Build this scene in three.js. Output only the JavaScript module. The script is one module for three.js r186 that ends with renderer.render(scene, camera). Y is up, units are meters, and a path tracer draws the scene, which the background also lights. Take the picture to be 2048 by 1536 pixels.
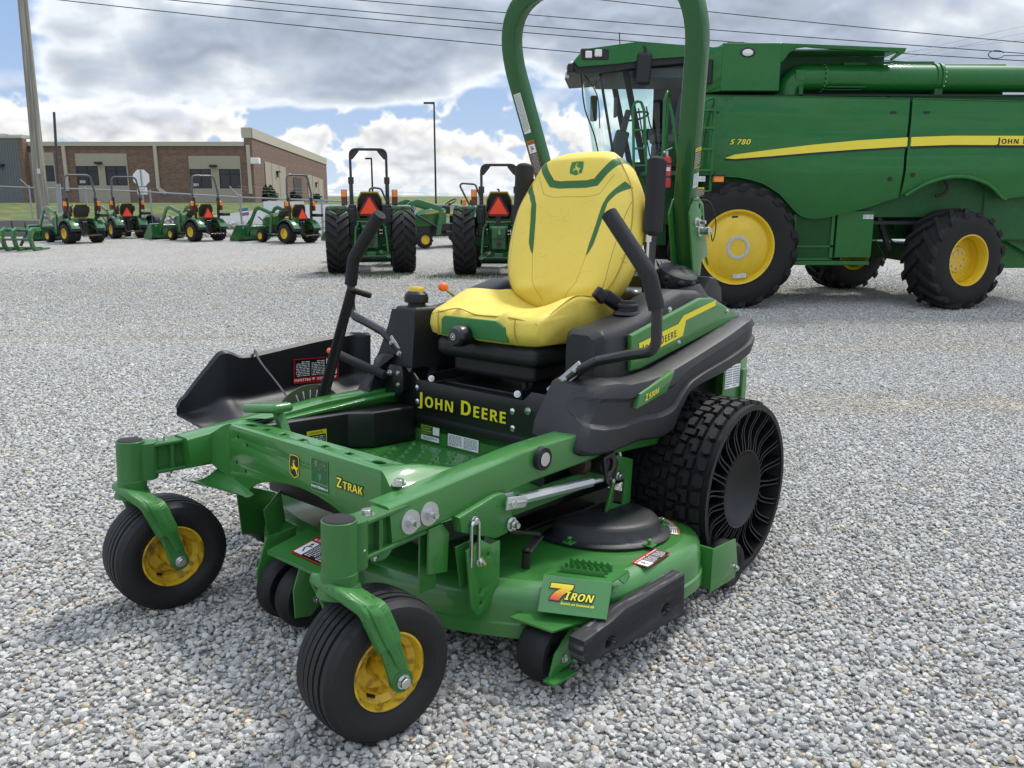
import * as THREE from 'three';
import { RoundedBoxGeometry } from 'three/addons/geometries/RoundedBoxGeometry.js';
import { mergeGeometries, toCreasedNormals } from 'three/addons/utils/BufferGeometryUtils.js';
import { ImprovedNoise } from 'three/addons/math/ImprovedNoise.js';

// ---------------------------------------------------------------- camera, sky, sun, exposure
const scene = new THREE.Scene();
const camera = new THREE.PerspectiveCamera(49.29, 4 / 3, 0.1, 2500);
camera.position.set(0, 1.68, 0);
camera.rotation.set(-12.66 * Math.PI / 180, 0, 0);
const renderer = new THREE.WebGLRenderer();
renderer.toneMapping = THREE.LinearToneMapping;
renderer.toneMappingExposure = 1.34;
renderer.shadowMap.enabled = true;
const SUN_DIR = new THREE.Vector3(0.35, 0.85, -0.42).normalize();
const sun = new THREE.DirectionalLight(new THREE.Color(1.0, 0.95, 0.88), 2.3);
sun.position.copy(SUN_DIR).multiplyScalar(60).add(new THREE.Vector3(0, 0, -15));
sun.target.position.set(0, 0, -15);
sun.castShadow = true;
sun.shadow.radius = 15;
sun.shadow.mapSize.set(2048, 2048);
Object.assign(sun.shadow.camera, { left: -45, right: 45, top: 45, bottom: -45, near: 1, far: 160 });
scene.add(sun, sun.target);

// ---------------------------------------------------------------- small helpers
const V = (x, y, z) => new THREE.Vector3(x, y, z);
let seed = 20240611;
const rnd = () => { seed = (seed + 0x6D2B79F5) | 0; let t = Math.imul(seed ^ (seed >>> 15), 1 | seed); t = (t + Math.imul(t ^ (t >>> 7), 61 | t)) ^ t; return ((t ^ (t >>> 14)) >>> 0) / 4294967296; };
const rr = (a, b) => a + (b - a) * rnd();
const PN = new ImprovedNoise();
const fbm = (x, y, z, o = 4, g = 0.5) => { let s = 0, a = 1, t = 0; for (let i = 0; i < o; i++) { s += a * PN.noise(x, y, z); t += a; a *= g; x = x * 2.03 + 11.3; y = y * 2.03 + 5.7; z = z * 2.03 + 3.1; } return s / t; };
const clamp = (x, a = 0, b = 1) => Math.min(b, Math.max(a, x));
const sstep = (a, b, x) => { const t = clamp((x - a) / (b - a)); return t * t * (3 - 2 * t); };
const lerp = (a, b, t) => a + (b - a) * t;
const interp = (tab, x) => { if (x <= tab[0][0]) return tab[0][1]; for (let i = 1; i < tab.length; i++) if (x <= tab[i][0]) { const [x0, y0] = tab[i - 1], [x1, y1] = tab[i]; return lerp(y0, y1, (x - x0) / (x1 - x0)); } return tab[tab.length - 1][1]; };
const lin = (h) => new THREE.Color(h);
const rgb = (r, g, b) => new THREE.Color().setRGB(r, g, b);

const taken = {};
function numbered(n) { const k = taken[n] = (taken[n] ?? -1) + 1; return k ? n + '_' + String(k).padStart(3, '0') : n; }
function thing(name, label, category, group, pos, rotY = 0) {
  const o = new THREE.Group(); o.name = numbered(name); scene.add(o);
  o.userData = { label, category }; if (group) o.userData.group = group;
  if (pos) o.position.set(...pos); o.rotation.y = rotY;
  return o;
}
function dup(root, label, pos, rotY) {
  const r = root.clone(); r.name = numbered(root.name.replace(/_\d\d\d$/, '')); r.userData = { ...root.userData, label }; scene.add(r);
  if (pos) r.position.set(...pos); if (rotY !== undefined) r.rotation.set(0, rotY, 0);
  return r;
}
function mesh(parent, name, geo, mat, label) {
  if (Array.isArray(geo)) geo = merge(geo);
  const m = new THREE.Mesh(geo, mat); m.name = name; m.castShadow = m.receiveShadow = true; if (label) m.userData.label = label;
  parent.add(m); return m;
}
function each(parent, name, list, mat) { for (const g of list) mesh(parent, name, g, mat); }
function top(name, geo, mat, label, category, group) { const m = mesh(scene, numbered(name), geo, mat, label); m.userData.category = category; if (group) m.userData.group = group; return m; }
function structure(name, geo, mat) { const m = mesh(scene, numbered(name), geo, mat); m.userData.kind = 'structure'; return m; }

// ---------------------------------------------------------------- geometry
function clean(g) { const o = g.index ? g.toNonIndexed() : g; for (const k of Object.keys(o.attributes)) if (!['position', 'normal', 'uv'].includes(k)) o.deleteAttribute(k); if (!o.attributes.uv) o.setAttribute('uv', new THREE.Float32BufferAttribute(new Float32Array(o.attributes.position.count * 2), 2)); if (!o.attributes.normal) o.computeVertexNormals(); return o; }
const merge = (l) => l.length === 1 ? l[0] : mergeGeometries(l.map(clean));
const crease = (g, a = 0.6) => toCreasedNormals(clean(g), a);
function boxUV(g, s = 1) {
  g = clean(g); const p = g.attributes.position, n = g.attributes.normal, uv = new Float32Array(p.count * 2);
  for (let i = 0; i < p.count; i++) {
    const ax = Math.abs(n.getX(i)), ay = Math.abs(n.getY(i)), az = Math.abs(n.getZ(i)), x = p.getX(i), y = p.getY(i), z = p.getZ(i);
    let u, v; if (ax >= ay && ax >= az) { u = z; v = y; } else if (ay >= az) { u = x; v = z; } else { u = x; v = y; }
    uv[2 * i] = u * s; uv[2 * i + 1] = v * s;
  }
  g.setAttribute('uv', new THREE.BufferAttribute(uv, 2)); return g;
}
const mv = (g, x, y, z) => g.translate(x, y, z);
const T = (g, m) => g.applyMatrix4(m);
const M4 = () => new THREE.Matrix4();
function box(x0, x1, y0, y1, z0, z1, r = 0) {
  const w = Math.abs(x1 - x0), h = Math.abs(y1 - y0), d = Math.abs(z1 - z0);
  const g = r ? new RoundedBoxGeometry(w, h, d, 2, Math.min(r, w / 2.01, h / 2.01, d / 2.01)) : new THREE.BoxGeometry(w, h, d);
  return boxUV(g.translate((x0 + x1) / 2, (y0 + y1) / 2, (z0 + z1) / 2));
}
// bar of w x h section from a to b (h along "up")
function bar(a, b, w, h, up = V(0, 1, 0), r = 0) {
  const d = b.clone().sub(a), L = d.length(); d.normalize(); const s = new THREE.Vector3().crossVectors(d, up).normalize(), u = new THREE.Vector3().crossVectors(s, d);
  const g = r ? new RoundedBoxGeometry(L, h, w, 2, Math.min(r, h / 2.01, w / 2.01)) : new THREE.BoxGeometry(L, h, w);
  return clean(g.applyMatrix4(M4().makeBasis(d, u, s).setPosition(a.clone().add(b).multiplyScalar(0.5))));
}
function rod(a, b, r0, r1 = r0, seg = 14) {
  const d = b.clone().sub(a), L = d.length();
  const g = new THREE.CylinderGeometry(r1, r0, L, seg); g.applyQuaternion(new THREE.Quaternion().setFromUnitVectors(V(0, 1, 0), d.normalize())); const c = a.clone().add(b).multiplyScalar(0.5);
  return clean(g.translate(c.x, c.y, c.z));
}
function ball(c, r, sx = 1, sy = 1, sz = 1, ws = 18, hs = 12) { return clean(new THREE.SphereGeometry(r, ws, hs).scale(sx, sy, sz).translate(c.x, c.y, c.z)); }
// lathe: profile [[r, h]...] around an axis through c
function lathe(prof, c, axis, seg = 48, cr = 0.5) {
  let g = new THREE.LatheGeometry(prof.map(([r, h]) => new THREE.Vector2(Math.max(r, 1e-5), h)), seg);
  g.applyQuaternion(new THREE.Quaternion().setFromUnitVectors(V(0, 1, 0), axis.clone().normalize())); g.translate(c.x, c.y, c.z);
  return crease(g, cr);
}
function fillet(pts, R, n = 7) {
  const out = [pts[0].clone()];
  for (let i = 1; i < pts.length - 1; i++) {
    const r = Array.isArray(R) ? R[i] ?? R[R.length - 1] : R, p = pts[i], a = pts[i - 1].clone().sub(p), b = pts[i + 1].clone().sub(p), la = a.length(), lb = b.length(); a.normalize(); b.normalize();
    const th = Math.acos(clamp(a.dot(b), -1, 1)), t = Math.min(r / Math.tan(th / 2), la * 0.49, lb * 0.49); if (Math.PI - th < 0.02) { out.push(p.clone()); continue; }
    const A = p.clone().addScaledVector(a, t), B = p.clone().addScaledVector(b, t);
    for (let k = 0; k <= n; k++) { const u = k / n; out.push(A.clone().multiplyScalar((1 - u) * (1 - u)).addScaledVector(p, 2 * u * (1 - u)).addScaledVector(B, u * u)); }
  }
  out.push(pts[pts.length - 1].clone()); return out;
}
// sweep a closed 2-D profile along a path; ref = direction the profile's second axis keeps to
function sweep(path, prof, ref, { cr = 0.5, caps = true, scale } = {}) {
  const n = path.length, m = prof.length, pos = [], P = []; let prev = null;
  for (let i = 0; i < n; i++) {
    const t = path[Math.min(i + 1, n - 1)].clone().sub(path[Math.max(i - 1, 0)]).normalize();
    let s, u;
    if (ref) { s = new THREE.Vector3().crossVectors(ref, t).normalize(); u = new THREE.Vector3().crossVectors(t, s).normalize(); }
    else { if (!prev) prev = Math.abs(t.y) < 0.9 ? V(0, 1, 0) : V(1, 0, 0); s = new THREE.Vector3().crossVectors(prev, t).normalize(); u = new THREE.Vector3().crossVectors(t, s).normalize(); prev = u; }
    const k = scale ? scale(i / (n - 1)) : 1;
    P.push(prof.map(([a, b]) => path[i].clone().addScaledVector(s, a * k).addScaledVector(u, b * k)));
  }
  const tri = (a, b, c) => pos.push(a.x, a.y, a.z, b.x, b.y, b.z, c.x, c.y, c.z);
  for (let i = 0; i < n - 1; i++) for (let j = 0; j < m; j++) { const k = (j + 1) % m; tri(P[i][j], P[i][k], P[i + 1][j]); tri(P[i][k], P[i + 1][k], P[i + 1][j]); }
  if (caps) for (const [R, f] of [[P[0], 1], [P[n - 1], 0]]) { const c = R.reduce((s, v) => s.add(v), V(0, 0, 0)).divideScalar(m); for (let j = 0; j < m; j++) f ? tri(c, R[(j + 1) % m], R[j]) : tri(c, R[j], R[(j + 1) % m]); }
  const g = new THREE.BufferGeometry(); g.setAttribute('position', new THREE.Float32BufferAttribute(pos, 3)); g.computeVertexNormals(); return boxUV(crease(g, cr));
}
const circle = (r, n = 12) => Array.from({ length: n }, (_, i) => [r * Math.cos(i / n * 2 * Math.PI), r * Math.sin(i / n * 2 * Math.PI)]);
const rrect = (w, h, r = 0.005, n = 3) => { const o = []; for (const [sx, sy, a0] of [[1, 1, 0], [-1, 1, 1], [-1, -1, 2], [1, -1, 3]]) for (let k = 0; k <= n; k++) { const a = (a0 + k / n) * Math.PI / 2; o.push([sx * (w / 2 - r) + r * Math.cos(a), sy * (h / 2 - r) + r * Math.sin(a)]); } return o; };
const tube = (pts, r, R = 0, n = 12, opt = {}) => sweep(R ? fillet(pts, R, 6) : pts, circle(r, n), null, { cr: 0.9, ...opt });
const curve = (pts, n = 24) => new THREE.CatmullRomCurve3(pts).getPoints(n);
// prism: polygon extruded; plane maps polygon (a, b) and extrusion e to space
function prism(poly, e0, e1, plane = 'xy', bevel = 0, holes = [], bseg = 2, round = 0) {
  let s;
  if (round) { const f = fillet([...poly, poly[0], poly[1]].map(([a, b]) => V(a, b, 0)), round, 4).slice(1, -1); s = new THREE.Shape(f.map((p) => new THREE.Vector2(p.x, p.y))); }
  else s = new THREE.Shape(poly.map(([a, b]) => new THREE.Vector2(a, b)));
  for (const h of holes) s.holes.push(new THREE.Path(h.map(([a, b]) => new THREE.Vector2(a, b))));
  const L = e1 - e0, bv = Math.min(bevel, Math.abs(L) / 2.05);
  const g = new THREE.ExtrudeGeometry(s, { depth: L - 2 * bv, bevelEnabled: bv > 0, bevelThickness: bv, bevelSize: bv, bevelOffset: -bv, bevelSegments: bseg, curveSegments: 10 });
  g.translate(0, 0, e0 + bv);
  const m = M4();
  if (plane === 'xz') m.makeBasis(V(1, 0, 0), V(0, 0, 1), V(0, -1, 0)); // extrude goes down: e -> -y
  if (plane === 'xzUp') m.makeBasis(V(1, 0, 0), V(0, 0, 1), V(0, 1, 0));
  if (plane === 'zy') m.makeBasis(V(0, 0, 1), V(0, 1, 0), V(1, 0, 0));
  if (plane === 'xy') m.makeBasis(V(1, 0, 0), V(0, 1, 0), V(0, 0, 1));
  g.applyMatrix4(m);
  if (m.determinant() < 0) flip(g);
  return boxUV(crease(g, 0.45));
}
function flip(g) { const gg = g.index ? g.toNonIndexed() : g; const p = gg.attributes.position; for (let i = 0; i < p.count; i += 3) for (const k of Object.keys(gg.attributes)) { const a = gg.attributes[k]; for (let c = 0; c < a.itemSize; c++) { const t = a.array[(i + 1) * a.itemSize + c]; a.array[(i + 1) * a.itemSize + c] = a.array[(i + 2) * a.itemSize + c]; a.array[(i + 2) * a.itemSize + c] = t; } } if (gg !== g) g.copy(gg); return g; }
const mirrorZ = (g) => { const c = clean(g.clone()); c.scale(1, 1, -1); flip(c); return c; };
// loft through rings of equal length
function loft(rings, { closed = true, caps = true, cr = 0.7 } = {}) {
  const n = rings.length, m = rings[0].length, pos = [];
  const tri = (a, b, c) => pos.push(a.x, a.y, a.z, b.x, b.y, b.z, c.x, c.y, c.z);
  for (let i = 0; i < n - 1; i++) for (let j = 0; j < (closed ? m : m - 1); j++) { const k = (j + 1) % m; tri(rings[i][j], rings[i][k], rings[i + 1][j]); tri(rings[i][k], rings[i + 1][k], rings[i + 1][j]); }
  if (caps && closed) for (const [R, f] of [[rings[0], 1], [rings[n - 1], 0]]) { const c = R.reduce((s, v) => s.add(v), V(0, 0, 0)).divideScalar(m); for (let j = 0; j < m; j++) f ? tri(c, R[(j + 1) % m], R[j]) : tri(c, R[j], R[(j + 1) % m]); }
  const g = new THREE.BufferGeometry(); g.setAttribute('position', new THREE.Float32BufferAttribute(pos, 3)); g.computeVertexNormals(); return boxUV(crease(g, cr));
}
// grid surface f(u, v) -> point, uv kept
function surf(f, nu, nv, cr = 0.8) {
  const pos = [], uv = [], P = []; for (let i = 0; i <= nu; i++) { P.push([]); for (let j = 0; j <= nv; j++) P[i].push(f(i / nu, j / nv)); }
  const put = (i, j) => { const q = P[i][j]; pos.push(q.x, q.y, q.z); uv.push(i / nu, j / nv); };
  for (let i = 0; i < nu; i++) for (let j = 0; j < nv; j++) { put(i, j); put(i + 1, j); put(i, j + 1); put(i + 1, j); put(i + 1, j + 1); put(i, j + 1); }
  const g = new THREE.BufferGeometry(); g.setAttribute('position', new THREE.Float32BufferAttribute(pos, 3)); g.setAttribute('uv', new THREE.Float32BufferAttribute(uv, 2)); g.computeVertexNormals(); return cr ? crease(g, cr) : g;
}
// hexagon bolt: washer + head (+ thread end)
function bolt(c, d, r = 0.012, washer = 1.6, h = 0.75, thread = 0) {
  d = d.clone().normalize(); const l = []; let p = c.clone();
  if (washer) { l.push(rod(p, p.clone().addScaledVector(d, r * 0.28), r * washer, r * washer, 20)); p.addScaledVector(d, r * 0.28); }
  l.push(crease(rod(p, p.clone().addScaledVector(d, r * h), r, r * 0.97, 6), 0.3)); p.addScaledVector(d, r * h);
  if (thread) l.push(rod(p, p.clone().addScaledVector(d, r * thread), r * 0.55, r * 0.5, 10)); else l.push(rod(p, p.clone().addScaledVector(d, r * 0.12), r * 0.78, r * 0.7, 12));
  return merge(l);
}
// ---------------------------------------------------------------- textures and materials
const SR = THREE.SRGBColorSpace;
function dataTex(n, f, { srgb = true, rep = 1, m = n } = {}) {
  const d = new Uint8Array(n * m * 4);
  for (let j = 0; j < m; j++) for (let i = 0; i < n; i++) { const c = f(i / n, j / m, i, j), k = 4 * (j * n + i); d[k] = clamp(c[0]) * 255; d[k + 1] = clamp(c[1]) * 255; d[k + 2] = clamp(c[2]) * 255; d[k + 3] = 255; }
  const t = new THREE.DataTexture(d, n, m); t.wrapS = t.wrapT = THREE.RepeatWrapping; t.magFilter = THREE.LinearFilter; t.minFilter = THREE.LinearMipmapLinearFilter; t.generateMipmaps = true; if (srgb) t.colorSpace = SR; t.repeat.set(rep, rep); t.needsUpdate = true; return t;
}
// tileable noise in 0..1
const tn = (u, v, s, o = 4, z = 0) => { const a = 2 * Math.PI, R = s / a; return 0.5 + 0.5 * fbm(Math.cos(a * u) * R + 7 + z, Math.sin(a * u) * R + Math.cos(a * v) * R * 1.01 + 3, Math.sin(a * v) * R + z, o) * 1.7; };
const std = (o) => new THREE.MeshPhysicalMaterial({ roughness: 0.6, metalness: 0, side: THREE.DoubleSide, ...o });
function canvas(w, h, draw) {
  const c = document.createElement('canvas'); c.width = w; c.height = h; const x = c.getContext('2d'); draw(x, w, h);
  const t = new THREE.CanvasTexture(c); t.colorSpace = SR; t.magFilter = THREE.LinearFilter; t.anisotropy = 8; return t;
}
// flat print on a real surface: a thin sheet with centre c, text direction u, up direction v
function sheet(c, u, v, w, h, off = 0.0015) {
  u = u.clone().normalize(); const n = new THREE.Vector3().crossVectors(u, v).normalize(), vv = new THREE.Vector3().crossVectors(n, u);
  const g = new THREE.PlaneGeometry(w, h); g.applyMatrix4(M4().makeBasis(u, vv, n).setPosition(c.clone().addScaledVector(n, off))); return clean(g);
}
function decal(parent, name, tex, c, u, v, w, h, { off = 0.0015, alpha = true, rough = 0.4, label } = {}) {
  const m = std({ map: tex, roughness: rough, transparent: alpha, alphaTest: alpha ? 0.5 : 0 }); return mesh(parent, name, sheet(c, u, v, w, h, off), m, label);
}
const mapNoise = dataTex(256, (u, v) => { const a = tn(u, v, 6, 5), b = tn(u, v, 40, 3, 9); const k = 0.93 + 0.07 * a + 0.05 * (b - 0.5); return [k, k, k]; }, { rep: 1.7 });
const roughNoise = dataTex(256, (u, v) => { const k = 0.55 + 0.5 * (tn(u, v, 10, 5, 4) - 0.35); return [k, k, k]; }, { srgb: false, rep: 2.3 });
const pebble = dataTex(256, (u, v) => { const k = 0.5 * tn(u, v, 90, 2) + 0.5 * tn(u, v, 170, 2, 5); return [k, k, k]; }, { srgb: false, rep: 5 });
const dustMap = dataTex(512, (u, v) => { const a = tn(u, v, 7, 6), s = tn(u, v, 120, 2, 3); const d = sstep(0.5, 0.9, a) * 0.5 + sstep(0.74, 0.8, s) * 0.5; return [lerp(0.8, 1, d), lerp(0.8, 0.97, d), lerp(0.8, 0.9, d)]; }, { rep: 1.4 });
const greenMap = dataTex(512, (u, v) => { const a = tn(u, v, 5, 5), d = sstep(0.62, 0.9, tn(u, v, 9, 6, 6)), g = tn(u, v, 130, 2, 3), k = 0.92 + 0.08 * a; const dust = d * (0.25 + 0.75 * g) * 0.35; return [lerp(k, 1, dust), lerp(k, 0.98, dust), lerp(k, 1, dust)]; }, { rep: 0.9 });
const M = {};
M.green = std({ color: rgb(0.030, 0.19, 0.027), map: greenMap, roughness: 0.45, clearcoat: 0.7, clearcoatRoughness: 0.1 });
M.greenDk = M.green;
const chipMap = dataTex(512, (u, v) => { const a = tn(u, v, 6, 5), c = tn(u, v, 70, 3, 8), e = tn(u, v, 16, 4, 2), k = 0.93 + 0.07 * a; const chip = sstep(0.80, 0.83, c) * sstep(0.5, 0.6, e), sc = sstep(0.86, 0.9, tn(u, v, 30, 2, 15)) * 0.35; return [lerp(lerp(k, 1, sc), 0.9, chip), lerp(lerp(k, 1, sc), 0.28, chip), lerp(lerp(k, 1, sc), 0.5, chip)]; }, { rep: 2.2 });
M.greenCast = std({ color: rgb(0.031, 0.18, 0.029), map: chipMap, roughness: 0.5, clearcoat: 0.25, clearcoatRoughness: 0.3, bumpMap: pebble, bumpScale: 0.0015 });
M.combine = std({ color: rgb(0.010, 0.145, 0.022), map: mapNoise, roughness: 0.5, specularIntensity: 0.5, clearcoat: 0.5, clearcoatRoughness: 0.04 });
M.combineDk = std({ color: rgb(0.011, 0.15, 0.028), map: dustMap, roughness: 0.55 });
M.yellow = std({ color: rgb(0.78, 0.52, 0.015), map: mapNoise, roughness: 0.38, clearcoat: 0.5, clearcoatRoughness: 0.2 });
M.plastic = std({ color: rgb(0.021, 0.0225, 0.026), map: dustMap, roughness: 0.5, bumpMap: pebble, bumpScale: 0.0008 });
M.plasticDk = std({ color: rgb(0.008, 0.0085, 0.011), map: dustMap, roughness: 0.42 });
M.blackPaint = std({ color: rgb(0.006, 0.0065, 0.008), roughness: 0.38, clearcoat: 0.3, clearcoatRoughness: 0.3 });
M.rubber = std({ color: rgb(0.0085, 0.0088, 0.010), map: dustMap, roughness: 0.62, bumpMap: pebble, bumpScale: 0.0008 });
M.foam = std({ color: rgb(0.018, 0.018, 0.02), roughness: 0.85, bumpMap: pebble, bumpScale: 0.0006 });
M.zinc = std({ color: rgb(0.62, 0.63, 0.62), metalness: 1, roughness: 0.34, roughnessMap: roughNoise });
M.galv = std({ color: rgb(0.55, 0.56, 0.56), metalness: 0.75, roughness: 0.45 });
M.darkSteel = std({ color: rgb(0.03, 0.028, 0.026), metalness: 0.4, roughness: 0.6, map: dustMap });
M.rust = std({ color: rgb(0.07, 0.045, 0.03), roughness: 0.8, map: dustMap });
M.orange = std({ color: rgb(0.85, 0.14, 0.02), roughness: 0.45 });
// ---------------------------------------------------------------- sky: air and broken cloud over the whole dome
{
  const W = 4096, H = 2048, data = new Float32Array(W * H * 4);
  const D = Math.PI / 180;
  // larger cloud banks (+) and gaps (-) round the view: degrees right of the view axis, elevation, half width, half height, amount
  const banks = [[-17, 9.8, 10, 2.4, 0.34], [-7, 8.6, 8, 2.4, 0.36], [-23, 7.0, 6, 1.5, 0.26], [3, 10.5, 8, 2.4, 0.2], [16, 9, 14, 4, 0.2], [24, 6, 8, 5, 0.15], [-30.8, 8.2, 2.4, 3.4, -0.9], [-10.5, 4.7, 6.5, 0.8, -0.5], [1.4, 8.0, 1.6, 0.9, -0.3], [-12, 6.2, 7, 0.7, 0.15],
    [-27, 4.4, 4.5, 1.5, 0.28, 1], [-20, 4.0, 4, 1.1, 0.26, 1], [-13.5, 3.2, 2.6, 1.0, 0.22, 1], [-8.3, 3.3, 2.6, 1.3, 0.36, 1], [3.4, 6.0, 2.4, 1.8, 0.34, 1], [-4.5, 2.8, 3, 0.7, 0.12, 1], [-11.5, 4.9, 4.5, 0.7, -0.4, 1], [0.5, 4.4, 3, 0.8, -0.2, 1]];
  const el0 = -1.5, j0 = Math.ceil((el0 + 90) / 180 * H) + 4;
  for (let j = 0; j < H; j++) {
    const el = ((j + 0.5) / H * 180 - 90); if (el < el0) continue;
    const sy = Math.sin(el * D), cy = Math.cos(el * D), e = Math.max(el, 0);
    const hz = Math.exp(-e / 6), zen = 0.78 * (1 + 0.9 * sstep(10, 70, e));
    for (let i = 0; i < W; i++) {
      const az = ((i + 0.5) / W - 0.5) * 2 * Math.PI;
      const dx = cy * Math.cos(az), dz = cy * Math.sin(az), a = Math.atan2(dx, -dz) / D;
      if ((Math.abs(a) > 45 || e > 20) && j - j % 4 > j0 && (i % 4 || j % 4)) { const o = 4 * (j * W + i), q = 4 * ((j - j % 4) * W + i - i % 4); for (let c = 0; c < 4; c++) data[o + c] = data[q + c]; continue; } // coarser where only light and mirrors use it
      const ey = Math.log(1 + e / 5) * 2.1;                      // elevation, with low clouds flatter
      const wx = fbm(dx * 9 + 3, ey * 0.9, dz * 9, 3), wy = fbm(dx * 9 - 9, ey * 0.9 + 4, dz * 9 + 8, 3);
      let cH = 0.05 + 0.12 * sstep(4, 8, e), cL = 0;
      if (Math.abs(a) < 50 && e < 20) for (const [ba, be, sa, se, am, ly] of banks) { const u = (a - ba) / sa, v = (e - be) / se, r = u * u + v * v; if (r < 6) { if (ly) cL += am * Math.exp(-r); else cH += am * Math.exp(-r); } }
      // broad grey deck above
      const n1 = fbm(dx * 4.2 + wx * 0.25, ey * 1.0 + wy * 0.22, dz * 4.2 + 1.7, 4, 0.5), n2 = fbm(dx * 13 + wx * 0.5, ey * 3.0 + wy * 0.5, dz * 13 + 4.2, 6, 0.56);
      const dH = n1 * 0.95 + n2 * 0.5 + cH + 0.12 * sstep(5, 12, e), up = sstep(3.4, 6.0, e);
      const aH = sstep(-0.04, 0.26, dH) * up, th = sstep(0.06, 0.62, dH), eH = sstep(0.0, 0.14, dH) * sstep(0.34, 0.12, dH);
      const brH = lerp(0.88, 0.50, th) + 0.22 * eH + 0.30 * (n2 - fbm(dx * 13 + wx * 0.5, ey * 3.0 + wy * 0.5 + 0.2, dz * 13 + 4.2, 4, 0.56));
      // heaped white clouds low down
      let bl = 0, bu = 0, am = 1, t0 = 0, f = 17; for (let q = 0; q < 5; q++) { const X = dx * f + wx * 0.5 + q * 7.3, Y = ey * f * 0.095 + wy * 0.5, Zz = dz * f + q * 3.7; bl += am * Math.abs(PN.noise(X, Y, Zz)); if (q < 3) bu += am * Math.abs(PN.noise(X, Y + 0.2, Zz)); else bu += am * 0.22; t0 += am; am *= 0.56; f *= 2.1; }
      bl /= t0; bu /= t0; const dL = (0.23 - bl) * 1.7 + n1 * 0.55 + cL + 0.05, dn = sstep(7.5, 4.5, e);
      const aL = sstep(0.0, 0.13, dL) * dn, tL = sstep(0.12, 0.6, dL), brL = clamp(lerp(1.0, 0.70, tL) + 1.5 * (bl - bu) * -1, 0.55, 1.1);
      const b0 = lerp(0.27, 0.66, hz), b1 = lerp(0.45, 0.77, hz), b2 = lerp(0.78, 0.88, hz), hazeL = 0.35 * sstep(2.5, 0, e);
      const mixc = (base, cl, ch) => lerp(lerp(base, lerp(cl, base, hazeL), aL), ch, aH);
      const cr = mixc(b0, brL * lerp(1, 0.95, tL), brH * lerp(0.98, 0.84, th)), cg = mixc(b1, brL * lerp(0.995, 0.985, tL), brH * lerp(1.0, 0.975, th)), cb = mixc(b2, brL * lerp(0.97, 1.05, tL), brH * lerp(1.02, 1.19, th));
      const o = 4 * (j * W + i);
      data[o] = zen * cr; data[o + 1] = zen * cg; data[o + 2] = zen * cb; data[o + 3] = 1;
    }
  }
  for (let j = 0; j < H; j++) { const el = ((j + 0.5) / H * 180 - 90); if (el >= el0) break; for (let i = 0; i < W; i++) { const o = 4 * (j * W + i); data[o] = 0.3; data[o + 1] = 0.3; data[o + 2] = 0.28; data[o + 3] = 1; } }
  const t = new THREE.DataTexture(data, W, H, THREE.RGBAFormat, THREE.FloatType); t.mapping = THREE.EquirectangularReflectionMapping; t.magFilter = THREE.LinearFilter; t.needsUpdate = true;
  scene.background = t; scene.environment = t;
}

// ---------------------------------------------------------------- terrain
const TA = 0.5739, TB = -0.02692, TC = 0.05387;       // the lot falls away from the mower, then runs level
function ground(x, z) {
  const near = TA + TB * clamp(x, -9, 9) + TC * z, s = sstep(-6.5, -13.5, z);
  const far = 0.14 * sstep(-19, -30, z) + 0.12 * sstep(-32, -40, z);
  return lerp(near, far, s);
}
function lawnY(x, z) { const g = ground(x, z); return g + 0.22 * sstep(-41, -46, z) + 0.72 * sstep(-44, -66, z) * (1 - 0.65 * sstep(-21, -8, x)) - 0.6 * sstep(-70, -110, z) * sstep(-30, -16, x); }

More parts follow.
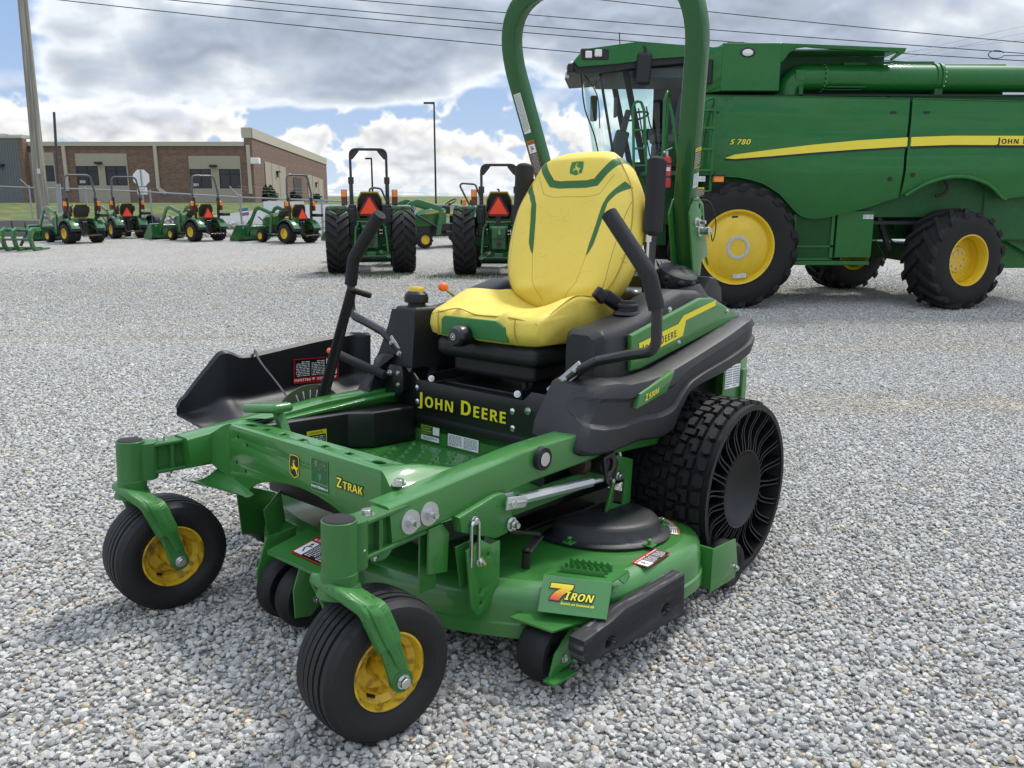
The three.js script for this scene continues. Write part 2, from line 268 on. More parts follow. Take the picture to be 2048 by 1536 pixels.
// packed wheel lanes where fines show between sparser stones
function lane(x, z) { const w = fbm(x * 0.5, 2.2, z * 0.7, 3); const b = (c, h, k) => k * Math.exp(-(((z + c + 0.035 * (x - 2.5) + 0.5 * w) / h) ** 2)); return clamp((b(6.1, 0.42, 1.0) * sstep(0.9, 1.9, x) + b(9.6, 0.4, 0.55) + b(11.4, 0.45, 0.5) * sstep(-3, -1, x) + b(15.5, 0.6, 0.45)) * (0.75 + 0.9 * fbm(x * 1.7, 7, z * 2.1, 3))); }
const gravelTex = (() => { // crushed limestone: cells of stones, about 22 mm, over a 3 m tile
  const N = 1536, cells = 150, P = []; for (let i = 0; i < cells * cells; i++) P.push([rr(0.02, 0.98), rr(0.02, 0.98), rnd(), rnd()]);
  const col = new Uint8Array(N * N * 4), bmp = new Uint8Array(N * N * 4);
  for (let j = 0; j < N; j++) for (let i = 0; i < N; i++) {
    const u = i / N * cells, v = j / N * cells, iu = Math.floor(u), iv = Math.floor(v); let d1 = 9, d2 = 9, id = null;
    for (let b = -1; b <= 1; b++) for (let a = -1; a <= 1; a++) { const cu = (iu + a + cells) % cells, cv = (iv + b + cells) % cells, p = P[cv * cells + cu], du = iu + a + p[0] - u, dv = iv + b + p[1] - v, d = Math.sqrt(du * du + dv * dv) * (0.85 + 0.3 * p[2]); if (d < d1) { d2 = d1; d1 = d; id = p; } else if (d < d2) d2 = d; }
    const edge = sstep(0.02, 0.2, d2 - d1), t = 0.40 + 0.36 * Math.pow(id[2], 1.1), warm = id[3] > 0.86 ? 1 : 0, o = 4 * (j * N + i), s = lerp(0.56, t, edge);
    col[o] = 255 * s * (warm ? 1.12 : 1.0); col[o + 1] = 255 * s * (warm ? 1.03 : 1.0); col[o + 2] = 255 * s * (warm ? 0.9 : 1.0); col[o + 3] = 255;
    const h = 255 * clamp(edge * (0.45 + 0.55 * id[3]) * (1 - 0.5 * d1)); bmp[o] = bmp[o + 1] = bmp[o + 2] = h; bmp[o + 3] = 255;
  }
  const mk = (d, s) => { const t = new THREE.DataTexture(d, N, N); t.wrapS = t.wrapT = THREE.RepeatWrapping; t.magFilter = THREE.LinearFilter; if (s) t.colorSpace = SR; t.needsUpdate = true; return t; };
  return [mk(col, true), mk(bmp, false)];
})();
function grid(x0, x1, z0, z1, nx, nz, h, tile, tint) {
  const g = new THREE.PlaneGeometry(1, 1, nx, nz), p = g.attributes.position, uv = g.attributes.uv, c = tint ? new Float32Array(p.count * 3) : null;
  for (let i = 0; i < p.count; i++) { const fx = p.getX(i) + 0.5, fz = 0.5 - p.getY(i), x = lerp(x0, x1, fx), z = lerp(z0, z1, fz); p.setXYZ(i, x, h(x, z), z); uv.setXY(i, x / tile, z / tile); if (c) { const t = tint(x, z); c.set(t, 3 * i); } }
  if (c) g.setAttribute('color', new THREE.BufferAttribute(c, 3)); g.computeVertexNormals(); return g;
}
{ // the gravel lot: bare ground under the loose stones, with browner worn lanes and dusty patches
  const tint = (x, z) => { const a = fbm(x * 0.16 + 4, 0.3, z * 0.3, 4), b = fbm(x * 0.9, 5, z * 1.6, 3); const br = clamp(0.6 * sstep(0.08, 0.4, a + 0.35 * b) + lane(x, z)); const k = 1.0 + 0.16 * b; return [k * lerp(1, 1.05, br), k * lerp(1, 0.96, br), k * lerp(1, 0.83, br)]; };
  const g = grid(-48, 48, 8, -37.6, 380, 300, (x, z) => ground(x, z) - 0.004, 3, tint);
  const lot = structure('gravel_lot', g, std({ map: gravelTex[0], color: rgb(1.32, 1.30, 1.24), vertexColors: true, roughness: 0.95, bumpMap: gravelTex[1], bumpScale: 0.012 }));
}
{ // loose crushed stones, as far as single stones can be seen
  const shapes = []; for (let k = 0; k < 5; k++) { const g = clean(new THREE.IcosahedronGeometry(1, 1)), p = g.attributes.position; const sx = rr(0.8, 1.15), sy = rr(0.5, 0.75), sz = rr(0.75, 1.1); const cut = []; for (let c = 0; c < 9; c++) cut.push([V(rr(-1, 1), rr(-0.4, 1), rr(-1, 1)).normalize(), rr(0.42, 0.78)]);
    for (let i = 0; i < p.count; i++) { const v = V(p.getX(i), p.getY(i), p.getZ(i)); for (const [n, d] of cut) { const e = v.dot(n) - d; if (e > 0) v.addScaledVector(n, -e); } p.setXYZ(i, v.x * sx, v.y * sy, v.z * sz); }
    g.computeVertexNormals(); shapes.push(boxUV(g, 0.5)); }
  const lists = shapes.map(() => []);
  for (let z = -1.0; z > -21; ) {
    const d = -z, step = lerp(0.0155, 0.029, sstep(3.5, 13, d)); const hw = 0.66 * d + 0.4, keep = 1 - sstep(12, 21, d);
    for (let x = -hw; x < hw; x += step) {
      if (keep < 1 && rnd() > keep) continue;
      const k = Math.floor(rnd() * 5), r = Math.pow(rnd(), 1.9), ln = lane(x, z); if (ln > 0.1 && rnd() < ln * 0.72) continue; lists[k].push([x + rr(-0.6, 0.6) * step, z + rr(-0.6, 0.6) * step, lerp(0.0064, rnd() < 0.04 ? 0.023 : 0.0165, r) * lerp(1, 1.35, sstep(4, 13, d)) * (1 - 0.3 * ln), rnd()]);
    }
    z -= step;
  }
  const stone = std({ color: 0xffffff, roughness: 0.9, map: dataTex(128, (u, v) => { const k = 0.9 + 0.24 * (tn(u, v, 9, 5) - 0.5) + 0.16 * (tn(u, v, 40, 2, 7) - 0.5); return [k, k, k]; }) });
  const q = new THREE.Quaternion(), m = M4(), c = new THREE.Color(), e = new THREE.Euler();
  lists.forEach((L, k) => {
    const im = new THREE.InstancedMesh(shapes[k], stone, L.length); im.name = numbered('gravel_stones'); im.castShadow = im.receiveShadow = true; im.userData = { kind: 'stuff', label: 'loose grey crushed stones covering the lot', category: 'gravel' };
    L.forEach(([x, z, s, t], i) => {
      e.set(rr(-0.7, 0.7), rr(0, 6.28), rr(-0.7, 0.7)); q.setFromEuler(e); m.compose(V(x, ground(x, z) + s * rr(-0.15, 0.4), z), q, V(s, s, s)); im.setMatrixAt(i, m);
      const b = 0.38 + 0.32 * Math.pow(t, 0.9) * rr(0.75, 1.1), w = rnd(), br = clamp(0.6 * sstep(0.08, 0.4, fbm(x * 0.16 + 4, 0.3, z * 0.3, 4)) + 0.8 * lane(x, z)); if (w > 0.965) c.setRGB(b * 1.15, b * 0.98, b * 0.72); else if (w > 0.8) c.setRGB(b * 1.05, b * 1.0, b * 0.92); else c.setRGB(b * lerp(1.01, 1.05, br), b, b * lerp(0.95, 0.86, br)); im.setColorAt(i, c);
    });
    scene.add(im);
  });
}
// ---------------------------------------------------------------- the zero-turn mower (x forward, y up, z to its right)
const mower = thing('zero_turn_mower', 'large green and yellow zero-turn riding mower with roll bar in the foreground', 'mower');
mower.applyMatrix4(M4().makeBasis(V(-0.65807, 0.05816, 0.75071), V(0.02687, 0.99819, -0.05378), V(-0.75248, -0.01521, -0.65844)).setPosition(0.26497, 0.39922, -3.10992));
const FR = [V(0, 0, -1), V(0, 1, 0)], SD = [V(-1, 0, 0), V(0, 1, 0)];   // text directions on faces turned forward and to the left
const YEL = '#f2e21f';
// the leaping stag badge, drawn as simple outlines
function stag(x, cx, cy, s, col) {
  x.save(); x.translate(cx, cy); x.scale(s, s); x.fillStyle = col; x.strokeStyle = col; x.lineCap = 'round'; x.lineJoin = 'round';
  x.beginPath(); x.moveTo(-0.06, -0.24); x.lineTo(-0.15, -0.16); x.lineTo(-0.10, -0.12); x.lineTo(-0.10, 0.02); x.quadraticCurveTo(-0.12, 0.12, -0.02, 0.14); x.quadraticCurveTo(0.12, 0.12, 0.22, 0.28); x.lineTo(0.33, 0.14); x.quadraticCurveTo(0.3, -0.02, 0.14, -0.06); x.quadraticCurveTo(0.04, -0.08, 0.02, -0.2); x.closePath(); x.fill();
  x.lineWidth = 0.05; for (const l of [[[-0.08, 0.06], [-0.24, 0.05], [-0.3, 0.14]], [[-0.05, 0.1], [-0.2, 0.14], [-0.18, 0.24]], [[0.26, 0.18], [0.3, 0.3], [0.36, 0.42]], [[0.18, 0.16], [0.24, 0.3], [0.26, 0.42]], [[0.3, 0.05], [0.37, 0.0], [0.36, 0.07]]]) { x.beginPath(); l.forEach((p, i) => i ? x.lineTo(...p) : x.moveTo(...p)); x.stroke(); }
  x.lineWidth = 0.026; for (const l of [[[-0.05, -0.24], [-0.04, -0.34], [-0.1, -0.42]], [[-0.04, -0.32], [0.02, -0.4]], [[0.0, -0.24], [0.06, -0.33], [0.05, -0.43]], [[0.05, -0.32], [0.12, -0.38]], [[-0.05, -0.29], [-0.13, -0.33]]]) { x.beginPath(); l.forEach((p, i) => i ? x.lineTo(...p) : x.moveTo(...p)); x.stroke(); }
  x.restore();
}
function shield(x, w, h, k) { const m = k; x.beginPath(); x.moveTo(w * 0.1 + m, h * 0.06 + m); x.quadraticCurveTo(w * 0.5, m, w * 0.9 - m, h * 0.06 + m); x.quadraticCurveTo(w - m, h * 0.5, w * 0.9 - m, h * 0.86 - m); x.quadraticCurveTo(w * 0.72, h * 0.9 - m, w * 0.5, h - m); x.quadraticCurveTo(w * 0.28, h * 0.9 - m, w * 0.1 + m, h * 0.86 - m); x.quadraticCurveTo(m, h * 0.5, w * 0.1 + m, h * 0.06 + m); x.closePath(); }
function lines(x, x0, y0, w, n, dy, th, col) { x.fillStyle = col; for (let i = 0; i < n; i++) { let p = x0; const e = x0 + w * (i === n - 1 ? 0.6 : 1); while (p < e) { const l = Math.min(e - p, rr(3, 11) * th / 2.2); x.fillRect(p, y0 + i * dy, l, th); p += l + th * 0.9; } } }
const smallCaps = (x, t, px, py, s, bold = '800') => { for (const [i, wd] of t.split(' ').entries()) { if (i) px += s * 0.28; for (let k = 0; k < wd.length; k++) { x.font = `${bold} ${k ? s * 0.78 : s}px sans-serif`; x.fillText(wd[k], px, py); px += x.measureText(wd[k]).width + s * 0.02; } } return px; };
const dangerTex = canvas(300, 190, (x, w, h) => { x.fillStyle = '#b01818'; x.fillRect(0, 0, w, h); x.fillStyle = '#0a0a0a'; x.fillRect(8, 46, w - 16, h - 54); x.fillStyle = '#f2f2f2'; x.font = '700 26px sans-serif'; x.fillText('DANGER', 42, 36); x.fillText('PELIGRO', 188, 36); for (const a of [24, 170]) { x.beginPath(); x.moveTo(a - 11, 36); x.lineTo(a, 15); x.lineTo(a + 11, 36); x.fill(); } x.fillRect(12, 50, 74, h - 64); x.fillStyle = '#111'; x.beginPath(); x.arc(50, 74, 10, 0, 7); x.fill(); x.lineWidth = 9; x.strokeStyle = '#111'; x.beginPath(); x.moveTo(50, 84); x.lineTo(38, 118); x.lineTo(62, 150); x.moveTo(44, 100); x.lineTo(74, 92); x.stroke(); lines(x, 96, 56, 88, 9, 13, 6, '#e8e8e8'); lines(x, 196, 56, 88, 9, 13, 6, '#e8e8e8'); });
const warnTex = canvas(120, 400, (x, w, h) => { x.fillStyle = '#c86a18'; x.fillRect(0, 0, w, h); x.fillStyle = '#141414'; x.fillRect(6, 40, w - 12, h - 46); x.font = '700 22px sans-serif'; x.fillStyle = '#111'; x.fillText('WARNING', 8, 30); x.fillStyle = '#eee'; x.fillRect(10, 46, w - 20, 100); x.strokeStyle = '#111'; x.lineWidth = 8; x.beginPath(); x.arc(58, 80, 12, 0, 7); x.moveTo(58, 92); x.lineTo(40, 130); x.moveTo(50, 105); x.lineTo(88, 96); x.stroke(); x.save(); lines(x, 14, 160, 92, 15, 15, 6, '#ddd'); x.restore(); });
const whiteTex = canvas(256, 128, (x, w, h) => { x.fillStyle = '#e9ecec'; x.fillRect(0, 0, w, h); x.fillStyle = '#111'; x.fillRect(0, 0, w, 14); x.strokeStyle = '#111'; x.lineWidth = 3; x.strokeRect(1, 1, w - 2, h - 2); lines(x, 10, 24, 108, 9, 11, 5, '#333'); lines(x, 134, 24, 110, 9, 11, 5, '#333'); });
const whiteTall = canvas(110, 420, (x, w, h) => { x.fillStyle = '#dfe3e2'; x.fillRect(0, 0, w, h); lines(x, 10, 12, 90, 30, 13, 6, '#555'); });
const cautionTex = canvas(128, 180, (x, w, h) => { x.fillStyle = '#d8c41c'; x.fillRect(0, 0, w, h); x.fillStyle = '#111'; x.fillRect(6, 34, w - 12, h - 40); x.font = '700 20px sans-serif'; x.fillText('CAUTION', 14, 26); lines(x, 14, 46, 100, 9, 14, 6, '#d8d8d8'); });

// ---- rear airless tyres
{
  const R0 = 0.283, R1 = 0.3035, zi = -0.385, zo = -0.69, w2 = (zo - zi) / -2, zc = (zi + zo) / 2, cy = 0.305;
  const band = lathe([[0.272, -w2], [0.290, -w2 + 0.0], [0.288, -w2 + 0.006], [0.288, w2 - 0.006], [0.290, w2], [0.272, w2], [0.27, 0], [0.272, -w2]], V(0, cy, zc), V(0, 0, 1), 96, 0.4);
  // tread lugs: polygons (s along the circumference in pitches, u across 0 outer .. 1 inner) standing on the band
  const pitch = 17, C = 2 * Math.PI / pitch;
  const lugPolys = [
    [[0.04, 0.01], [0.40, 0.01], [0.47, 0.07], [0.44, 0.135], [0.12, 0.12], [0.0, 0.06]], [[0.54, 0.01], [0.90, 0.01], [0.97, 0.07], [0.94, 0.13], [0.62, 0.135], [0.5, 0.07]],
    [[0.02, 0.17], [0.42, 0.165], [0.46, 0.2], [0.46, 0.30], [0.3, 0.31], [0.26, 0.235], [0.02, 0.24]], [[0.52, 0.175], [0.92, 0.17], [0.98, 0.22], [0.95, 0.30], [0.80, 0.315], [0.76, 0.25], [0.52, 0.25]],
    [[0.04, 0.275], [0.22, 0.27], [0.28, 0.345], [0.26, 0.43], [0.06, 0.43]], [[0.36, 0.345], [0.72, 0.335], [0.74, 0.40], [0.62, 0.45], [0.36, 0.44]], [[0.80, 0.35], [1.0, 0.335], [1.02, 0.43], [0.84, 0.45]],
  ];
  const all = [...lugPolys, ...lugPolys.map((p) => p.map(([s, u]) => [1.0 - s + 0.27, 1 - u]).reverse()), [[0.1, 0.465], [0.36, 0.465], [0.46, 0.51], [0.4, 0.56], [0.1, 0.55]], [[0.58, 0.475], [0.86, 0.46], [0.95, 0.5], [0.9, 0.55], [0.6, 0.54]]];
  const pos = []; const pt = (s, u, r, k) => { const a = (k + s) * C; return V(r * Math.cos(a), cy + r * Math.sin(a), lerp(zo + 0.017, zi - 0.017, u)); };
  const tri = (a, b, c) => pos.push(a.x, a.y, a.z, b.x, b.y, b.z, c.x, c.y, c.z);
  for (let k = 0; k < pitch; k++) for (const P of all) {
    const cs = P.reduce((t, p) => t + p[0], 0) / P.length, cu = P.reduce((t, p) => t + p[1], 0) / P.length;
    const up = P.map(([s, u]) => pt(lerp(s, cs, 0.13), lerp(u, cu, 0.13), R1, k)), dn = P.map(([s, u]) => pt(lerp(s, cs, 0.03), lerp(u, cu, 0.03), 0.2895, k)), n = P.length;
    const f = THREE.ShapeUtils.triangulateShape(P.map(([s, u]) => new THREE.Vector2(s, u)), []);
    for (const [a, b, c] of f) tri(up[a], up[b], up[c]);
    for (let i = 0; i < n; i++) { const j = (i + 1) % n; tri(dn[i], dn[j], up[i]); tri(dn[j], up[j], up[i]); }
  }
  const lugs = new THREE.BufferGeometry(); lugs.setAttribute('position', new THREE.Float32BufferAttribute(pos, 3)); lugs.computeVertexNormals(); const lugG = boxUV(crease(lugs, 0.35), 1.5);
  const hub = lathe([[0.0, 0.045], [0.05, 0.040], [0.095, 0.022], [0.12, 0.0], [0.130, -0.018], [0.134, -0.02], [0.136, -0.012], [0.136, 0.26], [0.10, 0.26], [0.0, 0.24]], V(0, cy, zo + 0.036), V(0, 0, 1), 56, 0.5);
  // one spoke: a thin vane from hub to band with a kink in it
  const spoke = (sg) => {
    const nr = 8, rings = []; const t0 = 0.0023;
    for (let i = 0; i <= nr; i++) { const t = i / nr, r = lerp(0.134, 0.2745, t), a = 0.06 * Math.sin(Math.PI * t) * (0.7 + 0.3 * sg) + 0.035 * sg * t, k = 0.034 * Math.sin(Math.PI * Math.min(1, t * 1.05)) ** 1.5 * 0.5 + 0.012 * (1 - t); const zA = zo + 0.004 + k, zB = zi - 0.004; const w = t0 / r;
      rings.push([V(r * Math.cos(a - w), r * Math.sin(a - w), zA), V(r * Math.cos(a + w), r * Math.sin(a + w), zA), V(r * Math.cos(a + w), r * Math.sin(a + w), zB), V(r * Math.cos(a - w), r * Math.sin(a - w), zB)]); }
    return loft(rings, { cr: 0.5, caps: false });
  };
  const sp = [spoke(1), spoke(-1)];
  for (const side of [-1, 1]) {
    const f = side < 0 ? (g) => g : mirrorZ;
    const tyre = mesh(mower, 'rear_tyre', f(boxUV(band, 1.5)), M.rubber); mesh(tyre, 'tread_lugs', f(lugG), M.rubber).userData.kind = 'stuff';
    mesh(tyre, 'hub_disc', f(hub), M.plasticDk);
    for (let i = 0; i < 44; i++) { if (side > 0 && i) break; const m = mesh(tyre, 'spoke', f === mirrorZ ? mirrorZ(sp[i % 2]) : sp[i % 2], M.plasticDk); m.position.set(0, cy, 0); m.rotation.z = i / 44 * 2 * Math.PI; }
  }
}
// ---- front caster wheels
{
  const yellowDirty = std({ color: rgb(0.7, 0.46, 0.02), roughness: 0.5, clearcoat: 0.25, clearcoatRoughness: 0.4, map: dataTex(256, (u, v) => { const a = tn(u, v, 5, 6), s = tn(u, v, 60, 3, 5); const d = clamp(sstep(0.46, 0.85, a + 0.18 * (s - 0.5)) * 0.75 + sstep(0.72, 0.82, s) * 0.25); return [lerp(1, 0.5, d), lerp(1, 0.44, d), lerp(1, 0.7, d)]; }, { rep: 6 }) });
  const prof = []; { const W = 0.080, R = 0.166; const add = (r, h) => prof.push([r, h]);
    add(0.086, -0.056); add(0.094, -0.066); add(0.115, -0.0785); add(0.135, -W + 0.001); add(0.150, -0.0745); add(0.158, -0.064);
    for (let i = 0; i < 6; i++) { const h0 = -0.060 + i * 0.0207, k = 1 - ((i - 2.5) / 3.4) ** 2, r = 0.158 + 0.008 * k; add(r, h0); add(r + 0.0004, h0 + 0.0145); if (i < 5) { add(r - 0.007, h0 + 0.0155); add(r - 0.007, h0 + 0.0195); } }
    add(0.158, 0.064); add(0.150, 0.0745); add(0.135, W - 0.001); add(0.115, 0.0785); add(0.094, 0.066); add(0.086, 0.056); add(0.084, 0); add(0.086, -0.056); }
  for (const [s, st, nm] of [[-1, 0.131, 'near'], [1, 0.114, 'far']]) {
    const px = 1.534, pz = s * 0.484, m = M4().makeRotationY(-st).setPosition(px, 0, pz), ax = -0.087, ay = 0.166, B = (g) => T(clean(g), m);
    // steering post with cap
    const post = mesh(mower, 'caster_post', lathe([[0, 0.372], [0.040, 0.372], [0.0405, 0.40], [0.0385, 0.402], [0.0385, 0.515], [0.0365, 0.5165], [0, 0.5165]], V(px, 0, pz), V(0, 1, 0), 40), M.greenCast);
    mesh(post, 'dust_cap', lathe([[0, 0.5215], [0.02, 0.5212], [0.033, 0.519], [0.0372, 0.515]], V(px, 0, pz), V(0, 1, 0), 32), M.foam);
    mesh(post, 'grease_fitting', rod(V(px - 0.036, 0.44, pz - 0.02), V(px - 0.048, 0.442, pz - 0.028), 0.004), M.zinc);
    // fork: yoke and two legs
    const half = (k) => [V(ax, ay - 0.004, k * 0.106), V(-0.058, 0.255, k * 0.106), V(-0.026, 0.338, k * 0.094), V(0.0, 0.3635, k * 0.05)];
    const strap = sweep(fillet([...half(-1), ...half(1).reverse()], 0.045, 6), rrect(0.018, 0.062, 0.006), V(0.93, 0.36, 0), { cr: 0.6, scale: (t) => lerp(1.42, 0.78, Math.pow(Math.abs(2 * t - 1), 1.3)) });
    const rib = (k) => sweep(fillet([V(0.004, 0.372, k * 0.058), V(-0.022, 0.345, k * 0.106), V(-0.056, 0.258, k * 0.1165), V(ax + 0.004, ay + 0.035, k * 0.1145)], 0.05, 6), rrect(0.008, 0.03, 0.004), V(0.93, 0.36, 0), { cr: 0.6, scale: (t) => lerp(1.2, 0.6, t) });
    const collar = lathe([[0.03, 0.345], [0.05, 0.352], [0.043, 0.3745], [0.03, 0.3745]], V(0, 0, 0), V(0, 1, 0), 28);
    const ends = [-1, 1].map((k) => rod(V(ax, ay, k * 0.097), V(ax, ay, k * 0.114), 0.026, 0.026, 24));
    const fork = mesh(mower, 'caster_fork', merge([strap, collar, rib(-1), rib(1), ...ends].map(B)), M.greenCast);
    mesh(fork, 'axle_bolt', merge([B(bolt(V(ax, ay, -0.114), V(0, 0, -1), 0.0135, 1.2, 0.7)), B(rod(V(ax, ay, -0.115), V(ax, ay, 0.115), 0.009))]), M.zinc);
    const tyre = mesh(mower, 'caster_tyre', boxUV(B(lathe(prof, V(ax, ay, 0), V(0, 0, 1), 72, 0.6))), M.rubber);
    mesh(tyre, 'rim', boxUV(B(merge([-1, 1].map((k) => lathe([[0.090, k * 0.060], [0.0905, k * 0.064], [0.086, k * 0.0655], [0.0825, k * 0.060], [0.079, k * 0.045], [0.066, k * 0.034], [0.062, k * 0.022], [0.058, k * 0.012], [0.03, k * 0.012], [0.027, k * 0.03], [0.026, k * 0.075], [0.012, k * 0.077]], V(ax, ay, 0), V(0, 0, 1), 56, 0.5)))), 1), yellowDirty);
    mesh(tyre, 'valve_stem', B(rod(V(ax + 0.04, ay - 0.055, -0.03), V(ax + 0.035, ay - 0.05, -0.055), 0.004)), M.rubber);
    // arm from post to frame rail, an I-section casting
    const ez = s * 0.452, e0 = V(1.50, 0.458, s * 0.478), e1 = V(1.28, 0.466, ez);
    const armParts = [bar(e0, e1, 0.018, 0.078), bar(V(e0.x, 0.498, e0.z), V(e1.x, 0.507, ez), 0.062, 0.011, V(0, 1, 0), 0.004), bar(V(e0.x, 0.418, e0.z), V(e1.x, 0.424, ez), 0.062, 0.011, V(0, 1, 0), 0.004), bar(V(1.435, 0.458, s * 0.47 - 0.012), V(1.425, 0.458, s * 0.47 - 0.012), 0.03, 0.078), rod(V(1.497, 0.40, s * 0.478), V(1.497, 0.507, s * 0.478), 0.036, 0.036, 24)];
    const arm = mesh(mower, 'caster_arm', armParts, M.greenCast);
    each(arm, 'bolt', [bolt(V(1.45, 0.503, s * 0.472), V(0, 1, 0), 0.0125, 1.45, 0.8), bolt(V(1.43, 0.413, s * 0.472), V(0, -1, 0), 0.011, 1.2, 0.8, 0.8)], M.zinc);
  }
}
// ---- frame: side rails, front cross beam, foot plate, seat panel
{
  for (const s of [-1, 1]) {
    const path = fillet([V(1.395, 0.4665, s * 0.45), V(0.90, 0.518, s * 0.45), V(0.58, 0.53, s * 0.45), V(0.1, 0.50, s * 0.43)], 0.3, 6);
    const rail = mesh(mower, 'frame_rail', sweep(path, rrect(0.094, 0.08, 0.010), V(0, 0, 1), { cr: 0.5 }), M.green);
    each(rail, 'bolt', [1.338, 1.279].flatMap((x) => [bolt(V(x, 0.4655 + (1.338 - x) * 0.1, s * 0.4905), V(0, 0, s), 0.0145, 1.0, 0.75, 0.9)]), M.zinc);
    each(rail, 'washer', [1.338, 1.279].map((x) => rod(V(x, 0.4655 + (1.338 - x) * 0.1, s * 0.4895), V(x, 0.4655 + (1.338 - x) * 0.1, s * 0.4935), 0.0285, 0.0285, 28)), M.galv);
    mesh(rail, 'rubber_bumper', merge([rod(V(0.868, 0.532, s * 0.47), V(0.868, 0.532, s * 0.505), 0.034, 0.031, 26)]), M.rubber);
    mesh(rail, 'bumper_washer', merge([rod(V(0.868, 0.532, s * 0.505), V(0.868, 0.532, s * 0.508), 0.019, 0.019, 22)]), M.zinc);
  }
  // beam: front web with arch, top flange with holes, end gussets
  const arch = []; for (let i = 0; i <= 18; i++) { const t = i / 18, z = lerp(0.25, -0.25, t); arch.push([z, 0.372 + 0.062 * Math.pow(Math.cos((t - 0.5) * Math.PI), 0.65)]); }
  const circ = (z, y, r, n = 12) => Array.from({ length: n }, (_, i) => [z + r * Math.cos(i / n * 6.2832), y + r * Math.sin(i / n * 6.2832)]);
  const rect = (z, y, w, h) => [[z - w, y - h], [z + w, y - h], [z + w, y + h], [z - w, y + h]];
  const web = prism([[0.345, 0.551], [0.405, 0.488], [0.405, 0.40], [0.385, 0.365], [0.30, 0.358], ...arch, [-0.30, 0.358], [-0.385, 0.365], [-0.405, 0.40], [-0.405, 0.488], [-0.345, 0.551]], 1.293, 1.302, 'zy', 0.002, [circ(0.30, 0.522, 0.0055), circ(0.252, 0.505, 0.0055), circ(0.31, 0.442, 0.0055), circ(0.262, 0.425, 0.0055), rect(0.37, 0.462, 0.005, 0.013), rect(-0.30, 0.437, 0.006, 0.016)]);
  const oval = (z) => Array.from({ length: 20 }, (_, i) => [1.258 + 0.014 * Math.sin(i / 20 * 6.2832), z + 0.024 * Math.cos(i / 20 * 6.2832)]);
  const sq = (z) => [[1.247, z - 0.012], [1.268, z - 0.012], [1.268, z + 0.012], [1.247, z + 0.012]];
  const flange = prism([[1.222, -0.345], [1.2935, -0.345], [1.2935, 0.345], [1.222, 0.345]], 0.5445, 0.5525, 'xzUp', 0.002, [oval(0.295), oval(-0.285), sq(0.215), sq(0.13), sq(0.04), sq(-0.06), sq(-0.165)]);
  const bend = sweep([V(1.2925, 0.5425, 0.345), V(1.2925, 0.5425, -0.345)], circle(0.0098, 14), null, { cr: 0.9 });
  const back = box(1.218, 1.224, 0.40, 0.5495, -0.342, 0.342, 0.002);
  const beam = mesh(mower, 'front_cross_beam', [web, flange, bend, back], M.green);
  for (const s of [-1, 1]) {
    // end gusset, sloping from beam top to rail top with a rounded swell
    const g = surf((u, v) => { const a = lerp(1.303, 1.222, v), b = lerp(1.328, 1.06, v), x = lerp(a, b, u), y = lerp(0.5525, lerp(0.514, 0.529, v) - 0.001, sstep(0, 1, u)) + 0.012 * Math.sin(Math.PI * u) * Math.sin(Math.PI * v); return V(x, y, s * lerp(0.343, 0.428, u)); }, 14, 12);
    mesh(beam, 'end_gusset', [g, surf((u, v) => { const x = lerp(1.3025, 1.329, u), yt = lerp(0.552, 0.514, sstep(0, 1, u)), yb = lerp(0.385, 0.43, u); return V(x, lerp(yt, yb, v), s * lerp(0.345, 0.428, u)); }, 8, 3)], M.green);
    // flared lower lip under the caster arm
    const lip = surf((u, v) => { const z = lerp(0.22, 0.41, v), e = V(1.302, lerp(0.366, 0.41, v), z), o = V(lerp(1.325, 1.43, v), lerp(0.362, 0.388, v), lerp(0.27, 0.47, v)); const p = e.clone().lerp(o, u); p.y -= 0.035 * Math.sin(Math.PI * Math.min(1, u)) * (0.4 + 0.6 * v) * (1 - u * 0.5); p.z *= s; return p; }, 10, 10);
    mesh(beam, 'lower_lip', lip, M.green);
  }
  mesh(beam, 'bolt', bolt(V(1.305, 0.5305, -0.413), V(0, 1, 0), 0.0125, 1.45, 0.8), M.zinc);
  // badge, dealer sticker, model name
  decal(beam, 'stag_badge', canvas(220, 290, (x, w, h) => { x.clearRect(0, 0, w, h); shield(x, w, h, 2); x.fillStyle = '#101413'; x.fill(); shield(x, w, h, 8); x.strokeStyle = '#f0df20'; x.lineWidth = 9; x.stroke(); stag(x, w * 0.47, h * 0.52, 190, '#f0df20'); }), V(1.3025, 0.4905, 0.0145), ...FR, 0.052, 0.069, { label: 'black and yellow leaping stag badge' });
  decal(beam, 'dealer_sticker', canvas(256, 320, (x, w, h) => { x.clearRect(0, 0, w, h); x.fillStyle = '#1f5c2b'; x.fillRect(6, 6, w - 12, h - 12); x.strokeStyle = '#9fb98f'; x.lineWidth = 3; x.strokeRect(8, 8, w - 16, h - 16); x.fillStyle = '#b9a77c'; for (let i = 0; i < 26; i++) x.fillRect(rr(30, 220), rr(20, 110), rr(3, 22), rr(2, 7)); x.fillStyle = '#3d5c40'; x.fillRect(92, 30, 90, 60); x.fillStyle = '#28803c'; x.beginPath(); x.moveTo(98, 150); x.lineTo(128, 140); x.lineTo(128, 216); x.closePath(); x.fill(); x.fillStyle = '#2b8c9a'; x.beginPath(); x.moveTo(158, 150); x.lineTo(128, 140); x.lineTo(128, 216); x.closePath(); x.fill(); x.fillStyle = '#f3f3f0'; x.font = '700 34px sans-serif'; x.fillText('www.TriGreen.c n', 8, 280, 238); x.fillRect(14, 235, w - 28, 2); }), V(1.3025, 0.487, -0.0985), ...FR, 0.078, 0.094, { label: 'peeling dealer sticker with web address' });
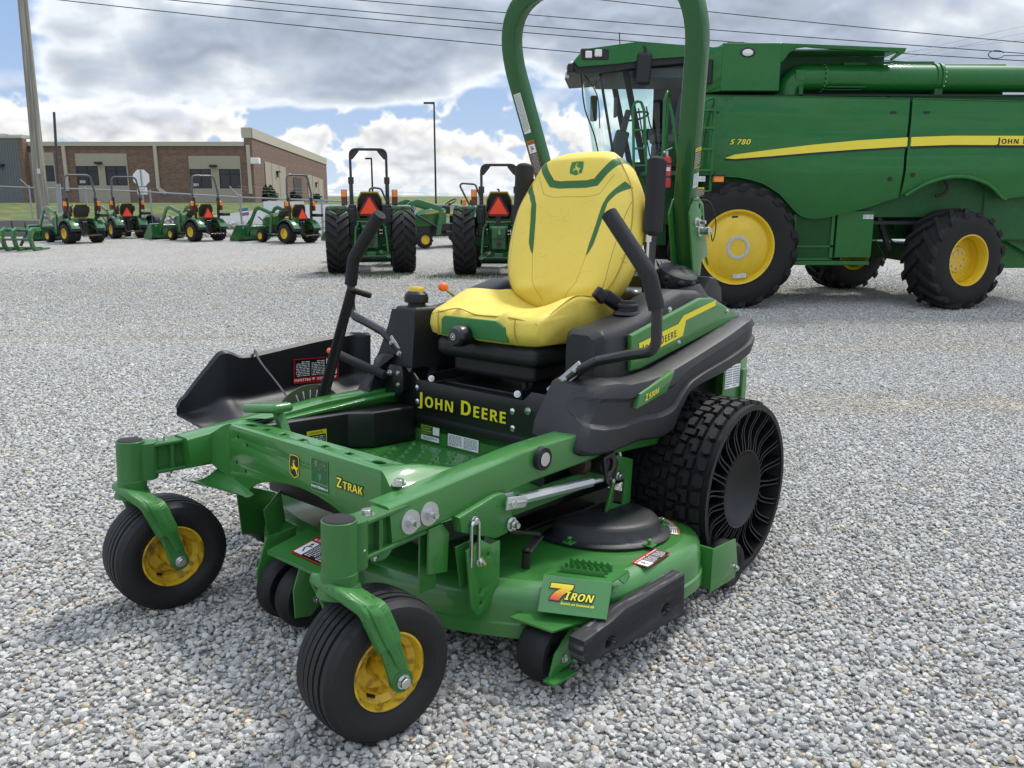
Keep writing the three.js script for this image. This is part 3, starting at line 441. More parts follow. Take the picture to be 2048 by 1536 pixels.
  decal(beam, 'model_name', canvas(440, 140, (x, w, h) => { x.clearRect(0, 0, w, h); x.lineJoin = 'round'; const t = (f) => { x.save(); x.scale(1.12, 1); x.font = '800 118px sans-serif'; f('Z', 12, 116); x.font = '800 92px sans-serif'; f('TRAK', 88, 116, 290); x.restore(); }; x.strokeStyle = '#111'; x.lineWidth = 16; t((...a) => x.strokeText(...a)); x.fillStyle = YEL; t((...a) => x.fillText(...a)); }), V(1.3025, 0.4875, -0.235), ...FR, 0.137, 0.0437);
  // foot plate with raised studs
  const floor = mesh(mower, 'foot_plate', box(0.60, 1.222, 0.394, 0.40, -0.41, 0.41, 0.002), M.green);
  const st = []; for (let i = 0; i < 12; i++) for (let j = 0; j < 9; j++) { const x = 0.645 + i * 0.046, z = 0.26 - j * 0.066 - (i % 2) * 0.033; if (x < 1.2 && z > -0.39) st.push(lathe([[0.0115, 0.40], [0.0095, 0.4055], [0.0062, 0.4055], [0.005, 0.4008], [0, 0.4004]], V(x, 0, z), V(0, 1, 0), 12)); }
  mesh(floor, 'raised_studs', st, M.green).userData.kind = 'stuff';
  const riser = mesh(mower, 'seat_riser', box(0.594, 0.602, 0.40, 0.49, -0.345, 0.345, 0.002), M.green);
  decal(riser, 'owner_label', canvas(256, 220, (x, w, h) => { x.fillStyle = '#1b5a27'; x.fillRect(0, 0, w, h); x.fillStyle = '#d9d04a'; x.font = '600 26px sans-serif'; ['Scan QR code', 'for owner', 'information'].forEach((t, i) => x.fillText(t, 8, 30 + i * 32, 140)); lines(x, 8, 110, 130, 2, 14, 6, '#b9b35a'); x.fillStyle = '#e8ebe9'; x.fillRect(166, 14, 84, 104); x.fillRect(8, 146, w - 16, 62); lines(x, 40, 160, 180, 3, 15, 7, '#333'); }), V(0.6025, 0.437, 0.222), ...FR, 0.098, 0.06, { alpha: false });
  decal(riser, 'safety_label', whiteTex, V(0.6025, 0.434, 0.06), ...FR, 0.148, 0.05, { alpha: false });
  // black seat panel
  const panel = mesh(mower, 'seat_panel', prism([[0.385, 0.47], [0.385, 0.655], [0.315, 0.655], [0.278, 0.622], [-0.205, 0.617], [-0.238, 0.648], [-0.375, 0.648], [-0.40, 0.63], [-0.40, 0.47]], 0.604, 0.610, 'zy', 0.0015, [circ(-0.30, 0.51, 0.017, 16), circ(0.355, 0.51, 0.015, 16)]), M.blackPaint);
  mesh(mower, 'seat_platform', [box(0.12, 0.602, 0.44, 0.612, -0.385, 0.385, 0.006), box(0.14, 0.55, 0.612, 0.622, -0.15, 0.20, 0.003), bar(V(0.60, 0.632, 0.235), V(0.22, 0.655, 0.235), 0.012, 0.03), bar(V(0.60, 0.63, -0.185), V(0.22, 0.655, -0.185), 0.012, 0.03)], M.blackPaint);
  each(panel, 'carriage_bolt', [[0.287, 0.592], [0.284, 0.543], [-0.162, 0.575], [-0.165, 0.52]].map(([z, y]) => ball(V(0.610, y, z), 0.0115, 0.45, 1, 1, 14, 10)), M.zinc);
  each(panel, 'bolt', [bolt(V(0.611, 0.588, -0.228), V(1, 0, 0), 0.0085, 1.5, 0.8, 0.6), bolt(V(0.62, 0.637, 0.2), V(0.8, 0.2, -0.4), 0.0085, 1.3, 0.8, 0.7), bolt(V(0.62, 0.637, -0.19), V(0.8, 0.2, -0.4), 0.0085, 1.3, 0.8, 0.7)], M.zinc);
  decal(panel, 'maker_name', canvas(900, 170, (x, w, h) => { x.clearRect(0, 0, w, h); x.fillStyle = '#e3d92c'; const end = smallCaps(x, 'JOHN DEERE', 0, -500, 150); x.save(); x.scale(880 / end, 1); smallCaps(x, 'JOHN DEERE', 6, 150, 150); x.restore(); x.fillStyle = '#0b0c0d'; for (let i = 0; i < 30; i++) x.fillRect(rr(250, 900), rr(0, 60), rr(2, 18), rr(1, 4)); }), V(0.6105, 0.5605, 0.064), ...FR, 0.425, 0.077);
  // storage box and boot scraper side trays
  const tray = mesh(mower, 'storage_tray', prism([[0.612, 0.292], [0.79, 0.30], [0.86, 0.352], [1.215, 0.372], [1.215, 0.408], [0.612, 0.408]], 0.401, 0.528, 'xzUp', 0.012, [[[0.64, 0.318], [0.775, 0.324], [0.805, 0.352], [0.805, 0.392], [0.64, 0.392]]], 3), M.plasticDk);
  decal(tray, 'caution_label', cautionTex, V(0.985, 0.445, 0.3575), V(-1, 0, -0.055), V(0, 1, 0), 0.075, 0.08, { alpha: false, off: 0.004 });
  mesh(mower, 'storage_tray', prism([[0.612, -0.31], [0.72, -0.32], [0.74, -0.405], [0.612, -0.408]], 0.401, 0.50, 'xzUp', 0.01, [], 3), M.plasticDk);
}
// ---- mowing deck
{
  const outline = [[1.17, 0.30], [1.19, 0.14], [1.185, -0.18], [1.13, -0.40], [1.06, -0.545], [0.985, -0.65], [0.88, -0.722], [0.76, -0.752], [0.48, -0.755], [0.345, -0.715], [0.225, -0.625], [0.13, -0.47], [0.09, -0.28], [0.09, 0.28], [0.13, 0.46], [0.24, 0.62], [0.36, 0.70], [0.80, 0.70], [1.0, 0.60], [1.12, 0.45]];
  const sm = new THREE.CatmullRomCurve3(outline.map(([x, z]) => V(x, 0, z)), true, 'catmullrom', 0.5).getPoints(110).slice(0, -1);
  const ctr = V(0.62, 0, 0), off = (p, d, y) => { const q = p.clone().sub(ctr), l = q.length(); return V(ctr.x + q.x * (l + d) / l, y, ctr.z + q.z * (l + d) / l); };
  const rings = [[-0.012, 0.105], [0.006, 0.105], [0.006, 0.140], [0, 0.144], [-0.002, 0.185], [-0.007, 0.206], [-0.018, 0.223], [-0.036, 0.235], [-0.058, 0.2405]].map(([d, y]) => sm.map((p) => off(p, d, y)));
  const shell = mesh(mower, 'mowing_deck', [boxUV(loft(rings, { caps: false, cr: 0.8 })), prism(sm.map((p) => { const q = off(p, -0.057, 0); return [q.x, q.z]; }), 0.2365, 0.2405, 'xzUp')], M.green);
  // weld seams and belt shield frame on the deck
  each(shell, 'weld_bead', [tube([V(1.09, 0.24, -0.47), V(1.105, 0.20, -0.475)], 0.006), tube([V(0.985, 0.146, -0.625), V(0.94, 0.147, -0.655)], 0.007), tube([V(0.425, 0.148, -0.731), V(0.38, 0.149, -0.722)], 0.008)], M.green);
  // belt cover
  const co = [[0.55, -0.394], [0.675, -0.392], [0.70, -0.41], [0.704, -0.455], [0.668, -0.55], [0.60, -0.615], [0.51, -0.64], [0.43, -0.617], [0.378, -0.555], [0.362, -0.475], [0.385, -0.41], [0.43, -0.392]];
  const cs = new THREE.CatmullRomCurve3(co.map(([x, z]) => V(x, 0, z)), true).getPoints(60).slice(0, -1), cc = V(0.53, 0, -0.50), coff = (p, d, y) => { const q = p.clone().sub(cc), l = q.length(); return V(cc.x + q.x * (l + d) / l, y, cc.z + q.z * (l + d) / l); };
  const cr = [[0.030, 0.243], [0.032, 0.250], [0.006, 0.253], [0.0, 0.258], [-0.005, 0.284], [-0.014, 0.294], [-0.03, 0.2985], [-0.09, 0.3005]].map(([d, y]) => cs.map((p) => coff(p, d, y)));
  const hc = V(0.525, 0, -0.472), hr = (r, y) => cs.map((p) => { const a = Math.atan2(p.z - hc.z, p.x - hc.x); return V(hc.x + r * Math.cos(a), y, hc.z + r * Math.sin(a)); }); cr.pop(); cr.push(cs.map((p) => coff(p, -0.06, 0.300)), hr(0.019, 0.302), hr(0.017, 0.3005), hr(0.017, 0.26));
  const cover = mesh(mower, 'belt_cover', [loft(cr, { cr: 0.8 })], M.plastic);
  mesh(cover, 'latch_stud', merge([[0.715, -0.485], [0.565, -0.662], [0.372, -0.59]].flatMap(([x, z]) => [box(x - 0.016, x + 0.016, 0.250, 0.255, z - 0.016, z + 0.016, 0.003), rod(V(x, 0.252, z), V(x, 0.264, z), 0.0045), ball(V(x, 0.266, z), 0.0075, 1.3, 0.7, 1, 10, 8)])), M.greenDk);
  // inner cover running to the middle, dark
  mesh(mower, 'belt_cover', box(0.36, 0.72, 0.241, 0.258, -0.33, 0.30, 0.008), M.plasticDk);
  decal(cover, 'warning_label', canvas(380, 120, (x, w, h) => { x.clearRect(0, 0, w, h); x.lineWidth = 62; x.strokeStyle = '#d9731a'; x.beginPath(); x.arc(190, 420, 350, -2.02, -1.12); x.stroke(); x.lineWidth = 44; x.strokeStyle = '#ecebe4'; x.beginPath(); x.arc(190, 420, 350, -2.0, -1.14); x.stroke(); x.lineWidth = 6; x.strokeStyle = '#222'; for (const r of [334, 346, 358, 370]) { x.setLineDash([r % 7 + 16, 5]); x.beginPath(); x.arc(190, 420, r, -1.95, -1.5); x.stroke(); x.beginPath(); x.arc(190, 420, r, -1.42, -1.18); x.stroke(); } }), V(0.338, 0.2408, -0.607), V(0.66, 0, -0.75), V(-0.75, 0, -0.66), 0.20, 0.063);
  decal(shell, 'danger_label', dangerTex, V(0.625, 0.2407, -0.706), V(-1, 0, 0.1), V(0.1, 0, 1), 0.142, 0.052, { alpha: false });
  // foot step
  const A = V(0.977, 0.262, -0.602), B = V(0.895, 0.262, -0.758), C = V(0.802, 0.262, -0.745), D = V(0.868, 0.262, -0.585), E = V(1.035, 0.192, -0.633), F = V(0.953, 0.192, -0.785);
  const slab = (P, t) => { const n = P[1].clone().sub(P[0]).cross(P[2].clone().sub(P[0])).normalize().multiplyScalar(t); const g = new THREE.BufferGeometry(), o = []; const put = (...v) => v.forEach((q) => o.push(q.x, q.y, q.z)); const Q = P.map((p) => p.clone().add(n)), k = P.length; for (let i = 1; i < k - 1; i++) { put(P[0], P[i + 1], P[i]); put(Q[0], Q[i], Q[i + 1]); } for (let i = 0; i < k; i++) { const j = (i + 1) % k; put(P[i], P[j], Q[i]); put(P[j], Q[j], Q[i]); } g.setAttribute('position', new THREE.Float32BufferAttribute(o, 3)); g.computeVertexNormals(); return boxUV(clean(g)); };
  const step = mesh(mower, 'foot_step', [...[[0, 0.2, 0, 1], [0.27, 1, 0, 1], [0.2, 0.27, 0, 0.13], [0.2, 0.27, 0.86, 1]].map(([k0, k1, t0, t1]) => { const e = (k, t) => A.clone().lerp(D, k).lerp(B.clone().lerp(C, k), t); return slab([e(k0, t0), e(k0, t1), e(k1, t1), e(k1, t0)], 0.005); }), slab([A, E, F, B], 0.005), tube([A, B], 0.0045), slab([C.clone(), C.clone().add(V(0.06, 0, -0.005)), C.clone().add(V(0.035, -0.02, -0.01)), C.clone().add(V(-0.01, -0.02, 0.005))], 0.004)], M.green);
  const st = (k, y0) => { const a = A.clone().lerp(D, k), b = B.clone().lerp(C, k), p0 = a.clone().lerp(b, 0.16), p1 = a.clone().lerp(b, 0.82), poly = [[0, y0]]; const L = p0.distanceTo(p1); for (let i = 0; i <= 96; i++) poly.push([L * i / 96, y0 + 0.018 + 0.0042 * Math.max(-0.6, Math.sin(i / 96 * 7 * 2 * Math.PI))]); poly.push([L, y0]); const g = prism(poly, -0.0018, 0.0018, 'xy'); const u = p1.clone().sub(p0).normalize(); g.applyMatrix4(M4().makeBasis(u, V(0, 1, 0), new THREE.Vector3().crossVectors(u, V(0, 1, 0))).setPosition(p0.x, 0, p0.z)); return g; };
  for (const [k, y] of [[0.28, 0.262], [0.5, 0.263], [0.74, 0.268]]) mesh(step, 'grip_rail', st(k, y), M.green);
  const fn = E.clone().sub(A).normalize(), fu = B.clone().sub(A).normalize();
  decal(step, 'deck_name', canvas(560, 300, (x, w, h) => { x.clearRect(0, 0, w, h); x.lineJoin = 'round'; const seven = () => { x.beginPath(); x.moveTo(24, 34); x.lineTo(262, 34); x.lineTo(250, 84); x.quadraticCurveTo(150, 140, 128, 214); x.lineTo(26, 214); x.quadraticCurveTo(52, 122, 138, 86); x.lineTo(16, 86); x.closePath(); }; x.fillStyle = '#161a16'; seven(); x.strokeStyle = '#161a16'; x.lineWidth = 20; x.stroke(); x.fill(); const t = (f) => { x.font = 'italic 800 124px sans-serif'; f('I', 176, 196); x.font = 'italic 800 112px sans-serif'; f('RON', 232, 196, 280); }; x.lineWidth = 22; t((...a) => x.strokeText(...a)); const g = x.createLinearGradient(0, 34, 0, 214); g.addColorStop(0, '#f4e62a'); g.addColorStop(0.45, '#f0b32a'); g.addColorStop(1, '#e0402a'); x.fillStyle = g; seven(); x.fill(); x.fillStyle = '#f2e52c'; t((...a) => x.fillText(...a)); x.font = '600 34px sans-serif'; x.fillText('Mulch on Demand 60', 150, 252, 350); }), A.clone().lerp(F, 0.5).add(new THREE.Vector3().crossVectors(fu, fn.clone().negate()).normalize().multiplyScalar(0.0062)), fu, fn.clone().negate(), 0.137, 0.0735);
  // rub block on the deck side
  const rubMat = std({ color: rgb(0.13, 0.13, 0.135), roughness: 0.75, map: dataTex(512, (u, v) => { const st = 0.5 + 0.9 * fbm(u * 7, v * 90, 2, 4), f = 0.5 + fbm(u * 60, v * 160, 5, 2), z = sstep(-0.12, 0.25, fbm(u * 3 + 2, v * 6, 9, 3)); const d = clamp(sstep(0.45, 0.75, st) * z * (0.5 + 0.9 * f) + 0.08 * f); return [lerp(0.30, 1.0, d), lerp(0.305, 1.0, d), lerp(0.325, 1.0, d)]; }) });
  const rh = (x, y) => Array.from({ length: 18 }, (_, i) => [x + 0.022 * Math.cos(i * 0.349), y + 0.017 * Math.sin(i * 0.349)]);
  const rub = mesh(mower, 'deck_bumper', prism([[1.048, 0.112], [1.062, 0.145], [1.06, 0.178], [0.94, 0.19], [0.885, 0.203], [0.588, 0.210], [0.578, 0.082]], -0.796, -0.748, 'xy', 0.006, [rh(0.945, 0.134), rh(0.682, 0.134)], 2), rubMat, 'scuffed black rub block');
  for (const [x, y] of [[0.945, 0.134], [0.682, 0.134]]) mesh(rub, 'bolt', bolt(V(x + 0.006, y, -0.768), V(0, 0, -1), 0.008, 1.4, 0.8), M.rust);
  mesh(rub, 'mounting_bar', box(0.60, 1.05, 0.11, 0.16, -0.77, -0.758), M.green);
  // guide rollers
  const roller = (c, r, w, nm = 'guide_roller') => { const o = mesh(mower, nm, lathe([[r * 0.45, -w / 2 + 0.01], [r * 0.62, -w / 2], [r * 0.86, -w / 2], [r * 0.97, -w / 2 + 0.012], [r, -w / 6], [r, w / 6], [r * 0.97, w / 2 - 0.012], [r * 0.86, w / 2], [r * 0.62, w / 2], [r * 0.45, w / 2 - 0.01], [r * 0.45, -w / 2 + 0.01]], c, V(0, 0, 1), 44, 0.7), M.rubber); mesh(o, 'hub', merge([rod(V(c.x, c.y, c.z - w / 2 + 0.012), V(c.x, c.y, c.z + w / 2 - 0.012), r * 0.47, r * 0.47, 20), rod(V(c.x, c.y, c.z - w / 2 - 0.004), V(c.x, c.y, c.z + w / 2 + 0.004), 0.014), ...Array.from({ length: 6 }, (_, i) => { const a = i * 1.0472; return bar(V(c.x + 0.012 * Math.cos(a), c.y + 0.012 * Math.sin(a), c.z - w / 2 + 0.012), V(c.x + r * 0.5 * Math.cos(a), c.y + r * 0.5 * Math.sin(a), c.z - w / 2 + 0.012), 0.006, 0.008, V(0, 0, 1)); })]), M.plasticDk); return o; };
  roller(V(1.008, 0.086, -0.643), 0.080, 0.085);
  roller(V(0.155, 0.092, -0.70), 0.078, 0.075);
  roller(V(1.262, 0.105, 0.122), 0.092, 0.062); roller(V(1.262, 0.105, 0.03), 0.092, 0.062);
  roller(V(1.0, 0.12, 0.60), 0.08, 0.085);
  const br = mesh(mower, 'roller_bracket', [prism([[1.075, 0.05], [1.055, 0.11], [0.985, 0.16], [0.96, 0.07]], -0.708, -0.702, 'xy', 0.0015), slab([V(1.075, 0.168, -0.575), V(1.06, 0.166, -0.70), V(0.93, 0.176, -0.745), V(0.96, 0.178, -0.60)], 0.005), box(1.0, 1.09, 0.05, 0.056, -0.735, -0.70)], M.green);
  mesh(br, 'bolt', bolt(V(1.02, 0.088, -0.7085), V(0, 0, -1), 0.008, 1.3, 0.7), M.zinc);
  const rb = mesh(mower, 'roller_bracket', [prism([[0.335, 0.20], [0.335, 0.06], [0.17, 0.06], [0.155, 0.10], [0.185, 0.195]], -0.748, -0.742, 'xy', 0.0015), box(0.325, 0.335, 0.07, 0.20, -0.745, -0.66)], M.green, 'scraped green bracket');
  mesh(rb, 'bolt', bolt(V(0.165, 0.092, -0.7485), V(0, 0, -1), 0.008, 1.2, 0.6), M.zinc);
  // front roller carrier with danger label
  const fc = mesh(mower, 'front_roller_bracket', [slab([V(1.20, 0.262, 0.10), V(1.20, 0.262, -0.17), V(1.335, 0.232, -0.17), V(1.335, 0.232, 0.10)].reverse(), 0.006), bar(V(1.335, 0.232, 0.10), V(1.335, 0.232, -0.17), 0.008, 0.012), prism([[1.20, 0.26], [1.20, 0.12], [1.28, 0.06], [1.33, 0.07], [1.335, 0.15], [1.30, 0.25]], -0.006, 0.0, 'xy', 0.002).translate(0, 0, -0.012), prism([[1.20, 0.26], [1.20, 0.12], [1.28, 0.06], [1.33, 0.07], [1.335, 0.15], [1.30, 0.25]], -0.006, 0.0, 'xy', 0.002).translate(0, 0, 0.168)], M.green);
  each(fc, 'bolt', [bolt(V(1.262, 0.105, -0.0185), V(0, 0, -1), 0.009, 1.3, 0.7), bolt(V(1.262, 0.105, 0.169), V(0, 0, 1), 0.009, 1.3, 0.7)], M.zinc);
  decal(fc, 'danger_label', dangerTex, V(1.268, 0.2538, -0.05), V(0, 0, -1), V(-1, 0.222, 0), 0.15, 0.095, { alpha: false, off: 0.004 });
  mesh(mower, 'roller_bracket', prism([[1.17, 0.30], [1.15, 0.12], [1.0, 0.09], [0.95, 0.14], [1.02, 0.24]], 0.545, 0.551, 'xy', 0.002), M.green); mesh(mower, 'roller_bracket', prism([[1.16, 0.33], [1.22, 0.28], [1.20, 0.14], [1.13, 0.14]], 0.30, 0.306, 'xy', 0.002), M.green);
  // deck hangers and lift linkage on the near side
  const hang = mesh(mower, 'deck_hanger', [prism([[1.172, 0.355], [1.12, 0.372], [1.085, 0.35], [1.05, 0.352], [1.048, 0.25], [1.09, 0.178], [1.125, 0.172], [1.15, 0.20]], -0.512, -0.506, 'xy', 0.0015, [Array.from({ length: 12 }, (_, i) => [1.118 + 0.006 * Math.cos(i * 0.5236), 0.235 + 0.007 * Math.sin(i * 0.5236)]), Array.from({ length: 12 }, (_, i) => [1.115 + 0.006 * Math.cos(i * 0.5236), 0.203 + 0.007 * Math.sin(i * 0.5236)]), [[1.088, 0.322], [1.098, 0.322], [1.098, 0.332], [1.088, 0.332]]]), prism([[1.172, 0.355], [1.12, 0.36], [1.11, 0.25], [1.15, 0.24]], -0.475, -0.469, 'xy', 0.0015), box(1.047, 1.053, 0.24, 0.35, -0.511, -0.46)], M.green);
  each(hang, 'bolt', [bolt(V(1.126, 0.316, -0.5125), V(0, 0, -1), 0.010, 1.25, 0.8, 0.9)], M.zinc);
  const zk = -0.515; mesh(mower, 'hanger_link', tube([V(1.158, 0.312, zk), V(1.158, 0.425, zk), V(1.133, 0.425, zk), V(1.13, 0.312, zk)], 0.0045, 0.011, 8), M.zinc);
  const armG = mesh(mower, 'lift_arm', [prism([[1.195, 0.445], [1.185, 0.405], [1.06, 0.358], [1.015, 0.362], [0.995, 0.39], [1.005, 0.45], [1.03, 0.472], [1.06, 0.474]], -0.508, -0.478, 'xy', 0.004, [], 2), bar(V(1.01, 0.40, -0.45), V(0.50, 0.415, -0.45), 0.012, 0.05)], M.greenCast);
  each(armG, 'bolt', [bolt(V(1.144, 0.427, -0.5085), V(0, 0, -1), 0.010, 1.2, 0.7), bolt(V(1.005, 0.385, -0.509), V(0, 0, -1), 0.015, 1.25, 0.7, 0.8)], M.zinc);
  const cl = mesh(mower, 'link_clevis', [tube([V(1.035, 0.448, -0.52), V(0.955, 0.438, -0.52), V(0.955, 0.438, -0.475), V(1.035, 0.448, -0.475)], 0.006, 0.015, 8), prism([[1.04, 0.432], [1.036, 0.464], [0.965, 0.456], [0.955, 0.44], [0.965, 0.424]], -0.524, -0.518, 'xy', 0.002), prism([[1.04, 0.432], [1.036, 0.464], [0.965, 0.456], [0.955, 0.44], [0.965, 0.424]], -0.479, -0.473, 'xy', 0.002)], M.galv);
  mesh(cl, 'pin', bolt(V(1.018, 0.4465, -0.524), V(0, 0, -1), 0.011, 0, 0.5), M.zinc);
  mesh(mower, 'lift_rod', [crease(rod(V(0.955, 0.438, -0.498), V(0.635, 0.420, -0.498), 0.0135, 0.0135, 6), 0.2), rod(V(0.65, 0.421, -0.498), V(0.57, 0.416, -0.498), 0.007)], M.galv);
  const bell = mesh(mower, 'bell_crank', [prism([[0.60, 0.49], [0.545, 0.50], [0.52, 0.46], [0.545, 0.40], [0.565, 0.395], [0.58, 0.41]], -0.514, -0.504, 'xy', 0.003, [Array.from({ length: 18 }, (_, i) => [0.566 + 0.017 * Math.cos(i * 0.349), 0.462 + 0.019 * Math.sin(i * 0.349)])]), rod(V(0.568, 0.462, -0.505), V(0.568, 0.462, -0.40), 0.034, 0.034, 24)], M.blackPaint);
  mesh(bell, 'pivot_bearing', [rod(V(0.64, 0.466, -0.44), V(0.615, 0.466, -0.44), 0.036, 0.04, 22), rod(V(0.568, 0.462, -0.43), V(0.568, 0.462, -0.445), 0.045, 0.045, 24)], M.rust);
  each(bell, 'bolt', [bolt(V(0.55, 0.41, -0.5145), V(0, 0, -1), 0.008, 0, 0.6), bolt(V(0.50, 0.412, -0.50), V(0, 0, -1), 0.012, 1.2, 0.7, 0.6)], M.zinc);
  mesh(mower, 'rear_lift_bracket', prism([[0.48, 0.47], [0.40, 0.445], [0.385, 0.44], [0.39, 0.27], [0.53, 0.27], [0.50, 0.36]], -0.478, -0.468, 'xy', 0.002, [[[0.425, 0.385], [0.475, 0.395], [0.49, 0.32], [0.43, 0.30]]]), M.green);
  mesh(mower, 'cable_rod', rod(V(0.44, 0.42, -0.47), V(0.44, 0.52, -0.45), 0.007), M.galv);
  mesh(mower, 'front_bracket', [prism([[1.265, 0.425], [1.265, 0.31], [1.20, 0.30], [1.195, 0.40], [1.22, 0.43]], -0.475, -0.468, 'xy', 0.002), box(1.205, 1.26, 0.25, 0.42, -0.44, -0.434)], M.green);
  // deck height crank
  mesh(mower, 'deck_crank', [rod(V(0.93, 0.24, -0.502), V(0.93, 0.285, -0.502), 0.0115), bar(V(0.935, 0.288, -0.508), V(0.862, 0.312, -0.492), 0.026, 0.006, V(0, 1, 0), 0.003), rod(V(0.868, 0.317, -0.494), V(0.99, 0.355, -0.49), 0.0065), ball(V(0.93, 0.292, -0.502), 0.011, 1, 0.6, 1)], M.darkSteel);
}
// ---- transmissions and engine mass under and behind the seat
{
  mesh(mower, 'frame_pan', [box(0.60, 1.16, 0.315, 0.392, -0.37, 0.37, 0.01), box(-0.45, 0.5, 0.30, 0.44, -0.33, 0.33, 0.02), box(0.12, 0.60, 0.30, 0.46, -0.34, 0.34, 0.01)], M.blackPaint);
  const eng = mesh(mower, 'engine', [box(-0.58, 0.02, 0.44, 0.86, -0.27, 0.27, 0.04), box(-0.40, -0.02, 0.86, 0.95, -0.2, 0.22, 0.04), rod(V(-0.36, 0.86, -0.05), V(-0.36, 0.99, -0.05), 0.19, 0.18, 32)], M.blackPaint);
  const fins = []; for (let i = 0; i < 28; i++) { const a = i / 28 * 2 * Math.PI; fins.push(bar(V(-0.36 + 0.055 * Math.cos(a), 1.052, -0.05 + 0.055 * Math.sin(a)), V(-0.36 + 0.155 * Math.cos(a), 1.0, -0.05 + 0.155 * Math.sin(a)), 0.012, 0.006)); }
  mesh(eng, 'fan_screen', [lathe([[0, 1.055], [0.055, 1.054], [0.06, 1.045], [0.16, 0.99], [0.165, 0.975]], V(-0.36, 0, -0.05), V(0, 1, 0), 36), ...fins], M.plastic);
  mesh(mower, 'rear_bumper', [box(-0.64, -0.60, 0.40, 0.62, -0.36, 0.36, 0.006), prism([[-0.46, 0.68], [-0.46, 0.50], [-0.66, 0.50], [-0.66, 0.66], [-0.60, 0.70]], -0.345, -0.339, 'xy', 0.002)], M.green);
  decal(mower.children[mower.children.length - 1], 'spec_label', whiteTex, V(-0.535, 0.60, -0.3455), ...SD, 0.13, 0.11, { alpha: false });
}
// ---- seat
{
  const vinyl = dataTex(256, (u, v) => { const k = 0.94 + 0.1 * (tn(u, v, 70, 2) - 0.5) + 0.08 * (tn(u, v, 5, 4, 3) - 0.5); return [k, k, k * 0.98]; });
  const bump = dataTex(256, (u, v) => { const k = tn(u, v, 80, 3); return [k, k, k]; }, { srgb: false, rep: 3 });
  const YL = std({ color: rgb(0.83, 0.65, 0.10), map: vinyl, roughness: 0.55, bumpMap: bump, bumpScale: 0.0008, sheen: 0.15, sheenRoughness: 0.6 });
  const greenVinyl = std({ color: rgb(0.02, 0.15, 0.035), roughness: 0.55, bumpMap: bump, bumpScale: 0.0006 });
  // cushion: closed rings in (x, y) run across z
  const HW = 0.245, topY = (x, z) => { const a = Math.abs(z) / HW, r = clamp((0.61 - x) / 0.46); return 0.872 + 0.012 * Math.sin(Math.PI * clamp(r * 1.3)) + (0.078 * Math.pow(a, 2.2)) * sstep(0.02, 0.5, r) - 0.018 * sstep(0.45, 1, r) * (1 - a) + 0.014 * sstep(0.12, 0.0, Math.abs(a - 0.42)) * sstep(0.3, 0, r) + 0.0035 * fbm(x * 16, 1.5, z * 16, 3); };
  const ring = (z) => {
    const a = Math.abs(z) / HW, s = Math.pow(Math.max(0, 1 - Math.pow(a, 9)), 1 / 4), P = [];
    const xf = 0.612 - 0.020 * Math.pow(a, 3), xb = 0.150;
    const pts = []; pts.push([xf - 0.03, 0.782], [xf - 0.006, 0.79], [xf + 0.004, 0.82], [xf, 0.85]); { const t = topY(xf - 0.03, z); pts.push([xf - 0.008, t - 0.014], [xf - 0.022, t - 0.003]); }
    for (let i = 0; i <= 14; i++) { const x = lerp(xf - 0.04, xb + 0.02, i / 14); pts.push([x, topY(x, z)]); }
    { const t = topY(xb, z); pts.push([xb + 0.004, t - 0.01], [xb, t - 0.03], [xb, 0.80], [xb + 0.02, 0.782]); }
    const c = [0.38, 0.835]; return pts.map(([x, y]) => V(lerp(c[0], x, lerp(0.93, 1, s)), lerp(c[1], y, lerp(0.55, 1, s)), z));
  };
  const zs = []; for (let i = 0; i <= 44; i++) { const t = i / 44 * 2 - 1; zs.push(HW * Math.sin(t * Math.PI / 2 * 0.999) * 0.999); }
  const cush = mesh(mower, 'seat_cushion', boxUV(loft(zs.map(ring), { cr: 1.1 }), 4), YL);
  const seam = (pts) => tube(curve(pts, 40), 0.0022, 0, 6);
  const seamMat = std({ color: rgb(0.42, 0.30, 0.05), roughness: 0.7 });
  each(cush, 'seam', [seam([-0.235, -0.15, -0.06, 0.02, 0.10, 0.18, 0.235].map((z) => V(0.596 - 0.01 * Math.pow(Math.abs(z) / HW, 3), topY(0.59, z) - 0.0045 - 0.02 * Math.pow(Math.abs(z) / HW, 8), z))), seam([0.55, 0.48, 0.4, 0.3, 0.2].map((x) => V(x, topY(x, -0.236) - 0.013, -0.2385))), seam([V(0.611, 0.872, -0.165), V(0.614, 0.84, -0.165), V(0.608, 0.79, -0.168)]), seam([V(0.611, 0.872, 0.178), V(0.614, 0.84, 0.178), V(0.608, 0.79, 0.18)])], seamMat);
  mesh(cush, 'green_insert', [prism([[0.158, 0.795], [0.16, 0.845], [0.145, 0.858], [-0.09, 0.858], [-0.125, 0.84], [-0.138, 0.793]], 0.604, 0.6185, 'zy', 0.005, [], 3)], greenVinyl);
  // suspension knob
  const knob = mesh(cush, 'suspension_knob', lathe([[0.028, 0.58], [0.0335, 0.622], [0.036, 0.64], [0.034, 0.66], [0.026, 0.672], [0, 0.676]].map(([r, h]) => [r, h]), V(0, 0.80, 0.042), V(1, 0, 0), 32), M.blackPaint);
  decal(knob, 'knob_mark', canvas(96, 96, (x, w) => { x.clearRect(0, 0, w, w); x.strokeStyle = '#e8e8e8'; x.lineWidth = 5; x.beginPath(); x.arc(48, 48, 34, 0, 7); x.stroke(); x.lineWidth = 9; x.beginPath(); x.moveTo(34, 34); x.lineTo(62, 62); x.moveTo(62, 34); x.lineTo(34, 62); x.stroke(); }), V(0.6765, 0.80, 0.042), ...FR, 0.028, 0.028);
  // back: rings across, run up along the tilted back
  const tilt = Math.atan(0.281), up = V(-Math.sin(tilt), Math.cos(tilt), 0), fw = V(Math.cos(tilt), Math.sin(tilt), 0), O = V(0.165, 0.86, 0.016);
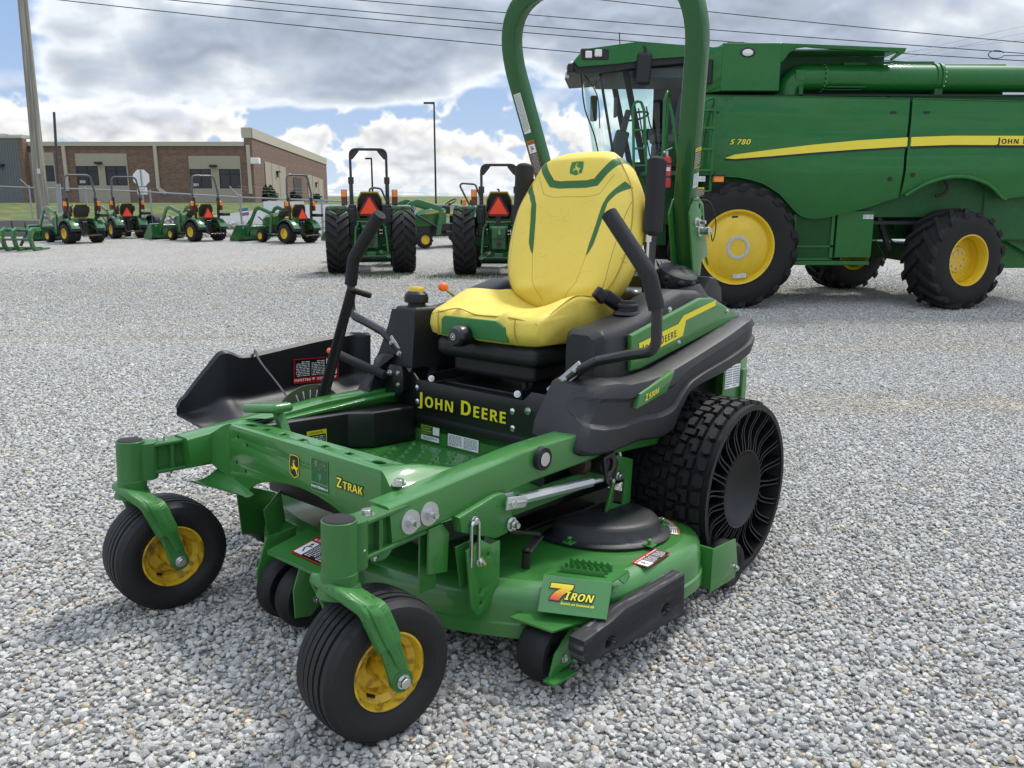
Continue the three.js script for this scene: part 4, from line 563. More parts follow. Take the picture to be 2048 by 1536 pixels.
  const hw = (b) => interp([[0, 0.10], [0.02, 0.17], [0.05, 0.215], [0.1, 0.252], [0.16, 0.276], [0.23, 0.288], [0.32, 0.288], [0.4, 0.274], [0.46, 0.248], [0.52, 0.205], [0.56, 0.175], [0.58, 0.145], [0.593, 0.09]], b);
  const smoothHw = (b) => { let s = 0; for (let k = -3; k <= 3; k++) s += hw(clamp(b + k * 0.008, 0, 0.593)); return s / 7; };
  const rings = [], bs = []; for (let i = 0; i <= 40; i++) bs.push(0.593 * (0.5 - 0.5 * Math.cos(Math.PI * i / 40)));
  const front = (a, b) => { const h = smoothHw(b), t = clamp(a / h, -1, 1), e = Math.pow(clamp(Math.min(b / 0.07, (0.6 - b) / 0.05)), 0.5); return e * (0.062 * Math.pow(Math.max(0, 1 - Math.pow(Math.abs(t), 4)), 0.5) + 0.016 * sstep(0.35, 0.72, Math.abs(t)) * sstep(1.0, 0.8, Math.abs(t)) * sstep(0.5, 0.36, b) + 0.010 * sstep(0.44, 0.52, b) + 0.005 * fbm(a * 12, b * 7, 3.3, 3) + 0.004 * Math.sin(b * 70 + a * 30) * sstep(0.14, 0.04, b)); };
  for (const b of bs) { const h = smoothHw(b), R = []; for (let i = 0; i <= 30; i++) { const t = -Math.cos(Math.PI * i / 30), a = t * h; R.push(O.clone().addScaledVector(up, b).addScaledVector(fw, front(a, b)).add(V(0, 0, a))); } const e = Math.pow(clamp(Math.min((b + 0.004) / 0.06, (0.6 - b) / 0.04)), 0.5); for (let i = 1; i < 30; i++) { const t = Math.cos(Math.PI * i / 30), a = t * h * (1 - 0.05 * Math.sin(Math.PI * i / 30)); R.push(O.clone().addScaledVector(up, b).addScaledVector(fw, -0.088 * e * Math.pow(Math.max(0, 1 - Math.pow(Math.abs(t), 6)), 0.4)).add(V(0, 0, a))); } rings.push(R); }
  const S = 1024, px = (a) => (0.5 - a / 0.64) * S, py = (b) => (0.98 - b / 0.64) * S; // a to image right is -z
  const backTex = canvas(S, S, (x) => {
    x.fillStyle = '#ecd25c'; x.fillRect(0, 0, S, S);
    for (let i = 0; i < 5000; i++) { x.fillStyle = `rgba(${rnd() > 0.5 ? '120,95,30' : '255,235,140'},0.05)`; x.fillRect(rr(0, S), rr(0, S), rr(1, 3), rr(1, 3)); }
    x.strokeStyle = 'rgba(150,118,36,0.4)'; x.lineWidth = 1; x.save(); x.beginPath(); [[0.142, 0.381], [0.118, 0.195], [0.06, 0.03], [-0.06, 0.03], [-0.118, 0.195], [-0.142, 0.381], [-0.1, 0.42], [0.1, 0.42]].forEach(([a, b], i) => i ? x.lineTo(px(a), py(b)) : x.moveTo(px(a), py(b))); x.clip(); for (let i = -S; i < S; i += 7) { x.setLineDash([2, 4]); x.beginPath(); x.moveTo(i, 0); x.lineTo(i + S, S); x.stroke(); } x.restore(); x.setLineDash([]);
    const poly = (P, col) => { x.fillStyle = col; x.beginPath(); const n = P.length; P.forEach(([a, b], i) => i ? x.lineTo(px(a), py(b)) : x.moveTo(px(a), py(b))); x.closePath(); x.fill(); x.strokeStyle = '#7d6420'; x.lineWidth = 3; x.stroke(); };
    const G = '#2a6b34', out = [[0.118, 0.585], [0.152, 0.53], [0.155, 0.505], [0.108, 0.452], [0.06, 0.4445]], inn = [[0.10, 0.578], [0.13, 0.54], [0.127, 0.516], [0.092, 0.476], [0.06, 0.4705]]; const mir = (P) => P.map(([a, b]) => [-a, b]).reverse();
    const outer = [[0.20, 0.60], [0.195, 0.555], ...out.slice(2), ...mir(out.slice(2)), [-0.195, 0.555], [-0.20, 0.60]], inner = [[0.155, 0.60], [0.155, 0.555], ...inn.slice(2), ...mir(inn.slice(2)), [-0.155, 0.555], [-0.155, 0.60]];
    poly([...outer, ...inner.slice().reverse()], G); x.setLineDash([5, 5]); x.strokeStyle = '#f3e08a'; x.lineWidth = 2; for (const [P, k] of [[outer, 0.975], [inner, 1.03]]) { x.beginPath(); P.forEach(([a, b], i) => { const B = 0.52 + (b - 0.52) * (k < 1 ? 1.06 : 0.9), A = a * (k < 1 ? 1.035 : 0.95); i ? x.lineTo(px(A), py(B)) : x.moveTo(px(A), py(B)); }); x.stroke(); } x.setLineDash([]);
    for (const s of [1, -1]) poly([[0.236, 0.452], [0.21, 0.47], [0.166, 0.415], [0.149, 0.381], [0.139, 0.32], [0.127, 0.245], [0.122, 0.195], [0.133, 0.208], [0.147, 0.238], [0.162, 0.33], [0.171, 0.385], [0.196, 0.42]].map(([a, b]) => [s * a, b]), G);
    x.strokeStyle = '#8a7024'; x.lineWidth = 2.5; const ln = (P) => { x.beginPath(); P.forEach(([a, b], i) => i ? x.lineTo(px(a), py(b)) : x.moveTo(px(a), py(b))); x.stroke(); };
    ln([[0.171, 0.492], [0.126, 0.422], [0.082, 0.412], [-0.082, 0.412], [-0.126, 0.422], [-0.171, 0.492]]); for (const s of [1, -1]) { ln([[s * 0.122, 0.195], [s * 0.1, 0.1], [s * 0.05, 0.03]]); ln([[s * 0.25, 0.4], [s * 0.235, 0.25], [s * 0.22, 0.12], [s * 0.2, 0.05]]); }
    // stitched badge on the headrest
    x.save(); x.translate(px(0.026), py(0.543)); x.scale(0.92, 0.92); const w = 118, h = 96; shield(x, w, h, 0); x.fillStyle = '#2f7a3a'; x.fill(); x.strokeStyle = '#d8c04a'; x.lineWidth = 4; x.stroke(); stag(x, w * 0.48, h * 0.5, 84, '#d8c24e'); x.restore();
    // scuffs and worn stains
    for (let i = 0; i < 120; i++) { x.strokeStyle = `rgba(90,70,30,${rr(0.02, 0.08)})`; x.lineWidth = rr(1, 5); const a = px(rr(-0.15, 0.2)), b = py(rr(0.1, 0.45)); x.beginPath(); x.moveTo(a, b); x.quadraticCurveTo(a + rr(-60, 60), b + rr(-60, 60), a + rr(-90, 90), b + rr(-40, 40)); x.stroke(); }
    for (let i = 0; i < 26; i++) { x.fillStyle = `rgba(60,50,35,${rr(0.1, 0.3)})`; x.fillRect(px(-0.262) + rr(-14, 14), py(0.2) + rr(-26, 26), rr(2, 16), rr(1, 4)); }
  });
  const bg = loft(rings, { cr: 1.0 }); { const p = bg.attributes.position, uv = bg.attributes.uv; for (let i = 0; i < p.count; i++) { const d = V(p.getX(i), p.getY(i), p.getZ(i)).sub(O); uv.setXY(i, 0.5 - d.z / 0.64, 0.02 + d.dot(up) / 0.64); } }
  const backM = std({ map: backTex, color: rgb(0.98, 0.97, 0.9), roughness: 0.55, bumpMap: bump, bumpScale: 0.0008, sheen: 0.15, sheenRoughness: 0.6 });
  const sb = mesh(mower, 'seat_back', bg, backM);
  const edge = (k) => curve(Array.from({ length: 26 }, (_, i) => { const b = 0.03 + 0.54 * i / 25, h = smoothHw(b) * 0.93; return O.clone().addScaledVector(up, b).addScaledVector(fw, front(h, b) + 0.0005).add(V(0, 0, k * h)); }), 60);
  each(sb, 'seam', [tube(edge(1), 0.0022, 0, 6), tube(edge(-1), 0.0022, 0, 6)], seamMat);
  // black base shell, arm rests, buckle, tilt lever
  mesh(mower, 'seat_base', [box(0.17, 0.585, 0.715, 0.785, -0.225, 0.225, 0.03), box(0.18, 0.53, 0.655, 0.72, -0.18, 0.19, 0.02), rod(V(0.50, 0.612, -0.12), V(0.50, 0.67, -0.12), 0.012)], M.plastic);
  for (const s of [-1, 1]) { const a = mesh(mower, 'arm_rest', [sweep([V(0.045, 1.395, s * 0.296), V(0.05, 1.155, s * 0.298)], rrect(0.085, 0.044, 0.02, 4), V(0, 0, 1), { cr: 0.8 }), ball(V(0.045, 1.395, s * 0.296), 0.042, 1, 0.35, 0.52), ball(V(0.05, 1.155, s * 0.298), 0.042, 1, 0.35, 0.52)], M.foam); mesh(a, 'support', [bar(V(0.0, 1.35, s * 0.268), V(0.02, 0.94, s * 0.268), 0.02, 0.05, V(1, 0, 0), 0.006)], M.blackPaint); mesh(a, 'adjuster', [rod(V(0.05, 1.12, s * 0.28), V(0.05, 1.0, s * 0.28), 0.006), rod(V(0.05, 1.15, s * 0.28), V(0.05, 1.12, s * 0.28), 0.013)], M.zinc); }
  mesh(mower, 'seat_buckle', [bar(V(0.29, 0.945, -0.266), V(0.22, 0.90, -0.30), 0.036, 0.045, V(0, 1, 0), 0.01), bar(V(0.325, 0.958, -0.262), V(0.29, 0.925, -0.275), 0.022, 0.042, V(0, 1, 0), 0.008)], M.plasticDk);
  const tl = mesh(mower, 'tilt_lever', rod(V(0.43, 0.90, 0.27), V(0.49, 0.938, 0.272), 0.005), M.zinc); mesh(tl, 'orange_knob', ball(V(0.50, 0.944, 0.272), 0.016, 1.25, 1, 1), M.orange);
}
// ---- roll bar
{
  const X = (y) => -0.22 + (y - 1.0) * 0.284, Q = (z, y) => V(X(y), y, z);
  const half = [Q(0.287, 0.90), Q(0.305, 1.27), Q(0.447, 2.03)];
  const path = fillet([...half, ...half.slice().reverse().map((p) => V(p.x, p.y, -p.z))], [0, 0.5, 0.26, 0.26, 0.5], 14);
  const ropsMat = M.combine.clone(); ropsMat.color.setRGB(0.016, 0.11, 0.028);
  const bar0 = mesh(mower, 'roll_bar', sweep(path, rrect(0.068, 0.056, 0.009), V(Math.cos(0.277), -Math.sin(0.277) * -1, 0).set(0.962, -0.273, 0), { cr: 0.45 }), ropsMat);
  for (const s of [-1, 1]) {
    const z = s * 0.345; const hp = (o) => prism([[-0.13, 1.275], [-0.165, 1.285], [-0.20, 1.262], [-0.235, 1.14], [-0.26, 1.08], [-0.215, 1.06], [-0.21, 1.0], [-0.165, 0.985], [-0.105, 1.22]], o - 0.004, o + 0.004, 'xy', 0.002, [Array.from({ length: 12 }, (_, i) => [-0.172 + 0.006 * Math.cos(i * 0.5236), 1.252 + 0.01 * Math.sin(i * 0.5236)]), Array.from({ length: 12 }, (_, i) => [-0.196 + 0.007 * Math.cos(i * 0.5236), 1.212 + 0.009 * Math.sin(i * 0.5236)])]);
    const h = mesh(mower, 'roll_bar_hinge', [hp(z), hp(s * 0.262), box(-0.205, -0.14, 0.86, 1.02, s * 0.262 - 0.003, s * 0.345 + 0.003, 0.004)], M.green);
    mesh(h, 'hinge_pin', merge([bolt(V(-0.157, 1.195, z + s * 0.004), V(0, 0, s), 0.013, 1.4, 0.9, 1.6), rod(V(-0.185, 1.165, z), V(-0.185, 1.165, z + s * 0.045), 0.014), rod(V(-0.185, 1.165, z + s * 0.004), V(-0.185, 1.165, z + s * 0.008), 0.021)]), M.zinc);
    mesh(h, 'tether', tube(curve([V(-0.12, 1.27, z + s * 0.01), V(-0.19, 1.27, z + s * 0.03), V(-0.245, 1.19, z + s * 0.035), V(-0.23, 1.13, z + s * 0.035), V(-0.19, 1.16, z + s * 0.045)], 24), 0.0022, 0, 6), M.blackPaint);
  }
  const fwd = V(0.962, 0, 0).set(0.962, -0.273, 0), post = (s, y) => { const t = (y - 1.27) / (2.03 - 1.27); return Q(s * lerp(0.305, 0.447, t), y); };
  const dirUp = (s) => post(s, 1.8).sub(post(s, 1.4)).normalize(), rightOf = (s) => new THREE.Vector3().crossVectors(dirUp(s), fwd);
  const put = (name, tex, s, y, w, h) => decal(bar0, name, tex, post(s, y).addScaledVector(fwd, 0.0285), rightOf(s), dirUp(s), w, h, { alpha: false });
  put('instruction_label', whiteTall, 1, 1.615, 0.036, 0.155); put('warning_label', warnTex, 1, 1.45, 0.042, 0.135);
  const nrm = new THREE.Vector3().crossVectors(fwd.clone().negate(), dirUp(-1)).normalize(); decal(bar0, 'caution_label', cautionTex, post(-1, 1.42).addScaledVector(nrm, 0.0345), fwd.clone().negate(), dirUp(-1), 0.04, 0.07, { alpha: false }); decal(bar0, 'instruction_label', whiteTall, post(-1, 1.345).addScaledVector(nrm, 0.0345), fwd.clone().negate(), dirUp(-1), 0.036, 0.05, { alpha: false });
}
// ---- fenders and fuel tanks
for (const s of [-1, 1]) {
  const mir = s < 0 ? (g) => g : mirrorZ;
  // lower band: section parameters along x
  const yb = (x) => interp([[-0.40, 0.765], [-0.36, 0.75], [-0.28, 0.722], [-0.19, 0.70], [-0.09, 0.682], [0.0, 0.668], [0.1, 0.652], [0.18, 0.628], [0.23, 0.575], [0.27, 0.52], [0.34, 0.508], [0.46, 0.52], [0.58, 0.508], [0.66, 0.508], [0.70, 0.52], [0.725, 0.545], [0.738, 0.58]], x);
  const ys = (x) => interp([[-0.40, 0.835], [-0.37, 0.85], [-0.32, 0.858], [-0.25, 0.85], [-0.1, 0.813], [0.1, 0.765], [0.3, 0.72], [0.42, 0.708], [0.58, 0.706], [0.66, 0.712], [0.71, 0.708], [0.738, 0.695]], x);
  const zo = (x) => interp([[-0.40, 0.44], [-0.385, 0.48], [-0.35, 0.515], [-0.27, 0.54], [-0.1, 0.55], [0.4, 0.553], [0.58, 0.55], [0.65, 0.54], [0.70, 0.515], [0.728, 0.48], [0.738, 0.45]], x);
  const xs = []; for (let i = 0; i <= 60; i++) { const t = i / 60; xs.push(lerp(-0.40, 0.738, t)); }
  const ring = (x) => { const b = yb(x), t = ys(x), z = zo(x), zi = lerp(0.31, s < 0 ? 0.335 : 0.432, sstep(0.5, 0.6, x)), h = t - b, sh = 0.72 * sstep(0.40, 0.70, x); const mid = lerp(b, t, 0.5), g = 0.006 * sstep(0.45, 0.6, x);
    return [[zi, b + 0.012], [z - 0.04, b - 0.002], [z - 0.012, b + 0.003], [z - 0.003, b + 0.012], [z, b + 0.03], [z, lerp(b, t, 0.36)], [z - 0.012, lerp(b, t, 0.42)], [z - 0.012, lerp(b, t, 0.72)], [z - 0.003, lerp(b, t, 0.78)], [z - 0.006, t - 0.02], [z - 0.013, t - 0.006], [z - 0.03, t], [z - 0.07, t + 0.002], [zi, t + 0.004]].map(([zz, y]) => V(x - sh * (y - 0.55), y, -zz)); };
  const fender = mesh(mower, 'rear_fender', mir(loft(xs.map(ring), { cr: 0.5 })), M.plastic);
  const onS = (x, y, d = 0) => V(x, y, -zo(x) - d);
  // raised moulding ribs on its side
  if (s < 0) {
    const badge = mesh(fender, 'model_badge', prism([[0.50, 0.63], [0.485, 0.672], [0.295, 0.722], [0.335, 0.662]], -0.556, -0.53, 'xy', 0.001), M.green);
    const u = V(-0.19, 0.045, 0).normalize(); decal(badge, 'model_number', canvas(420, 110, (x, w, h) => { x.clearRect(0, 0, w, h); x.fillStyle = YEL; x.font = 'italic 700 92px sans-serif'; x.fillText('Z', 8, 92); x.font = 'italic 600 76px sans-serif'; x.fillText('930M', 74, 90, 300); }), V(0.405, 0.672, -0.5568), u, V(0.1, 1, 0), 0.125, 0.033);
  }
  // tank
  const yt = (x) => interp([[-0.395, 0.835], [-0.37, 0.862], [-0.2, 0.922], [-0.05, 0.958], [0.08, 0.962], [0.2, 0.93], [0.3, 0.885], [0.42, 0.862], [0.52, 0.85], [0.545, 0.835]], x), xt = []; for (let i = 0; i <= 40; i++) xt.push(lerp(-0.395, 0.545, i / 40));
  const tring = (x) => { const t = yt(x), b = Math.min(ys(x), 0.8) - 0.05, e = Math.pow(clamp(Math.min((x + 0.40) / 0.05, (0.55 - x) / 0.03)), 0.5), zo2 = lerp(0.41, 0.45, e), zi = lerp(0.33, 0.30, e); return [[zi, b], [zo2, b], [zo2, lerp(b, t, 0.5)], [zo2 - 0.004, t - 0.03], [zo2 - 0.012, t - 0.012], [zo2 - 0.03, t], [zi + 0.02, t], [zi + 0.004, t - 0.012], [zi, t - 0.03]].map(([zz, y]) => V(x, y, -zz)); };
  const tank = mesh(mower, 'fuel_tank', mir(loft(xt.map(tring), { cr: 0.75 })), M.plastic);
  // green side panel with maker's name, set on the tank side
  const pan = mesh(tank, 'side_panel', mir(prism([[0.415, 0.835], [0.405, 0.722], [0.36, 0.722], [-0.305, 0.855], [-0.30, 0.868], [-0.085, 0.935], [0.0, 0.935]], -0.469, -0.448, 'xy', 0.009, [], 3)), M.green);
  if (s < 0) {
    each(pan, 'panel_clip', [[0.20, 0.905], [-0.20, 0.882], [0.13, 0.792]].map(([x, y]) => bolt(V(x, y, -0.4695), V(0, 0, -1), 0.006, 1.5, 0.6)), M.zinc);
    decal(pan, 'name_stripe', canvas(1024, 220, (x, w, h) => { x.clearRect(0, 0, w, h); x.fillStyle = '#f0de2a'; x.beginPath(); x.moveTo(10, 60); x.lineTo(490, 60); x.lineTo(560, 20); x.lineTo(1014, 20); x.lineTo(1000, 62); x.lineTo(590, 62); x.lineTo(540, 160); x.lineTo(10, 160); x.closePath(); x.fill(); x.fillStyle = '#16201a'; x.font = '700 88px sans-serif'; smallCaps(x, 'JOHN DEERE', 40, 142, 84, '700'); }), V(0.125, 0.834, -0.4692), V(-1, 0.205, 0), V(0.2, 1, 0), 0.51, 0.105);
    // big fuel cap and neck, small front cap
    const cap = mesh(tank, 'fuel_cap', [lathe([[0.02, -0.03], [0.066, -0.03], [0.072, -0.012], [0.070, 0.016], [0.058, 0.024], [0.02, 0.028], [0, 0.028]], V(-0.065, 1.005, -0.335), V(0.1, 1, -0.42), 32), ...Array.from({ length: 8 }, (_, i) => { const a = i * 0.785; return ball(V(-0.065 + 0.064 * Math.cos(a), 1.004 - 0.006 * Math.cos(a) + 0.026 * Math.sin(a), -0.335 + 0.060 * Math.sin(a)), 0.015, 1, 0.9, 1, 10, 8); }), rod(V(-0.07, 0.93, -0.345), V(-0.066, 1.0, -0.335), 0.045, 0.04)], M.plastic);
    mesh(tank, 'filler_shroud', [prism([[-0.30, 0.90], [-0.29, 0.96], [-0.24, 1.0], [-0.20, 1.0], [-0.15, 0.93]], -0.40, -0.31, 'xy', 0.012, [], 3), rod(V(-0.08, 0.92, -0.36), V(-0.075, 0.965, -0.352), 0.085, 0.065, 28)], M.plastic);
    mesh(tank, 'vent_cap', [lathe([[0.05, 0.0], [0.046, 0.008], [0.03, 0.012], [0.03, 0.022], [0.034, 0.024], [0.034, 0.032], [0.026, 0.036], [0.026, 0.044], [0, 0.046]], V(0.285, 0.885, -0.365), V(0, 1, 0), 24)], M.plastic);
  } else {
    mesh(tank, 'tank_neck', [box(0.47, 0.60, 0.80, 0.872, 0.305, 0.42, 0.015), loft([[0.42, 0.62, 0.30, 0.50, 0.66], [0.44, 0.61, 0.30, 0.44, 0.80], [0.46, 0.605, 0.305, 0.425, 0.86]].map(([a, b, c, d, y]) => [V(a, y, c), V(b, y, c), V(b, y, d), V(a, y, d)]), { cr: 0.4 }), rod(V(0.545, 0.87, 0.36), V(0.545, 0.885, 0.36), 0.034, 0.03)], M.plastic);
    const cap = mesh(tank, 'fuel_cap', lathe([[0.0, 0.885], [0.042, 0.885], [0.044, 0.9], [0.040, 0.915], [0.03, 0.925], [0, 0.926]], V(0.547, 0, 0.36), V(0, 1, 0), 20), M.plasticDk);
    mesh(cap, 'yellow_top', lathe([[0, 0.942], [0.022, 0.942], [0.027, 0.936], [0.029, 0.925], [0, 0.924]], V(0.547, 0, 0.36), V(0, 1, 0), 20), M.yellow);
  }
}
// ---- steering levers
for (const s of [-1, 1]) {
  const lo = [V(0.60, 0.66, s * 0.315), V(0.605, 0.745, s * 0.425), V(0.602, 0.772, s * 0.475), V(0.60, 0.802, s * 0.585), V(0.597, 0.82, s * 0.668), V(0.60, 0.96, s * 0.664)];
  const l = mesh(mower, 'steering_lever', tube(lo, 0.0155, 0.045, 14), M.blackPaint);
  mesh(l, 'foam_grip', [tube([V(0.60, 0.935, s * 0.665), V(0.608, 1.03, s * 0.638), V(0.602, 1.192, s * 0.494)], 0.0235, 0.07, 18)], M.foam);
  mesh(l, 'lever_bracket', [bar(V(0.612, 0.755, s * 0.428), V(0.612, 0.655, s * 0.31), 0.007, 0.034, V(0, 1, 0), 0.003)], M.galv);
  each(l, 'bolt', [0.15, 0.5].map((t) => bolt(V(0.616, 0.755, s * 0.428).lerp(V(0.616, 0.655, s * 0.31), t), V(1, 0, 0), 0.008, 1.3, 0.7, 0.5)), M.zinc);
}
// ---- discharge chute, lifted on the far side
{
  const top = [[0.37, 0.722], [0.42, 0.722], [0.6, 0.705], [0.88, 0.668], [0.935, 0.668], [0.985, 0.692], [1.012, 0.690], [1.035, 0.66], [1.125, 0.535], [1.145, 0.52], [1.175, 0.47]], bot = [[0.37, 0.42], [0.5, 0.40], [0.9, 0.385], [1.06, 0.38], [1.13, 0.42], [1.175, 0.455]];
  const f = (d) => (u, v) => { const x = lerp(0.37, 1.16, u), yt = interp(top, x), y0 = interp(bot, x), y = lerp(yt, y0, v); let z = 0.885 - 0.10 * sstep(0.55, 0.8, v) - 0.09 * sstep(0.8, 1, v) + 0.05 * sstep(0.985, 1.14, x) - 0.055 * sstep(0.43, 0.37, x); if (v < 0.02) z += 0.012; return V(x, y, z + d); };
  const ch = mesh(mower, 'discharge_chute', [surf(f(0), 50, 30, 0.7), surf(f(0.006), 50, 30, 0.7)], std({ color: rgb(0.0075, 0.008, 0.010), roughness: 0.45, bumpMap: pebble, bumpScale: 0.0006 }));
  decal(ch, 'danger_label', dangerTex, V(0.605, 0.585, 0.882), V(1, 0.02, 0).negate().negate(), V(0, -1, 0), 0.215, 0.098, { alpha: false, off: 0.004 });
  mesh(ch, 'cable_tie', sweep(curve([V(0.94, 0.49, 0.505), V(0.915, 0.575, 0.66), V(0.885, 0.655, 0.845), V(0.872, 0.684, 0.89), V(0.865, 0.67, 0.905)], 24), rrect(0.011, 0.003, 0.001, 1), V(0.3, -0.7, 0.6)), M.blackPaint);
  mesh(mower, 'chute_hinge', [rod(V(0.40, 0.36, 0.76), V(1.05, 0.36, 0.76), 0.008), box(0.4, 1.05, 0.24, 0.37, 0.72, 0.728, 0.003)], M.greenDk);
  // cutting height lever with its notched quadrant
  const lv = mesh(mower, 'height_lever', [bar(V(0.888, 0.46, 0.50), V(0.725, 0.925, 0.50), 0.008, 0.042, V(1, 0, 0), 0.003), bar(V(0.868, 0.50, 0.488), V(0.77, 0.79, 0.488), 0.016, 0.012, V(1, 0, 0)), rod(V(0.725, 0.925, 0.50), V(0.655, 0.905, 0.485), 0.011)], M.darkSteel);
  const qd = []; for (let i = 0; i <= 14; i++) { const a = lerp(2.35, 0.85, i / 14); qd.push([0.90 - 0.165 * Math.cos(a), 0.44 + 0.165 * Math.sin(a)]); } qd.push([0.86, 0.45], [0.94, 0.45]);
  const quad = mesh(mower, 'height_quadrant', prism(qd, 0.508, 0.514, 'xy', 0, [1.95, 1.75, 1.55, 1.35].map((a) => [[a + 0.03, 0.118], [a - 0.03, 0.118], [a - 0.03, 0.148], [a + 0.03, 0.148]].map(([b, r]) => [0.90 - r * Math.cos(b), 0.44 + r * Math.sin(b)]))), std({ color: rgb(0.10, 0.135, 0.07), roughness: 0.7, map: dustMap }));
  // deck lift pedal
  mesh(mower, 'lift_pedal', [new RoundedBoxGeometry(0.07, 0.028, 0.185, 4, 0.013).rotateX(0.14).translate(1.185, 0.59, 0.325), bar(V(1.17, 0.58, 0.29), V(1.165, 0.50, 0.25), 0.03, 0.016)].map(clean), M.green);
  const ds = []; for (let i = 0; i < 3; i++) for (let j = 0; j < 9; j++) ds.push(ball(V(1.168 + i * 0.017, 0.6045 + (j - 4) * 0.0025, 0.325 - (j - 4) * 0.0175), 0.0035, 1, 0.7, 1, 6, 5)); mesh(mower.children[mower.children.length - 1], 'pedal_grip', ds, M.greenDk);
  mesh(mower, 'floor_rail', bar(V(1.21, 0.515, 0.41), V(0.62, 0.565, 0.37), 0.03, 0.012, V(0, 1, 0), 0.004), M.green);
  // parking brake lever
  const pl = mesh(mower, 'brake_lever', [tube([V(0.662, 0.628, 0.395), V(0.69, 0.668, 0.56), V(0.70, 0.685, 0.622)], 0.0165, 0, 14)], M.foam);
  mesh(pl, 'orange_tip', [rod(V(0.70, 0.685, 0.622), V(0.707, 0.692, 0.655), 0.0125, 0.0115), ball(V(0.707, 0.692, 0.655), 0.0115)], M.orange);
  const bp = mesh(pl, 'pivot_plate', [prism([[0.415, 0.605], [0.405, 0.648], [0.385, 0.668], [0.325, 0.668], [0.315, 0.64], [0.32, 0.575], [0.36, 0.552], [0.405, 0.565]], 0.640, 0.648, 'zy', 0.002), box(0.605, 0.642, 0.58, 0.65, 0.335, 0.345)], M.blackPaint);
  each(pl, 'bolt', [bolt(V(0.648, 0.637, 0.385), V(1, 0, 0), 0.0095, 1.4, 0.8, 0.8), bolt(V(0.648, 0.642, 0.34), V(1, 0, 0), 0.007, 1.2, 0.7), bolt(V(0.648, 0.60, 0.34), V(1, 0, 0), 0.007, 1.2, 0.7)], M.zinc);
}
// ---------------------------------------------------------------- wheels shared by the tractors and the combine
const agCache = {};
function agGeo(R, W, rimR, n, lugH, lugW, style) {
  const key = [R, W, rimR, n, style].join(); if (agCache[key]) return agCache[key];
  const h = W / 2, c0 = R - lugH;
  const carcass = boxUV(lathe([[rimR, -h * 0.86], [rimR + 0.02 * R, -h * 0.95], [lerp(rimR, c0, 0.45), -h], [lerp(rimR, c0, 0.8), -h * 0.97], [c0 - 0.01 * R, -h * 0.84], [c0, -h * 0.6], [c0 + 0.004, 0], [c0, h * 0.6], [c0 - 0.01 * R, h * 0.84], [lerp(rimR, c0, 0.8), h * 0.97], [lerp(rimR, c0, 0.45), h], [rimR + 0.02 * R, h * 0.95], [rimR, h * 0.86], [rimR, -h * 0.86]], V(0, 0, 0), V(0, 0, 1), 56, 0.7));
  const lugs = [];
  for (let i = 0; i < n; i++) for (const k of [-1, 1]) {
    const a0 = (i + (k > 0 ? 0.5 : 0)) / n * 2 * Math.PI, rings = [], N = 6;
    for (let j = 0; j <= N; j++) { const t = j / N, a = a0 + (style === 'block' ? 0.35 : 1.05) * (W / R) * 0.5 * Math.pow(t, style === 'block' ? 2 : 1.15), z = k * lerp(-0.03 * W, h * 1.0, Math.min(1, t * 1.04)), dr = 0.02 * R * t * t + (t > 0.9 ? 0.03 * R : 0), w = lugW / R * lerp(0.42, 0.62, t), top = R - dr, bot = c0 - 0.02 * R - (t > 0.85 ? 0.05 * R : 0);
      const q = (aa, r) => V(r * Math.cos(aa), r * Math.sin(aa), z); rings.push([q(a - w, bot), q(a - w * 0.8, top), q(a + w * 0.8, top), q(a + w, bot)]); }
    lugs.push(loft(rings, { cr: 0.4 }));
  }
  return agCache[key] = [carcass, boxUV(merge(lugs))];
}
